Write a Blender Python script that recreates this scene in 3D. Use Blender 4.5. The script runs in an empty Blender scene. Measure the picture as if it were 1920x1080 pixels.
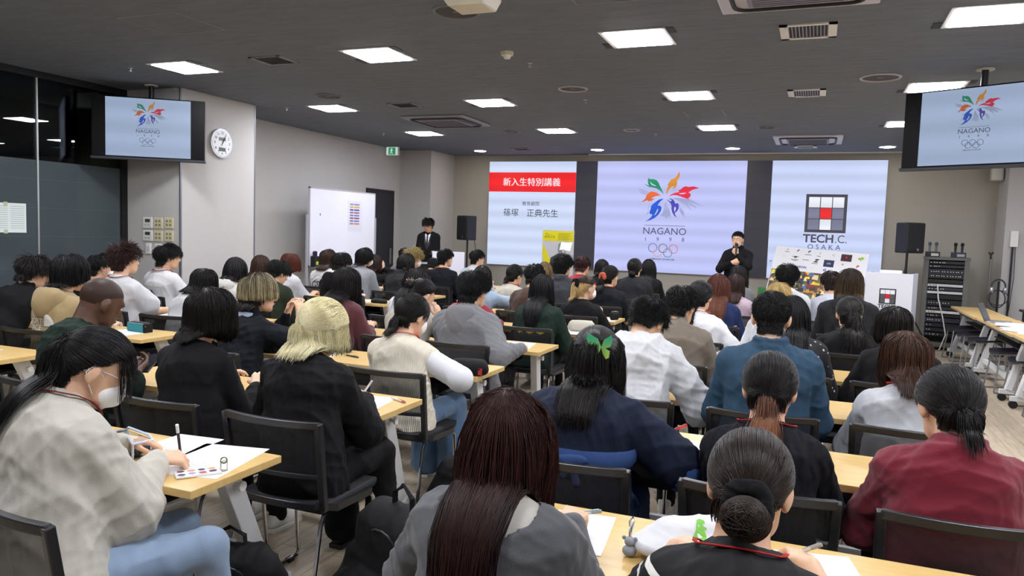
import bpy, math, random
import numpy as np
from mathutils import Vector, Matrix
from mathutils.bvhtree import BVHTree

# ------------------------------------------------------------------ camera, world, exposure
SC = bpy.context.scene
COL = SC.collection
CAM_POS = Vector((0.0, 0.0, 1.6))
cd = bpy.data.cameras.new('camera'); cam = bpy.data.objects.new('camera', cd); COL.objects.link(cam)
cr = Vector((0.92660424, 0.3746036, 0.0328133)); cu = Vector((-0.05840768, 0.05717319, 0.99665429)); cf = Vector((-0.37147425, 0.92542064, -0.07485665))
cam.matrix_world = Matrix(((cr.x, cu.x, -cf.x, CAM_POS.x), (cr.y, cu.y, -cf.y, CAM_POS.y), (cr.z, cu.z, -cf.z, CAM_POS.z), (0, 0, 0, 1)))
cd.sensor_width = 36.0; cd.sensor_fit = 'HORIZONTAL'; cd.lens = 1416.01 / 1920 * 36.0; cd.clip_start = 0.02
SC.camera = cam
w = bpy.data.worlds.new('world'); SC.world = w; w.use_nodes = True
w.node_tree.nodes['Background'].inputs[0].default_value = (0.5, 0.6, 0.8, 1); w.node_tree.nodes['Background'].inputs[1].default_value = 0.05
SC.view_settings.view_transform = 'Standard'; SC.view_settings.look = 'None'; SC.view_settings.gamma = 1.0; SC.view_settings.use_curve_mapping = False
SC.view_settings.exposure = 0.0
SC.cycles.use_denoising = True
SC.cycles.max_bounces = 8; SC.cycles.diffuse_bounces = 4; SC.cycles.transparent_max_bounces = 12
LAMP_E = 66.0      # ceiling panel emission
LED_E = 0.95

def lin(c):
    if isinstance(c, str):
        c = c.lstrip('#'); c = [int(c[i:i + 2], 16) / 255 for i in (0, 2, 4)]
    return tuple(((x / 12.92) if x <= 0.04045 else ((x + 0.055) / 1.055) ** 2.4) for x in c)

_M = {}
def new_mat(key):
    m = bpy.data.materials.new(key); m.use_nodes = True
    return m, m.node_tree, m.node_tree.nodes['Principled BSDF']
def mat(c, rough=0.5, metal=0.0, spec=0.5, noise=0.0, nscale=30.0, bump=0.0, bscale=200.0, sheen=0.0, name=None):
    k = (c, rough, metal, spec, noise, nscale, bump, bscale, sheen)
    if k in _M: return _M[k]
    m, nt, b = new_mat(name or 'mat_%s' % str(c).lstrip('#'))
    L = lin(c)
    b.inputs['Base Color'].default_value = (*L, 1); b.inputs['Roughness'].default_value = rough
    b.inputs['Metallic'].default_value = metal; b.inputs['Specular IOR Level'].default_value = spec
    if sheen: b.inputs['Sheen Weight'].default_value = sheen; b.inputs['Sheen Roughness'].default_value = 0.6
    tc = nt.nodes.new('ShaderNodeTexCoord')
    n = nt.nodes.new('ShaderNodeTexNoise'); n.inputs['Scale'].default_value = nscale; n.inputs['Detail'].default_value = 3
    nt.links.new(tc.outputs['Object'], n.inputs['Vector'])
    r = nt.nodes.new('ShaderNodeMapRange'); r.inputs[3].default_value = 1 - max(noise, 0.02); r.inputs[4].default_value = 1 + max(noise, 0.02)
    nt.links.new(n.outputs[0], r.inputs[0])
    mx = nt.nodes.new('ShaderNodeVectorMath'); mx.operation = 'SCALE'; mx.inputs[0].default_value = L
    nt.links.new(r.outputs[0], mx.inputs['Scale']); nt.links.new(mx.outputs[0], b.inputs['Base Color'])
    if bump:
        n2 = nt.nodes.new('ShaderNodeTexNoise'); n2.inputs['Scale'].default_value = bscale; n2.inputs['Detail'].default_value = 2
        nt.links.new(tc.outputs['Object'], n2.inputs['Vector'])
        bp = nt.nodes.new('ShaderNodeBump'); bp.inputs['Strength'].default_value = bump; bp.inputs['Distance'].default_value = 0.002
        nt.links.new(n2.outputs[0], bp.inputs['Height']); nt.links.new(bp.outputs[0], b.inputs['Normal'])
    _M[k] = m
    return m
def emat(c, e, name='glow'):
    k = ('e', c, e)
    if k in _M: return _M[k]
    m, nt, b = new_mat(name)
    b.inputs['Base Color'].default_value = (0.02, 0.02, 0.02, 1); b.inputs['Roughness'].default_value = 0.35
    b.inputs['Emission Color'].default_value = (*lin(c), 1); b.inputs['Emission Strength'].default_value = e
    _M[k] = m; return m
def darken(c):
    v = [int(c.lstrip('#')[i:i + 2], 16) for i in (0, 2, 4)]
    k = 0.6 if max(v) < 0x30 else (0.8 if max(v) < 0x58 else (0.9 if max(v) > 0xc8 else 0.96))
    return '%02x%02x%02x' % tuple(int(x * k) for x in v)
def cloth(c, weave=260.0, rough=0.85, bump=0.35, noise=0.06): c = darken(c); return mat(c, rough=rough, spec=0.25, noise=noise, nscale=7.0, bump=bump, bscale=weave, sheen=0.15 if int(c[:2], 16) > 0x40 else 0.0)
def knit(c, kind='rib'):
    k = ('k', c, kind)
    if k in _M: return _M[k]
    m, nt, b = new_mat('knit'); b.inputs['Base Color'].default_value = (*lin(c), 1); b.inputs['Roughness'].default_value = 0.95; b.inputs['Specular IOR Level'].default_value = 0.15
    tc = nt.nodes.new('ShaderNodeTexCoord'); wv = nt.nodes.new('ShaderNodeTexWave'); wv.bands_direction = 'X'
    wv.inputs['Scale'].default_value = 32.0 if kind == 'rib' else 9.0; wv.inputs['Distortion'].default_value = 0.3 if kind == 'rib' else 6.0
    wv.inputs['Detail'].default_value = 1.0
    bp = nt.nodes.new('ShaderNodeBump'); bp.inputs['Strength'].default_value = 0.8; bp.inputs['Distance'].default_value = 0.004 if kind == 'rib' else 0.008
    nt.links.new(tc.outputs['Object'], wv.inputs['Vector']); nt.links.new(wv.outputs[1], bp.inputs['Height']); nt.links.new(bp.outputs[0], b.inputs['Normal'])
    _M[k] = m; return m
def stripes(c1, c2, scale, axis='Z', width=0.6):
    k = ('s', c1, c2, scale, axis, width)
    if k in _M: return _M[k]
    m, nt, b = new_mat('striped'); b.inputs['Roughness'].default_value = 0.85
    tc = nt.nodes.new('ShaderNodeTexCoord'); wv = nt.nodes.new('ShaderNodeTexWave'); wv.bands_direction = axis; wv.inputs['Scale'].default_value = scale
    rp = nt.nodes.new('ShaderNodeValToRGB'); rp.color_ramp.interpolation = 'CONSTANT'; rp.color_ramp.elements[0].color = (*lin(c1), 1)
    rp.color_ramp.elements[1].position = width; rp.color_ramp.elements[1].color = (*lin(c2), 1)
    nt.links.new(tc.outputs['Object'], wv.inputs['Vector']); nt.links.new(wv.outputs[1], rp.inputs[0]); nt.links.new(rp.outputs[0], b.inputs['Base Color'])
    _M[k] = m; return m
def dotted(c1, c2, scale, size=0.25):
    m, nt, b = new_mat('dotted'); b.inputs['Roughness'].default_value = 0.85
    tc = nt.nodes.new('ShaderNodeTexCoord'); vo = nt.nodes.new('ShaderNodeTexVoronoi'); vo.inputs['Scale'].default_value = scale
    rp = nt.nodes.new('ShaderNodeValToRGB'); rp.color_ramp.interpolation = 'CONSTANT'; rp.color_ramp.elements[0].color = (*lin(c2), 1)
    rp.color_ramp.elements[1].position = size; rp.color_ramp.elements[1].color = (*lin(c1), 1)
    nt.links.new(tc.outputs['Object'], vo.inputs['Vector']); nt.links.new(vo.outputs[0], rp.inputs[0]); nt.links.new(rp.outputs[0], b.inputs['Base Color'])
    return m

# ------------------------------------------------------------------ tagging
def tag(o, label=None, cat=None, group=None, kind=None):
    if label: o['label'] = label
    if cat: o['category'] = cat
    if group: o['group'] = group
    if kind: o['kind'] = kind
    return o
def empty(name, loc=(0, 0, 0), rz=0.0, label=None, cat=None, group=None):
    o = bpy.data.objects.new(name, None); COL.objects.link(o); o.empty_display_size = 0.1
    o.location = loc; o.rotation_euler = (0, 0, rz)
    return tag(o, label, cat, group)
def copy_tree(o, parent=None):
    c = o.copy(); COL.objects.link(c); c.parent = parent
    for ch in list(o.children): copy_tree(ch, c)
    return c

# ------------------------------------------------------------------ mesh builder
class MB:
    def __init__(s): s.v = []; s.f = []; s.mi = []; s.M = Matrix.Identity(4); s.cur = 0
    def add(s, vs, fs):
        b = len(s.v)
        s.v += [tuple(s.M @ Vector(p)) for p in vs]
        s.f += [tuple(i + b for i in f) for f in fs]; s.mi += [s.cur] * len(fs)
        return s
    def box(s, x0, x1, y0, y1, z0, z1):
        return s.add([(x0, y0, z0), (x1, y0, z0), (x1, y1, z0), (x0, y1, z0), (x0, y0, z1), (x1, y0, z1), (x1, y1, z1), (x0, y1, z1)],
                     [(3, 2, 1, 0), (4, 5, 6, 7), (0, 1, 5, 4), (1, 2, 6, 5), (2, 3, 7, 6), (3, 0, 4, 7)])
    def cyl(s, c, r, h, n=20, r2=None, axis='z', caps=True):
        r2 = r if r2 is None else r2; vs = []
        for k, (rr, t) in enumerate(((r, 0), (r2, h))):
            for i in range(n):
                a = 2 * math.pi * i / n; p = (rr * math.cos(a), rr * math.sin(a), t)
                if axis == 'x': p = (p[2], p[0], p[1])
                if axis == 'y': p = (p[1], p[2], p[0])
                vs.append((c[0] + p[0], c[1] + p[1], c[2] + p[2]))
        fs = [(i, (i + 1) % n, n + (i + 1) % n, n + i) for i in range(n)]
        if caps: fs += [tuple(range(n - 1, -1, -1)), tuple(range(n, 2 * n))]
        return s.add(vs, fs)
    def tube(s, pts, r, n=8, closed=False, flat=1.0, up=None):
        pts = [Vector(p) for p in pts]; m = len(pts); rs = r if isinstance(r, (list, tuple)) else [r] * m
        vs = []; prev = None
        for i, p in enumerate(pts):
            a = pts[(i - 1) % m] if (closed or i > 0) else p; b = pts[(i + 1) % m] if (closed or i < m - 1) else p
            t = (b - a).normalized() if (b - a).length > 1e-9 else Vector((0, 0, 1))
            if up is not None: u = Vector(up) - t * Vector(up).dot(t)
            elif prev is None: u = t.orthogonal()
            else: u = prev - t * prev.dot(t)
            u = u.normalized() if u.length > 1e-6 else t.orthogonal().normalized(); prev = u; v = t.cross(u)
            for k in range(n):
                an = 2 * math.pi * k / n; vs.append(tuple(p + (u * math.cos(an) * flat + v * math.sin(an)) * rs[i]))
        fs = []
        for i in range(m if closed else m - 1):
            j = (i + 1) % m
            for k in range(n): fs.append((i * n + k, i * n + (k + 1) % n, j * n + (k + 1) % n, j * n + k))
        if not closed: fs += [tuple(range(n - 1, -1, -1)), tuple((m - 1) * n + k for k in range(n))]
        return s.add(vs, fs)
    def bar(s, pts, w, t, up=(0, 0, 1)):
        """rectangular section swept along pts: w along side, t along up"""
        pts = [Vector(p) for p in pts]; m = len(pts); vs = []
        for i, p in enumerate(pts):
            a = pts[max(i - 1, 0)]; b = pts[min(i + 1, m - 1)]; d = (b - a).normalized()
            sd = d.cross(Vector(up)).normalized(); u = sd.cross(d)
            for (q, e) in ((-1, -1), (1, -1), (1, 1), (-1, 1)): vs.append(tuple(p + sd * q * w / 2 + u * e * t / 2))
        fs = [(3, 2, 1, 0), tuple((m - 1) * 4 + k for k in range(4))]
        for i in range(m - 1):
            for k in range(4): fs.append((i * 4 + k, i * 4 + (k + 1) % 4, (i + 1) * 4 + (k + 1) % 4, (i + 1) * 4 + k))
        return s.add(vs, fs)
    def ell(s, c, r, n=16, m=10, R=None):
        vs = []; fs = []
        for j in range(m + 1):
            th = math.pi * j / m
            for i in range(n):
                a = 2 * math.pi * i / n; p = Vector((r[0] * math.sin(th) * math.cos(a), r[1] * math.sin(th) * math.sin(a), r[2] * math.cos(th)))
                if R is not None: p = R @ p
                vs.append((c[0] + p.x, c[1] + p.y, c[2] + p.z))
        for j in range(m):
            for i in range(n): fs.append((j * n + i, (j + 1) * n + i, (j + 1) * n + (i + 1) % n, j * n + (i + 1) % n))
        return s.add(vs, fs)
    def poly(s, pts, y=0.0, flip=False):
        """flat polygon in the x-z plane at y, tessellated"""
        from mathutils.geometry import tessellate_polygon
        v = [Vector((p[0], p[1], 0)) for p in pts]; tr = tessellate_polygon([v])
        out = []
        for t in tr:
            a, b, c = v[t[0]], v[t[1]], v[t[2]]
            ar = (b - a).cross(c - a).z
            out.append(t if ar > 0 else (t[0], t[2], t[1]))
        return s.add([(p[0], y, p[1]) for p in pts], out)
    def mesh(s, name):
        me = bpy.data.meshes.new(name); me.from_pydata(s.v, [], s.f)
        me.polygons.foreach_set('material_index', s.mi); return me
    def build(s, name, mats, parent=None, smooth=False, bevel=0.0, loc=None, sub=0):
        me = s.mesh(name)
        for m in (mats if isinstance(mats, (list, tuple)) else [mats]): me.materials.append(m)
        o = bpy.data.objects.new(name, me); COL.objects.link(o)
        if parent: o.parent = parent
        if loc: o.location = loc
        if smooth:
            me.polygons.foreach_set('use_smooth', [True] * len(me.polygons))
            try: me.set_sharp_from_angle(angle=math.radians(42))
            except Exception: pass
        if bevel:
            b = o.modifiers.new('bevel', 'BEVEL'); b.width = bevel; b.segments = 2; b.limit_method = 'ANGLE'; b.angle_limit = math.radians(40)
        if sub:
            b = o.modifiers.new('sub', 'SUBSURF'); b.levels = sub; b.render_levels = sub
        return o

def text_mb(mb, txt, size, x=0.0, z=0.0, y=0.0, align='CENTER', offset=0.0, shear=0.0, space=1.0, sx=1.0):
    cu_ = bpy.data.curves.new('t', 'FONT'); cu_.body = txt; cu_.size = size; cu_.align_x = align; cu_.align_y = 'CENTER'
    cu_.offset = offset; cu_.shear = shear; cu_.space_character = space; cu_.resolution_u = 3
    ob = bpy.data.objects.new('t', cu_); COL.objects.link(ob)
    dg = bpy.context.evaluated_depsgraph_get(); dg.update()
    me = bpy.data.meshes.new_from_object(ob.evaluated_get(dg))
    mb.add([(v.co.x * sx + x, y, v.co.y + z) for v in me.vertices], [tuple(p.vertices) for p in me.polygons])
    bpy.data.objects.remove(ob); bpy.data.curves.remove(cu_); bpy.data.meshes.remove(me)
    return mb

# ------------------------------------------------------------------ signed distance bodies -> surface nets
def V(*a): return np.array(a, dtype=np.float64)
def unit(v): n = np.linalg.norm(v); return v / n if n > 1e-9 else V(0, 0, 1)
def rc(a, b, ra, rb, k=0.02, n=None, flat=1.0): return ('c', np.asarray(a, float), np.asarray(b, float), ra, rb, k, n, flat)
def el(c, r, k=0.02, R=None): return ('e', np.asarray(c, float), np.asarray(r, float), k, R)
def pk(p): return p[5] if p[0] == 'c' else p[3]
def pev(p, P):
    if p[0] == 'c':
        _, a, b, ra, rb, k, n, flat = p
        ab = b - a; L2 = max(ab @ ab, 1e-12); q = P - a
        t = np.clip((q @ ab) / L2, 0, 1); q = q - t[..., None] * ab; r = ra + (rb - ra) * t
        if flat != 1.0:
            qn = q @ n; q2 = (q * q).sum(-1) - qn * qn; d = np.sqrt(np.maximum(q2, 0) + (qn / flat) ** 2)
            return (d - r) * (0.5 + 0.5 * flat)
        return np.sqrt((q * q).sum(-1)) - r
    _, c, r, k, R = p
    q = P - c
    if R is not None: q = q @ R
    k0 = np.sqrt(((q / r) ** 2).sum(-1)); k1 = np.sqrt(((q / (r * r)) ** 2).sum(-1))
    return k0 * (k0 - 1) / np.maximum(k1, 1e-6)
def pbox(p):
    if p[0] == 'c':
        m = max(p[3], p[4]); return np.minimum(p[1], p[2]) - m, np.maximum(p[1], p[2]) + m
    m = p[2].max(); return p[1] - m, p[1] + m
def smin(a, b, k):
    if k <= 0: return np.minimum(a, b)
    h = np.maximum(k - np.abs(a - b), 0) / k
    return np.minimum(a, b) - h * h * k * 0.25
def sdf(prims, P):
    d = np.full(P.shape[:-1], 1e3)
    for p in prims: d = smin(d, pev(p, P), pk(p))
    return d
def isosurf(prims, h, cuts=()):
    lo = np.min([pbox(p)[0] for p in prims], 0) - 3 * h; hi = np.max([pbox(p)[1] for p in prims], 0) + 3 * h
    n = np.ceil((hi - lo) / h).astype(int) + 1
    F = np.full(n, 0.06, np.float32)
    def region(p, mar):
        a, b = pbox(p); i0 = np.maximum(((a - mar - lo) / h).astype(int), 0); i1 = np.minimum(((b + mar - lo) / h).astype(int) + 2, n)
        sl = tuple(slice(i0[k], i1[k]) for k in range(3))
        g = np.stack(np.meshgrid(*[lo[k] + h * np.arange(i0[k], i1[k]) for k in range(3)], indexing='ij'), -1)
        return sl, g
    for p in prims:
        sl, g = region(p, 0.03 + pk(p)); F[sl] = smin(F[sl], pev(p, g), pk(p))
    for p in cuts:
        sl, g = region(p, 0.02); F[sl] = np.maximum(F[sl], -pev(p, g))
    ins = F < 0
    nc = n - 1
    acc = np.zeros((int(nc.prod()), 3)); cnt = np.zeros(int(nc.prod()))
    st = (int(nc[1] * nc[2]), int(nc[2]), 1)
    quads = []
    for ax in range(3):
        s0 = [slice(None)] * 3; s1 = [slice(None)] * 3; s0[ax] = slice(0, -1); s1[ax] = slice(1, None)
        A = ins[tuple(s0)]; B = ins[tuple(s1)]
        I = np.argwhere(A != B)
        if len(I) == 0: continue
        fa = F[tuple(s0)][tuple(I.T)]; fb = F[tuple(s1)][tuple(I.T)]; sg = A[tuple(I.T)]
        P = I.astype(float); P[:, ax] += fa / (fa - fb)
        o1, o2 = [(1, 2), (2, 0), (0, 1)][ax]
        cells = []; ok = np.ones(len(I), bool)
        for d1, d2 in ((0, 0), (-1, 0), (-1, -1), (0, -1)):
            c = I.copy(); c[:, o1] += d1; c[:, o2] += d2
            ok &= (c >= 0).all(1) & (c < nc).all(1); cells.append(c)
        cells = [c[ok] for c in cells]; P = P[ok]; sg = sg[ok]
        ids = [c[:, 0] * st[0] + c[:, 1] * st[1] + c[:, 2] for c in cells]
        for i in ids:
            for k in range(3): acc[:, k] += np.bincount(i, P[:, k], len(acc))
            cnt += np.bincount(i, minlength=len(cnt))
        Q = np.stack(ids, 1); Q[~sg] = Q[~sg][:, ::-1]; quads.append(Q)
    Q = np.concatenate(quads); use = np.nonzero(cnt)[0]
    mp = np.zeros(len(cnt), int); mp[use] = np.arange(len(use))
    verts = lo + h * (acc[use] / cnt[use][:, None])
    return verts, mp[Q]
def vnormals(v, q):
    a = v[q[:, 2]] - v[q[:, 0]]; b = v[q[:, 3]] - v[q[:, 1]]; fn = np.cross(a, b); N = np.zeros_like(v)
    for k in range(4):
        for c in range(3): N[:, c] += np.bincount(q[:, k], fn[:, c], len(v))
    return N / np.maximum(np.linalg.norm(N, axis=1), 1e-9)[:, None]
def relax(v, q, it=1):
    for _ in range(it):
        s = np.zeros_like(v); c = np.zeros(len(v))
        for a, b in ((0, 1), (1, 2), (2, 3), (3, 0)):
            for x, y in ((a, b), (b, a)):
                for k in range(3): s[:, k] += np.bincount(q[:, x], v[q[:, y], k], len(v))
                c += np.bincount(q[:, x], minlength=len(v))
        v = 0.5 * v + 0.5 * s / c[:, None]
    return v
def folds(P, seed, amp, freq):
    rg = np.random.RandomState(seed); out = np.zeros(len(P))
    for i in range(4):
        d = unit(rg.normal(size=3) * V(1, 1, 0.75)); e = unit(rg.normal(size=3)); f = unit(rg.normal(size=3)); ph = rg.rand(3) * 6.3
        s = np.sin(P @ d * freq * (1 + 0.35 * i) + 1.8 * np.sin(P @ e * freq * 0.45 + ph[0]) + ph[1])
        g = 0.5 + 0.5 * np.sin(P @ f * freq * 0.35 + ph[2])
        out += (1 - np.abs(s)) ** 2 * g / (1 + 0.4 * i)
    return (out - out.mean()) * amp
def np_mesh(name, v, q, mats, parent=None, smooth=True, attrs=None):
    me = bpy.data.meshes.new(name); k = q.shape[1]
    me.vertices.add(len(v)); me.vertices.foreach_set('co', np.asarray(v, np.float32).ravel())
    me.loops.add(q.size); me.loops.foreach_set('vertex_index', q.astype(np.int32).ravel())
    me.polygons.add(len(q)); me.polygons.foreach_set('loop_start', np.arange(0, q.size, k, dtype=np.int32))
    try: me.polygons.foreach_set('loop_total', np.full(len(q), k, np.int32))
    except Exception: pass
    if smooth: me.polygons.foreach_set('use_smooth', np.ones(len(q), bool))
    for m in (mats if isinstance(mats, (list, tuple)) else [mats]): me.materials.append(m)
    if attrs:
        for an, av in attrs.items():
            a = me.attributes.new(an, 'FLOAT', 'POINT'); a.data.foreach_set('value', np.asarray(av, np.float32))
    me.update(calc_edges=True)
    o = bpy.data.objects.new(name, me); COL.objects.link(o)
    if parent: o.parent = parent
    return o
# ------------------------------------------------------------------ room shell
ZC = 3.1; XW = -7.63; XCOL = -6.79; YF = 14.0; XR = 3.9; YB = -3.0
def floor_mat():
    m, nt, b = new_mat('wood_plank_floor')
    tc = nt.nodes.new('ShaderNodeTexCoord'); mp = nt.nodes.new('ShaderNodeMapping'); mp.inputs['Rotation'].default_value = (0, 0, math.radians(90))
    br = nt.nodes.new('ShaderNodeTexBrick'); br.inputs['Scale'].default_value = 1.0; br.inputs['Brick Width'].default_value = 1.2; br.inputs['Row Height'].default_value = 0.15
    br.inputs['Mortar Size'].default_value = 0.0015; br.inputs['Color1'].default_value = (*lin('c8bba4'), 1); br.inputs['Color2'].default_value = (*lin('b3a590'), 1); br.inputs['Mortar'].default_value = (*lin('5e5549'), 1)
    ms = nt.nodes.new('ShaderNodeMapping'); ms.inputs['Scale'].default_value = (14, 1.4, 1)
    n = nt.nodes.new('ShaderNodeTexNoise'); n.inputs['Scale'].default_value = 2.2; n.inputs['Detail'].default_value = 6; n.inputs['Distortion'].default_value = 1.2
    mx = nt.nodes.new('ShaderNodeMix'); mx.data_type = 'RGBA'; mx.blend_type = 'MULTIPLY'; mx.inputs[0].default_value = 0.75
    rp = nt.nodes.new('ShaderNodeValToRGB'); rp.color_ramp.elements[0].position = 0.3; rp.color_ramp.elements[0].color = (0.66, 0.64, 0.6, 1); rp.color_ramp.elements[1].position = 0.7; rp.color_ramp.elements[1].color = (1.15, 1.12, 1.08, 1)
    L = nt.links.new
    L(tc.outputs['Object'], mp.inputs[0]); L(mp.outputs[0], br.inputs['Vector']); L(tc.outputs['Object'], ms.inputs[0]); L(ms.outputs[0], n.inputs['Vector'])
    L(n.outputs[0], rp.inputs[0]); L(br.outputs[0], mx.inputs[6]); L(rp.outputs[0], mx.inputs[7]); L(mx.outputs[2], b.inputs['Base Color'])
    b.inputs['Roughness'].default_value = 0.42
    return m
def ceil_mat():
    m, nt, b = new_mat('charcoal_textured_ceiling')
    tc = nt.nodes.new('ShaderNodeTexCoord'); ms = nt.nodes.new('ShaderNodeMapping'); ms.inputs['Scale'].default_value = (1.5, 7, 1); ms.inputs['Rotation'].default_value = (0, 0, 0.03)
    n = nt.nodes.new('ShaderNodeTexNoise'); n.inputs['Scale'].default_value = 2.0; n.inputs['Detail'].default_value = 8; n.inputs['Roughness'].default_value = 0.7
    rp = nt.nodes.new('ShaderNodeValToRGB'); rp.color_ramp.elements[0].position = 0.3; rp.color_ramp.elements[0].color = (*lin('696f7c'), 1); rp.color_ramp.elements[1].position = 0.7; rp.color_ramp.elements[1].color = (*lin('777e8b'), 1)
    bp = nt.nodes.new('ShaderNodeBump'); bp.inputs['Strength'].default_value = 0.25; bp.inputs['Distance'].default_value = 0.01
    L = nt.links.new
    L(tc.outputs['Object'], ms.inputs[0]); L(ms.outputs[0], n.inputs['Vector']); L(n.outputs[0], rp.inputs[0]); L(rp.outputs[0], b.inputs['Base Color'])
    L(n.outputs[0], bp.inputs['Height']); L(bp.outputs[0], b.inputs['Normal']); b.inputs['Roughness'].default_value = 0.8; b.inputs['Specular IOR Level'].default_value = 0.25
    return m
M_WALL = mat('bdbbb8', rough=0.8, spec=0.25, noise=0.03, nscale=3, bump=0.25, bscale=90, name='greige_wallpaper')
M_WALLF = mat('aaa69c', rough=0.8, spec=0.25, noise=0.03, nscale=3, bump=0.25, bscale=90, name='greige_wallpaper_front_dim')  # same wallpaper, the front wall's weaker light put into a darker colour
M_BLACK = mat('141417', rough=0.4, name='black_plastic'); M_BLK2 = mat('0d0d10', rough=0.55, name='black_matt')
M_WHITE = mat('e9e8e4', rough=0.4, name='white_plastic'); M_CHROME = mat('c8c8cc', rough=0.15, metal=1.0, name='chrome')
M_STEEL = mat('9a9b9f', rough=0.35, metal=0.9, name='brushed_steel'); M_WMET = mat('dcdedf', rough=0.35, name='white_painted_metal')

def struct(name, mb, m, **k): o = mb.build(name, m, **k); o['kind'] = 'structure'; return o
struct('floor', MB().box(XW - 2.2, XR + 0.1, YB - 0.1, YF + 0.1, -0.1, 0.0), floor_mat())
struct('ceiling', MB().box(XW - 2.2, XR + 0.1, YB - 0.1, YF + 0.1, ZC, ZC + 0.1), ceil_mat())
struct('wall_left', MB().box(XW - 0.12, XW, 7.87, YF, 0, ZC), M_WALL)
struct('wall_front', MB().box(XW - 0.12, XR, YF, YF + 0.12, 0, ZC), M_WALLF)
struct('wall_right', MB().box(XR, XR + 0.12, YB, YF, 0, ZC), M_WALL)
struct('wall_back', MB().box(XW, XR, YB - 0.12, YB, 0, ZC), M_WALL)
struct('wall_column_left', MB().box(XW, XCOL, 6.64, 7.87, 0, ZC), M_WALL)
struct('wall_corner_front', MB().box(XW, -6.98, 13.0, YF, 0, ZC), M_WALL)
struct('wall_pillar_right', MB().box(2.6, XR, 13.35, YF, 0, ZC), M_WALL)
struct('trim_1', MB().box(XCOL - 0.012, XCOL + 0.004, 6.632, 6.655, 0, ZC), M_STEEL)
struct('trim_2', MB().box(XCOL - 0.012, XCOL + 0.004, 7.855, 7.876, 0, ZC), M_STEEL)
struct('trim_3', MB().box(-4.1, 2.0, 13.86, 13.9, ZC - 0.02, ZC), M_WHITE)
M_BASE = mat('4a4844', rough=0.6, name='baseboard')
struct('baseboard_left', MB().box(XW, XW + 0.012, 7.87, 13.0, 0, 0.07), M_BASE)
struct('baseboard_front', MB().box(-6.98, 2.6, YF - 0.012, YF, 0, 0.07), M_BASE)
struct('baseboard_right', MB().box(XR - 0.012, XR, YB, 13.35, 0, 0.07), M_BASE)
# corridor behind the glass partition
M_DARKW = mat('23272a', rough=0.8, name='corridor_wall')
struct('wall_corridor', MB().box(XW - 2.2, XW - 2.1, YB, 8.2, 0, ZC).box(XW - 2.2, XW, 8.0, 8.1, 0, ZC).box(XW - 2.2, XW, YB - 0.1, YB, 0, ZC), M_DARKW)
struct('wall_corridor_panel', MB().box(XW - 2.09, XW - 2.04, 5.6, 6.15, 0.0, 2.75), mat('8c8672', rough=0.7))
# glass partition
def glass_mat(name, tint, rough=0.02, ior=1.5):
    m = bpy.data.materials.new(name); m.use_nodes = True; nt = m.node_tree; nt.nodes.clear()
    o = nt.nodes.new('ShaderNodeOutputMaterial'); t = nt.nodes.new('ShaderNodeBsdfTransparent'); t.inputs[0].default_value = (*tint, 1)
    g = nt.nodes.new('ShaderNodeBsdfGlossy'); g.inputs['Roughness'].default_value = rough; f = nt.nodes.new('ShaderNodeFresnel'); f.inputs[0].default_value = ior
    mx = nt.nodes.new('ShaderNodeMixShader'); L = nt.links.new
    L(f.outputs[0], mx.inputs[0]); L(t.outputs[0], mx.inputs[1]); L(g.outputs[0], mx.inputs[2]); L(mx.outputs[0], o.inputs[0]); return m
M_GLASS = glass_mat('dark_partition_glass', (0.5, 0.55, 0.56), 0.01, 1.55)
M_FILM = mat('454f53', rough=0.12, spec=0.5, noise=0.05, nscale=1.5, name='frosted_film')
ys = [YB, -1.1, 1.1, 3.32, 5.54, 6.56]
for i in range(5):
    a, b = ys[i], ys[i + 1]
    root = empty('window_%d' % (i + 1), (XW, a, 0)); root['kind'] = 'structure'
    MB().box(-0.012, 0.0, 0.008, b - a - 0.008, 0.06, ZC - 0.07).build('pane', M_GLASS, root)
    f = MB().box(0.0005, 0.002, 0.01, b - a - 0.01, 0.06, 2.18)
    f.build('frosted_film', M_FILM, root)
    f = MB()
    for z in (0.72, 1.05, 1.38, 1.68, 1.98): f.box(0.002, 0.0026, 0.01, b - a - 0.01, z, z + 0.006)
    yy = 0.43
    while yy < b - a - 0.1: f.box(0.002, 0.0026, yy, yy + 0.006, 0.06, 2.18); yy += 0.62
    f.build('film_seams', mat('39434a', rough=0.6), root)
    MB().box(-0.02, 0.012, b - a - 0.012, b - a + 0.006, 0.06, ZC - 0.07).build('joint', mat('b9bdbb', rough=0.3, metal=0.6) if i < 4 else M_BLK2, root)
    MB().box(-0.04, 0.02, 0, b - a, ZC - 0.07, ZC).box(-0.04, 0.02, 0, b - a, 0, 0.06).build('rail', M_BLK2, root)
struct('trim_4', MB().box(XW - 0.06, XW + 0.02, 6.56, 6.64, 0, ZC), M_BLK2)

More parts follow.
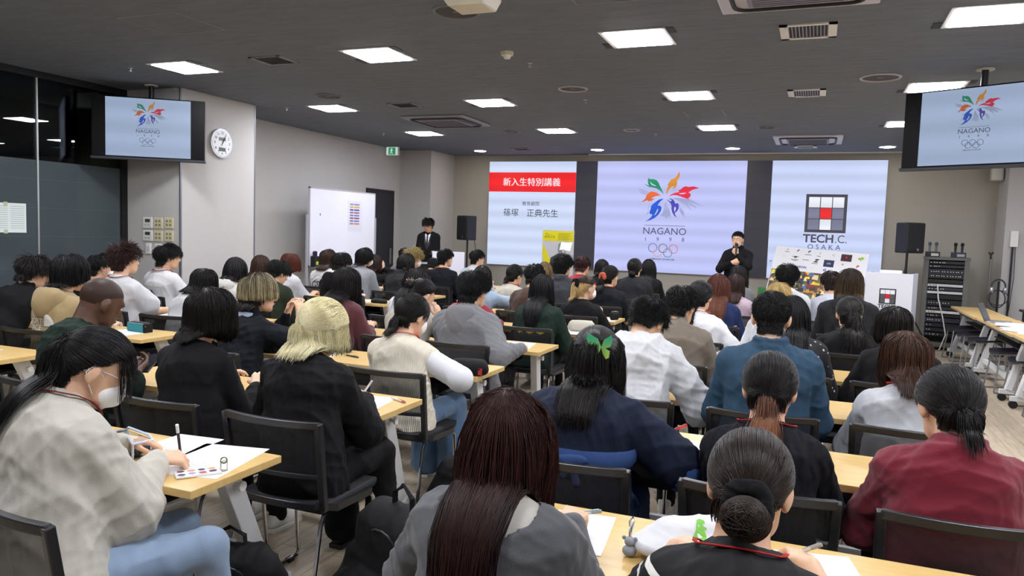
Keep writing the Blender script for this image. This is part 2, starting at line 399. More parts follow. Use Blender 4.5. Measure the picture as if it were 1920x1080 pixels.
# door in the left wall
d = empty('door_1', (XW, 11.76, 0)); d['kind'] = 'structure'
MB().box(0.0, 0.02, 0, 0.96, 0, 2.3).build('door_frame', mat('131318', rough=0.5), d)
MB().box(0.02, 0.032, 0.07, 0.89, 0.01, 2.23).build('door_leaf', mat('1a1b22', rough=0.45), d)
MB().box(0.032, 0.05, 0.78, 0.84, 0.9, 1.2).build('door_handle', M_STEEL, d)
e = empty('exit_sign', (XW, 12.36, 2.94), 0, 'green and white emergency exit sign projecting from the left wall above the dark door', 'sign')
MB().box(0.0, 0.05, -0.01, 0.04, 0.04, 0.15).build('bracket', M_WHITE, e)
MB().box(0.05, 0.30, -0.015, 0.045, 0.0, 0.155).build('sign_body', M_WHITE, e)
MB().box(0.055, 0.295, -0.018, -0.0155, 0.005, 0.15).build('sign_face', emat('cfe9dc', 0.8), e)
p = MB(); p.box(0.10, 0.25, -0.021, -0.0185, 0.012, 0.14); p.build('doorway_pictogram', emat('2f9a6a', 0.7), e)
p = MB(); p.cyl((0.168, -0.024, 0.118), 0.011, 0.002, 12, axis='y')
p.poly([(0.15, 0.105), (0.178, 0.105), (0.20, 0.085), (0.195, 0.078), (0.176, 0.09), (0.17, 0.065), (0.19, 0.045), (0.185, 0.02), (0.176, 0.02), (0.178, 0.042), (0.16, 0.055), (0.15, 0.035), (0.13, 0.03), (0.13, 0.038), (0.145, 0.045), (0.152, 0.07), (0.155, 0.092), (0.14, 0.078), (0.134, 0.083)], -0.0225)
p.build('running_figure_pictogram', emat('eef7f2', 0.8), e)

# ------------------------------------------------------------------ ceiling fixtures
M_DIFF = emat('f7f7ff', LAMP_E, 'lamp_diffuser')
lx = [-5.87, -3.66, -1.36, 0.95, 3.2]; ly = [0.96, 3.38, 5.8, 8.25, 10.68]
rows = {5.8: 'third row from the screens', 8.25: 'second row from the screens', 10.68: 'row nearest the screens', 3.38: 'row above the front desks', 0.96: 'row above the photographer'}
cols = ['first from the glass wall', 'second from the glass wall', 'third from the glass wall', 'fourth from the glass wall', 'nearest the right wall']
lampproto = None
for yi in ly:
    for k, xi in enumerate(lx):
        lb = 'square white LED ceiling panel, %s, %s' % (rows[yi], cols[k])
        if lampproto is None:
            L0 = empty('ceiling_light', (xi, yi, ZC), 0)
            MB().box(-.25, .25, -.25, .25, -0.006, 0.0).build('frame', mat('d8d8d8', rough=0.4), L0)
            MB().box(-.212, .212, -.212, .212, -0.011, -0.0062).build('diffuser', M_DIFF, L0)
            MB().box(-.31, -.252, .1, .25, -0.004, 0.0).box(.252, .31, -.25, -.1, -0.004, 0).build('clip', mat('222326', rough=0.6), L0)
            lampproto = L0; o = L0
        else: o = copy_tree(lampproto); o.location = (xi, yi, ZC)
        tag(o, lb, 'ceiling light', 'LED ceiling panels')
dl = None
for k, xi in enumerate([-6.02, -3.73, -1.4, 0.92]):
    if dl is None:
        dl = empty('downlight', (xi, 13.15, ZC)); MB().cyl((0, 0, -0.008), 0.13, 0.008, 28).build('ring', M_WHITE, dl, smooth=True)
        MB().cyl((0, 0, -0.011), 0.105, 0.003, 28).build('diffuser', emat('fff6e6', LAMP_E * 0.8), dl); o = dl
    else: o = copy_tree(dl); o.location = (xi, 13.15, ZC)
    tag(o, 'round recessed downlight beside the front wall, %s' % cols[k], 'ceiling light', 'downlights in front of the screens')
def speaker(x, y, r, lb, dark=False):
    s = empty('ceiling_speaker', (x, y, ZC), 0, lb, 'ceiling speaker', 'round ceiling speakers')
    MB().tube([(r * math.cos(a) * 0.96, r * math.sin(a) * 0.96, -0.004) for a in [2 * math.pi * i / 40 for i in range(40)]], 0.012, 6, closed=True).build('rim', mat('77777c' if dark else 'b5b4bd', rough=0.5), s, smooth=True)
    MB().cyl((0, 0, -0.005), r * 0.94, 0.004, 36).build('grille', mat('47474d', rough=0.7, noise=0.2, nscale=300), s)
    MB().box(-0.025, 0.025, -0.006, 0.006, -0.008, -0.005).build('badge', M_STEEL, s)
speaker(-2.4, 4.78, 0.16, 'dark round ceiling speaker beside the white projector housing', True)
speaker(-2.45, 7.62, 0.15, 'round ceiling speaker in the middle of the ceiling behind the smoke detector')
speaker(0.44, 7.68, 0.17, 'round ceiling speaker left of the hanging right television')
speaker(-5.36, 7.45, 0.15, 'round ceiling speaker above the students near the clock', True)
speaker(-4.36, 10.65, 0.12, 'small dark ceiling speaker beyond the left air conditioner', True)
speaker(-2.55, 10.73, 0.11, 'small ceiling speaker above the middle of the front rows')
speaker(-0.72, 10.73, 0.12, 'small dark ceiling speaker beside the right air conditioner', True)
def vent(x, y, sx, sy, lb, white=False, n=13):
    s = empty('air_vent', (x, y, ZC), 0, lb, 'air vent', 'ceiling air vents')
    fm = M_WHITE if white else mat('8a8a8e', rough=0.5)
    b = 0.035 if white else 0.018
    m_ = MB().box(-sx, sx, -sy, -sy + b, -0.01, 0).box(-sx, sx, sy - b, sy, -0.01, 0).box(-sx, -sx + b * 1.6, -sy, sy, -0.01, 0).box(sx - b * 1.6, sx, -sy, sy, -0.01, 0)
    m_.build('frame', fm, s)
    MB().box(-sx + b, sx - b, -sy + b, sy - b, -0.002, 0.0).build('duct_opening', mat('0b0b12', rough=0.6), s)
    m_ = MB()
    for i in range(1, n):
        xx = -sx + b + (2 * sx - 2 * b) * i / n; m_.box(xx - 0.003, xx + 0.003, -sy + b, sy - b, -0.008, -0.002)
    m_.build('slats', mat('9c9cae', rough=0.4) if white else mat('33333c', rough=0.5), s)
vent(-4.73, 5.73, 0.17, 0.15, 'dark square air vent between the two left front ceiling lights')
vent(-4.78, 8.2, 0.17, 0.15, 'dark square air vent before the left air conditioner')
vent(-0.15, 5.9, 0.19, 0.2, 'white framed slotted air vent right of the large centre light', True)
vent(-0.19, 8.33, 0.18, 0.2, 'white framed slotted air vent before the right air conditioner', True)
vent(-0.27, 13.05, 0.17, 0.16, 'white framed slotted air vent nearest the front screens', True)
vent(-5.1, 12.95, 0.17, 0.16, 'pinkish lit air vent above the red banner screen')
def cassette(x, y, lb, tone='c9c8d6'):
    s = empty('air_conditioner', (x, y, ZC), 0, lb, 'air conditioner', 'ceiling cassette air conditioners')
    a = 0.47
    MB().box(-a, a, -a, a, -0.03, 0).build('panel', mat(tone, rough=0.35), s, bevel=0.01)
    m_ = MB(); q = 0.29
    pts = []
    for k in range(4):
        for t in range(5):
            an = math.pi / 2 * k + math.pi / 2 * t / 4; cx_, cy_ = [(q, q), (-q, q), (-q, -q), (q, -q)][k]
            pts.append((cx_ + 0.09 * math.cos(an), cy_ + 0.09 * math.sin(an), -0.033))
    m_.tube(pts, 0.016, 6, closed=True); m_.build('outlet_slot', mat('101018', rough=0.5), s, smooth=True)
    MB().box(-0.29, 0.29, -0.29, 0.29, -0.05, -0.03).build('intake_grille', mat('8d8da3', rough=0.5), s, bevel=0.015)
    m_ = MB()
    for i in range(14): m_.box(-0.26, 0.26, -0.26 + i * 0.04, -0.248 + i * 0.04, -0.053, -0.05)
    m_.build('grille_bars', mat('5d5d70', rough=0.5), s)
cassette(-4.85, 9.45, 'grey ceiling cassette air conditioner on the left side above the whiteboard', '8f8f98')
cassette(-0.22, 12.05, 'white ceiling cassette air conditioner in front of the right screen')
cassette(-0.2, 4.78, 'white ceiling cassette air conditioner cut by the top edge of the view')
pj = empty('projector', (-2.12, 4.42, ZC), 0, 'white ceiling mounted sensor box beside the dark round speaker', 'projector')
MB().box(-0.05, 0.05, -0.05, 0.05, -0.03, 0).build('mount', M_BLACK, pj)
MB().add([(-.16, -.14, -.03), (.16, -.14, -.03), (.16, .14, -.03), (-.16, .14, -.03), (-.11, -.10, -.11), (.13, -.10, -.11), (.13, .11, -.11), (-.11, .11, -.11)],
         [(0, 1, 2, 3), (7, 6, 5, 4), (1, 0, 4, 5), (2, 1, 5, 6), (3, 2, 6, 7), (0, 3, 7, 4)]).build('housing', mat('dcd8c6', rough=0.4), pj, bevel=0.01)
sm = empty('smoke_detector', (-2.51, 5.97, ZC), 0, 'small cream smoke detector in the middle of the dark ceiling', 'smoke detector')
MB().cyl((0, 0, -0.03), 0.05, 0.03, 24, 0.055).build('base', mat('cfc9b4', rough=0.5), sm, smooth=True)
MB().cyl((0, 0, -0.055), 0.026, 0.025, 20, 0.034).build('sensor_head', M_WHITE, sm, smooth=True)
for n, (x, y, lb) in enumerate([(-2.47, 6.4, 'tiny ceiling sprinkler just beyond the smoke detector'), (-2.51, 8.28, 'tiny ceiling sprinkler beyond the middle round speaker'), (-6.45, 5.67, 'tiny ceiling sprinkler above the left television'), (-6.48, 8.1, 'tiny ceiling sprinkler above the clock column'), (-6.56, 10.59, 'tiny ceiling sprinkler above the whiteboard'), (-2.3, 11.2, 'tiny ceiling sprinkler above the front centre seats')]):
    s = empty('sprinkler', (x, y, ZC), 0, lb, 'sprinkler', 'ceiling sprinklers')
    MB().cyl((0, 0, -0.006), 0.022, 0.006, 16).cyl((0, 0, -0.03), 0.006, 0.025, 8).cyl((0, 0, -0.034), 0.015, 0.003, 12).build('sprinkler_head', mat('b9b9bf', rough=0.3, metal=0.7), s)
def hatch(name, x0, x1, y0, y1, lb, part=False):
    m_ = MB(); t = 0.006
    m_.box(x0, x0 + t, y0, y1, -0.003, 0).box(x1 - t, x1, y0, y1, -0.003, 0)
    if not part: m_.box(x0, x1, y0, y0 + t, -0.003, 0).box(x0, x1, y1 - t, y1, -0.003, 0)
    o = m_.build(name, mat('8d8d8d', rough=0.4), None, loc=(0, 0, ZC)); tag(o, lb, 'ceiling hatch', 'ceiling access hatches')
hatch('ceiling_hatch', -4.98, -4.4, 4.25, 4.75, 'thin outlined ceiling hatch at the upper left before the first lights')
hatch('ceiling_hatch', -1.59, -1.13, 9.24, 9.7, 'faint ceiling hatch between the centre light rows', True)
hatch('ceiling_hatch', -1.56, -0.95, 4.3, 4.87, 'thin outlined ceiling hatch cut by the top of the view')
hatch('ceiling_hatch', -6.1, -5.6, 9.2, 9.65, 'faint ceiling hatch left of the grey air conditioner', True)
o = MB().box(2.42, 2.58, 13.6, 13.75, 2.62, 2.84).build('wall_speaker', mat('c9c6bd', rough=0.5), None, bevel=0.02); tag(o, 'small cream wall speaker in the right front corner under the television', 'speaker')

# ------------------------------------------------------------------ slides, LED wall, televisions
def smat(c, e=None):
    k = ('scr', c, e)
    if k in _M: return _M[k]
    m, nt, b = new_mat('screen'); b.inputs['Base Color'].default_value = (0.01, 0.01, 0.012, 1); b.inputs['Roughness'].default_value = 0.5
    tc = nt.nodes.new('ShaderNodeTexCoord'); wv = nt.nodes.new('ShaderNodeTexWave'); wv.bands_direction = 'Z'; wv.inputs['Scale'].default_value = 1.25; wv.inputs['Distortion'].default_value = 0.6
    wv.inputs['Detail Scale'].default_value = 0.3
    r = nt.nodes.new('ShaderNodeMapRange'); r.inputs[3].default_value = 0.9; r.inputs[4].default_value = 1.04
    s = nt.nodes.new('ShaderNodeVectorMath'); s.operation = 'SCALE'; s.inputs[0].default_value = lin(c)
    L = nt.links.new; L(tc.outputs['Object'], wv.inputs['Vector']); L(wv.outputs[1], r.inputs[0]); L(r.outputs[0], s.inputs['Scale']); L(s.outputs[0], b.inputs['Emission Color'])
    b.inputs['Emission Strength'].default_value = LED_E if e is None else e
    _M[k] = m; return m
PET = {
 'green': [(320,240),(370,280),(470,280),(560,310),(620,390),(660,480),(720,590),(770,720),(740,680),(670,610),(560,540),(450,515),(350,500),(270,460),(205,400),(280,440),(350,465),(315,400),(310,310)],
 'yellow': [(1195,75),(1212,150),(1190,250),(1130,340),(1135,420),(1110,500),(1050,545),(970,560),(1030,510),(1045,470),(1000,490),(930,560),(880,640),(850,730),(832,650),(850,560),(890,480),(870,440),(920,360),(970,290),(1040,275),(1110,220)],
 'red': [(1170,600),(1240,570),(1300,510),(1380,485),(1450,505),(1600,490),(1755,540),(1640,560),(1550,590),(1480,640),(1450,655),(1500,680),(1520,740),(1490,790),(1440,820),(1580,850),(1440,840),(1300,790),(1150,740),(1040,725),(915,765),(980,710),(1080,665),(1200,645)],
 'orange': [(700,760),(600,680),(520,640),(420,625),(340,660),(280,720),(262,800),(200,880),(110,925),(210,915),(305,870),(340,910),(430,890),(520,820),(410,832),(440,800),(560,752),(640,745)],
 'blue': [(765,830),(700,885),(640,945),(600,1025),(670,1025),(715,1075),(700,1165),(640,1265),(520,1375),(400,1435),(250,1480),(350,1415),(430,1335),(455,1265),(410,1275),(370,1245),(380,1175),(405,1125),(410,1045),(460,985),(540,925),(620,865),(700,835)],
 'purple': [(820,855),(890,885),(960,955),(990,1025),(990,1125),(1020,1225),(1070,1305),(1150,1365),(1110,1305),(1080,1235),(1140,1185),(1190,1105),(1195,1015),(1170,955),(1090,965),(1070,905),(1030,850),(960,825),(895,830),(960,850),(1000,875),(965,910),(900,870)]}
SLIT = [[(380,350),(440,410),(560,475),(530,478),(430,450),(390,400)],[(1180,690),(1300,670),(1400,665),(1330,700),(1240,705)],[(620,1105),(590,1135),(550,1225),(495,1310),(560,1265),(610,1175)],[(1065,1075),(1090,1060),(1115,1075),(1110,1135),(1080,1205),(1065,1145)]]
SHAD = [[(835,920),(880,1055),(930,1105),(970,1285),(965,1425),(930,1305),(880,1395),(820,1355),(670,1305),(750,1225),(770,1105),(780,995)],
 [(1000,815),(1200,805),(1400,835),(1600,885),(1870,1055),(1700,995),(1500,915),(1680,1045),(1660,1090),(1560,1045),(1450,1005),(1570,1165),(1450,1075),(1300,965),(1150,875)],
 [(1220,1055),(1300,1135),(1370,1265),(1320,1235),(1390,1360),(1280,1275),(1210,1175)],[(50,510),(100,560),(220,590),(330,640),(260,720),(150,700),(20,620),(150,650),(60,570)],[(430,930),(380,1010),(340,1100),(345,1240),(250,1325),(330,1200),(330,1050)],[(1240,440),(1140,530),(930,640),(1100,590)]]
PC = {'green': '14946a', 'yellow': 'e0942f', 'red': 'ea1f3f', 'orange': 'ec6a2a', 'blue': '0a55d8', 'purple': '4a3fb5'}
def nagano(parent, s, e, bg, txtc, dim=0.0, y0=-0.004):
    """flower emblem, wording and rings; local origin at the flower centre, s = metres per photo pixel"""
    def cv(p):
        px = 1195 + p[0] / 15 - 1248; py = 318 + p[1] / 15 - 375; py -= 0.013 * px
        return ((px + py * 0.03) * s, -py * s)
    def P2(px, py): px -= 1248; py -= 375; py -= 0.013 * px; return ((px + py * 0.03) * s, -py * s)
    def dc(c):
        if not dim: return c
        r_ = [int(c[i:i + 2], 16) for i in (0, 2, 4)]; return '%02x%02x%02x' % tuple(int(v * (1 - dim) + 40 * dim) for v in r_)
    m_ = MB()
    for sh in SHAD: m_.poly([cv(p) for p in sh], y0)
    m_.build('emblem_shadow', smat(dc('a9aedc') if not dim else '8d9bb4', e), parent)
    for nme, pts in PET.items():
        MB().poly([cv(p) for p in pts], y0 * 1.5).build('%s_petal' % nme, smat(dc(PC[nme]), e), parent)
    m_ = MB()
    for sl in SLIT: m_.poly([cv(p) for p in sl], y0 * 2)
    m_.build('petal_slit', smat(bg, e), parent)  # pale slits of the emblem drawing
    m_ = MB(); a = P2(1210, 423.4); b = P2(1287, 424.4); m_.box(a[0], b[0], y0 * 1.2, y0, a[1] - 0.4 * s, a[1] + 0.4 * s)
    c = P2(1248.5, 435); text_mb(m_, 'NAGANO', 18.2 * s, c[0], c[1], y0 * 1.5, sx=1.02)
    for ch, xx in zip('1998', (1213, 1236, 1260, 1283.5)):
        q = P2(xx, 450); text_mb(m_, ch, 10.5 * s, q[0], q[1], y0 * 1.5)
    q = P2(1245, 487.5); text_mb(m_, 'SYMPHONY OF NATURE', 4.2 * s, q[0], q[1], y0 * 1.5, offset=0.1 * s)
    m_.build('slide_wording', smat(txtc, e), parent)
    for nme, c, xx, yy in (('blue', '1c55a8', 1227, 465.8), ('black', '2c3a4d', 1246.3, 466.6), ('red', 'e0285c', 1265.6, 467.4), ('yellow', 'eda27e', 1236, 474.0), ('green', '15897c', 1255.4, 474.8)):
        q = P2(xx, yy); pts = [(q[0] + 8.0 * s * math.cos(t), y0 * 1.5, q[1] + 8.0 * s * math.sin(t)) for t in [2 * math.pi * i / 40 for i in range(40)]]
        MB().tube(pts, 0.65 * s, 4, closed=True).build('%s_ring' % nme, smat('2b3344' if dim else c, e), parent)
YS = 13.94
def led(name, x0, x1, bg, lb):
    r = empty(name, ((x0 + x1) / 2, YS, 0.93), 0, lb, 'screen', 'LED screens on the front wall'); h = 2.04; w_ = (x1 - x0) / 2
    MB().box(-w_, w_, 0.0, 0.05, 0, h).build('cabinet', M_BLACK, r)
    MB().box(-w_, w_, -0.004, 0.0, 0, h).build('display', smat(bg), r)
    return r
LB = 'd3e0fd'
r1 = led('led_screen', -6.16, -4.35, LB, 'left LED screen with a red banner and Japanese lecturer name')
MB().box(-0.905, 0.905, -0.008, -0.0045, 1.45, 1.83).build('red_banner', smat('fa1019'), r1)
m_ = MB(); [text_mb(m_, '新入生特別講義', 0.172, dx_, 1.63, -0.012 - i_ * .0004) for i_, dx_ in enumerate((-.003, 0, .003))]; m_.build('banner_wording', smat('fbeef4'), r1)
m_ = MB(); text_mb(m_, '教育顧問', 0.09, 0.0, 1.215, -0.01); text_mb(m_, '篠塚　正典先生', 0.165, 0.0, 1.03, -0.01); m_.build('name_wording', smat('22222c'), r1)
r2 = led('led_screen', -3.93, -1.22, 'c2c8fb', 'large centre LED screen with the NAGANO 1998 flower emblem and rings')
fl = empty('slide_emblem', (-2.64 + 2.575, -0.005, 1.34)); fl.parent = r2; nagano(fl, 0.00974, LED_E, 'cfd6fe', '454d6e')
r3 = led('led_screen', -0.80, 1.0, 'ccd8fc', 'right LED screen with a grid emblem above TECH.C. OSAKA')
def techlogo(parent, s, cx_, cz_, mk, yo):
    """outer frame is 1 x 1 unit of s"""
    m_ = MB(); m_.box(cx_ - s / 2, cx_ + s / 2, yo - 0.001, yo, cz_ - s / 2, cz_ + s / 2); m_.build('logo_frame', mk('3f3c46'), parent, bevel=0)
    g = s * 0.27; st_ = s * 0.29
    for nm, cells, c in (('white_logo_tile', [(-1, 1), (0, 1), (1, 1), (0, -1)], 'eef2fb'), ('grey_logo_tile', [(-1, 0), (1, 0), (-1, -1), (1, -1)], '7b7d97'), ('red_logo_tile', [(0, 0)], 'ee1111')):
        for (i, j) in cells:
            MB().box(cx_ + i * st_ - g / 2, cx_ + i * st_ + g / 2, yo - 0.004, yo - 0.0015, cz_ + j * st_ - g / 2, cz_ + j * st_ + g / 2).build(nm, mk(c), parent)
techlogo(r3, 0.65, 0.0, 1.145, smat, -0.008)
m_ = MB(); text_mb(m_, 'TECH', 0.19, -0.34, 0.71, -0.010, 'LEFT', offset=0.005, sx=1.02); text_mb(m_, '.C.', 0.19, 0.36, 0.71, -0.010, 'RIGHT', sx=.9); text_mb(m_, 'OSAKA', 0.12, 0.0, 0.57, -0.010, space=1.55)
m_.build('logo_wording', smat('49455a'), r3)
MB().box(-0.35, 0.35, 0, 0, 0, 0).mesh('x') if False else None
o = MB().box(-4.35, -3.93, YS - 0.002, YS + 0.05, 0.93, 2.97).build('dark_led_screen', smat('3d3b48', 0.55)); tag(o, 'unlit dark LED column between the red banner screen and the centre screen', 'screen', 'dark LED columns')  # dark column given a weak glow of its own by the material
o = MB().box(-1.22, -0.80, YS - 0.002, YS + 0.05, 0.93, 2.97).build('dark_led_screen', smat('3b3945', 0.5)); tag(o, 'unlit dark LED column behind the standing speaker', 'screen', 'dark LED columns')  # slate tone of this dark column is put in as weak emission

def television(loc, yaw, lb, poleloc):
    t = empty('television', loc, yaw, lb, 'television', 'ceiling hung televisions')
    w_, h_ = 0.58, 0.33
    MB().box(-w_, w_, 0.0, 0.05, -h_, h_).build('bezel', mat('060608', rough=0.4, spec=0.15), t, bevel=0.004)
    MB().box(-0.44, 0.435, -0.003, 0.0, -h_ + 0.012, h_ - 0.012).build('display', smat('9fb1cf', 0.9), t)
    MB().box(-w_ - 0.01, w_ + 0.01, -0.02, 0.04, -h_ - 0.03, -h_ - 0.001).build('soundbar', mat('26272c', rough=0.4), t, bevel=0.004)
    MB().box(-0.2, 0.2, 0.05, 0.09, -0.2, 0.2).box(-0.06, 0.06, 0.09, 0.15, -0.1, 0.1).build('bracket', M_BLACK, t)
    MB().cyl((0, 0.13, -0.05), 0.028, ZC - loc[2] + 0.05, 16).build('pole', M_BLACK, t, smooth=True)
    MB().cyl((0, 0.13, ZC - loc[2] - 0.012), 0.07, 0.012, 20).build('ceiling_plate', mat('c9c9c4', rough=0.4), t)
    f = empty('slide_emblem', (-0.015, -0.004, 0.14)); f.parent = t; nagano(f, 0.00974 * 0.635 / 2.04, 0.85, 'b7c4de', '2a3040', dim=0.25, y0=-0.0006)
    return t
television((-6.955, 6.35, 2.61), math.atan2(0.66, 0.95), 'left ceiling hung television showing the emblem slide by the clock column', None)
television((1.17, 7.4, 2.61), math.atan2(-0.52, 1.0), 'right ceiling hung television showing the emblem slide, cut by the view edge', None)

# wall clock, wall controls, notice
c = empty('wall_clock', (XCOL, 7.25, 2.545), math.radians(90), 'round silver rimmed analogue clock on the column beside the left television', 'clock')
MB().cyl((0, -0.035, 0), 0.175, 0.035, 48, axis='y').build('casing', mat('b9bbc0', rough=0.25, metal=0.5), c, smooth=True)
MB().cyl((0, -0.038, 0), 0.155, 0.003, 48, axis='y').build('dial', mat('e9ecee', rough=0.4), c)
m_ = MB()
for i in range(12):
    a = math.radians(90 - 30 * (i + 1)); text_mb(m_, str(i + 1), 0.042, 0.122 * math.cos(a), 0.122 * math.sin(a), -0.0395, offset=0.001)
m_.build('numerals', mat('2b2d31'), c)
MB().box(-0.055, 0.055, -0.0405, -0.038, 0.03, 0.07).box(-0.055, 0.055, -0.0405, -0.038, -0.095, -0.05).build('lcd_window', mat('55605c', rough=0.3), c)
MB().bar([(0, -0.043, 0), (0.035, -0.043, 0.06)], 0.002, 0.011, up=(1, 0, 0)).build('hour_hand', M_BLACK, c)
MB().bar([(-0.015, -0.045, -0.03), (0.055, -0.045, 0.10)], 0.002, 0.007, up=(1, 0, 0)).build('minute_hand', M_BLACK, c)
Yc = 6.64
def ctrl(name, x, z, w_, h_, lb, kind):
    o = empty(name, (x, Yc, z), 0, lb, 'switch', 'wall controls on the column')
    MB().box(-w_ / 2, w_ / 2, -0.014, 0, -h_ / 2, h_ / 2).build('plate', mat('e4e4de' if kind == 't' else ('d6cfab' if kind == 'p' else 'eeeeea'), rough=0.4), o, bevel=0.004)
    if kind == 't':
        MB().box(-w_ * .25, w_ * .3, -0.016, -0.0142, h_ * .05, h_ * .35).build('lcd', mat('3a443c', rough=0.3), o)
        MB().box(-w_ * .3, -w_ * .05, -0.017, -0.0142, -h_ * .3, -h_ * .12).box(w_ * .05, w_ * .3, -0.017, -0.0142, -h_ * .3, -h_ * .12).build('buttons', mat('b9bcb8', rough=0.5), o)
    elif kind == 'p':
        m_ = MB()
        for i in (-1, 1):
            for j in (-1, 1): m_.box(i * w_ * .2 - w_ * .12, i * w_ * .2 + w_ * .12, -0.017, -0.0142, j * h_ * .18 - h_ * .1, j * h_ * .18 + h_ * .1)
        m_.build('buttons', mat('8f8a66', rough=0.5), o)
    else: MB().box(-w_ * .3, w_ * .3, -0.017, -0.0142, -h_ * .3, h_ * .2).build('buttons', mat('cfd2cd', rough=0.5), o)
ctrl('thermostat', -7.285, 1.56, 0.14, 0.125, 'upper white thermostat with a small display on the column', 't')
ctrl('thermostat', -7.285, 1.41, 0.14, 0.125, 'lower white thermostat with a small display on the column', 't')
ctrl('switch_panel', -7.12, 1.56, 0.125, 0.125, 'upper beige switch panel next to the thermostat', 'p')
ctrl('switch_panel', -6.955, 1.565, 0.125, 0.125, 'upper beige switch panel nearest the column edge', 'p')
ctrl('switch_panel', -7.12, 1.41, 0.125, 0.125, 'lower beige switch panel next to the thermostat', 'p')
ctrl('switch_panel', -6.955, 1.415, 0.125, 0.125, 'lower beige switch panel nearest the column edge', 'p')
ctrl('wall_switch', -7.275, 1.26, 0.08, 0.125, 'narrow white wall switch below the thermostats', 'w')
ctrl('wall_switch', -7.12, 1.27, 0.1, 0.1, 'plain beige wall plate below the switch panels', 'w')
pn = empty('notice', (XW + 0.004, 5.27, 1.57), math.radians(90), 'white paper notice taped on the dark glass partition at the left edge', 'notice')
MB().box(-0.27, 0.135, -0.003, 0, -0.15, 0.15).build('paper', mat('dfe8e4', rough=0.7), pn)
m_ = MB()
for k in range(11): m_.box(-0.25, -0.06, -0.0045, -0.0032, 0.115 - k * 0.022, 0.119 - k * 0.022).box(-0.03, 0.11, -0.0045, -0.0032, 0.115 - k * 0.022, 0.119 - k * 0.022)
m_.build('printed_lines', mat('9aa7a6', rough=0.8), pn)
MB().box(-0.1, -0.06, -0.005, -0.0032, 0.12, 0.16).box(-0.1, -0.06, -0.005, -0.0032, -0.16, -0.12).build('tape', mat('b9bf9a', rough=0.5), pn)
# ------------------------------------------------------------------ tables
def maple():
    m, nt, b = new_mat('maple_laminate'); tc = nt.nodes.new('ShaderNodeTexCoord'); ms = nt.nodes.new('ShaderNodeMapping'); ms.inputs['Scale'].default_value = (2.5, 22, 8)
    n = nt.nodes.new('ShaderNodeTexNoise'); n.inputs['Scale'].default_value = 2.0; n.inputs['Detail'].default_value = 5
    rp = nt.nodes.new('ShaderNodeValToRGB'); rp.color_ramp.elements[0].position = 0.3; rp.color_ramp.elements[0].color = (*lin('d2b06c'), 1); rp.color_ramp.elements[1].position = 0.7; rp.color_ramp.elements[1].color = (*lin('dcbc7e'), 1)
    L = nt.links.new; L(tc.outputs['Object'], ms.inputs[0]); L(ms.outputs[0], n.inputs['Vector']); L(n.outputs[0], rp.inputs[0]); L(rp.outputs[0], b.inputs['Base Color'])
    b.inputs['Roughness'].default_value = 0.33; return m
M_MAPLE = maple(); M_EDGE = mat('cfae76', rough=0.5, name='maple_edge')
def make_table(W=1.8, D=0.45, legc=M_WMET):
    t = empty('folding_table'); h = 0.72
    mb = MB(); mb.box(-W / 2, W / 2, -D, 0, h - 0.028, h); o = mb.build('tabletop', M_MAPLE, t, bevel=0.002)
    MB().box(-W / 2 + 0.2, W / 2 - 0.2, -D + 0.08, -0.06, h - 0.052, h - 0.029).build('apron', M_BLK2, t)
    MB().box(-W / 2 + 0.29, W / 2 - 0.29, -D + 0.07, -0.04, 0.575, 0.583).box(-W / 2 + 0.29, W / 2 - 0.29, -D + 0.062, -D + 0.07, 0.575, 0.61).box(-W / 2 + 0.29, W / 2 - 0.29, -0.04, -0.032, 0.575, 0.64).build('shelf', M_BLK2, t)
    MB().box(-W / 2 + 0.29, W / 2 - 0.29, 0.10, 0.13, 0.24, 0.28).build('crossbar', mat('b9bcbf', rough=0.35), t)
    for s in (-1, 1):
        x = s * (W / 2 - 0.14); xb = s * (W / 2 - 0.24)
        mb = MB(); mb.bar([(x, -0.15, h - 0.03), (xb, .20, 0.085)], 0.055, 0.078, up=(0, 1, 0)); l = mb.build('leg', legc, t, bevel=0.004)
        kz = h - 0.10; kx = x - s * .012
        MB().cyl((kx + 0.028, -.11, kz) if s > 0 else (kx - 0.06, -.11, kz), 0.009, 0.032, 10, axis='x').cyl((kx + 0.055, -.11, kz) if s > 0 else (kx - 0.067, -.11, kz), 0.019, 0.012, 16, axis='x').build('knob', M_WHITE, l, smooth=True)
        MB().bar([(xb, -.02, 0.065), (xb, 0.34, 0.065)], 0.06, 0.035).build('foot', legc, l, bevel=0.008)
        for y in (.01, 0.31):
            MB().cyl((xb - 0.018, y, 0.025), 0.025, 0.036, 16, axis='x').build('caster', M_WHITE, l, smooth=True)
    return t
TAB0 = make_table(); _tused = [False]
def place_table(xr, yfar, lb, grp='maple folding tables in rows'):
    if not _tused[0]: t = TAB0; _tused[0] = True
    else: t = copy_tree(TAB0)
    t.location = (xr - 0.9, yfar, 0); return tag(t, lb, 'table', grp)
YF0 = 2.297; DY = 1.109
def yfar(k): return YF0 + DY * k
def ynear(k): return yfar(k) - 0.45

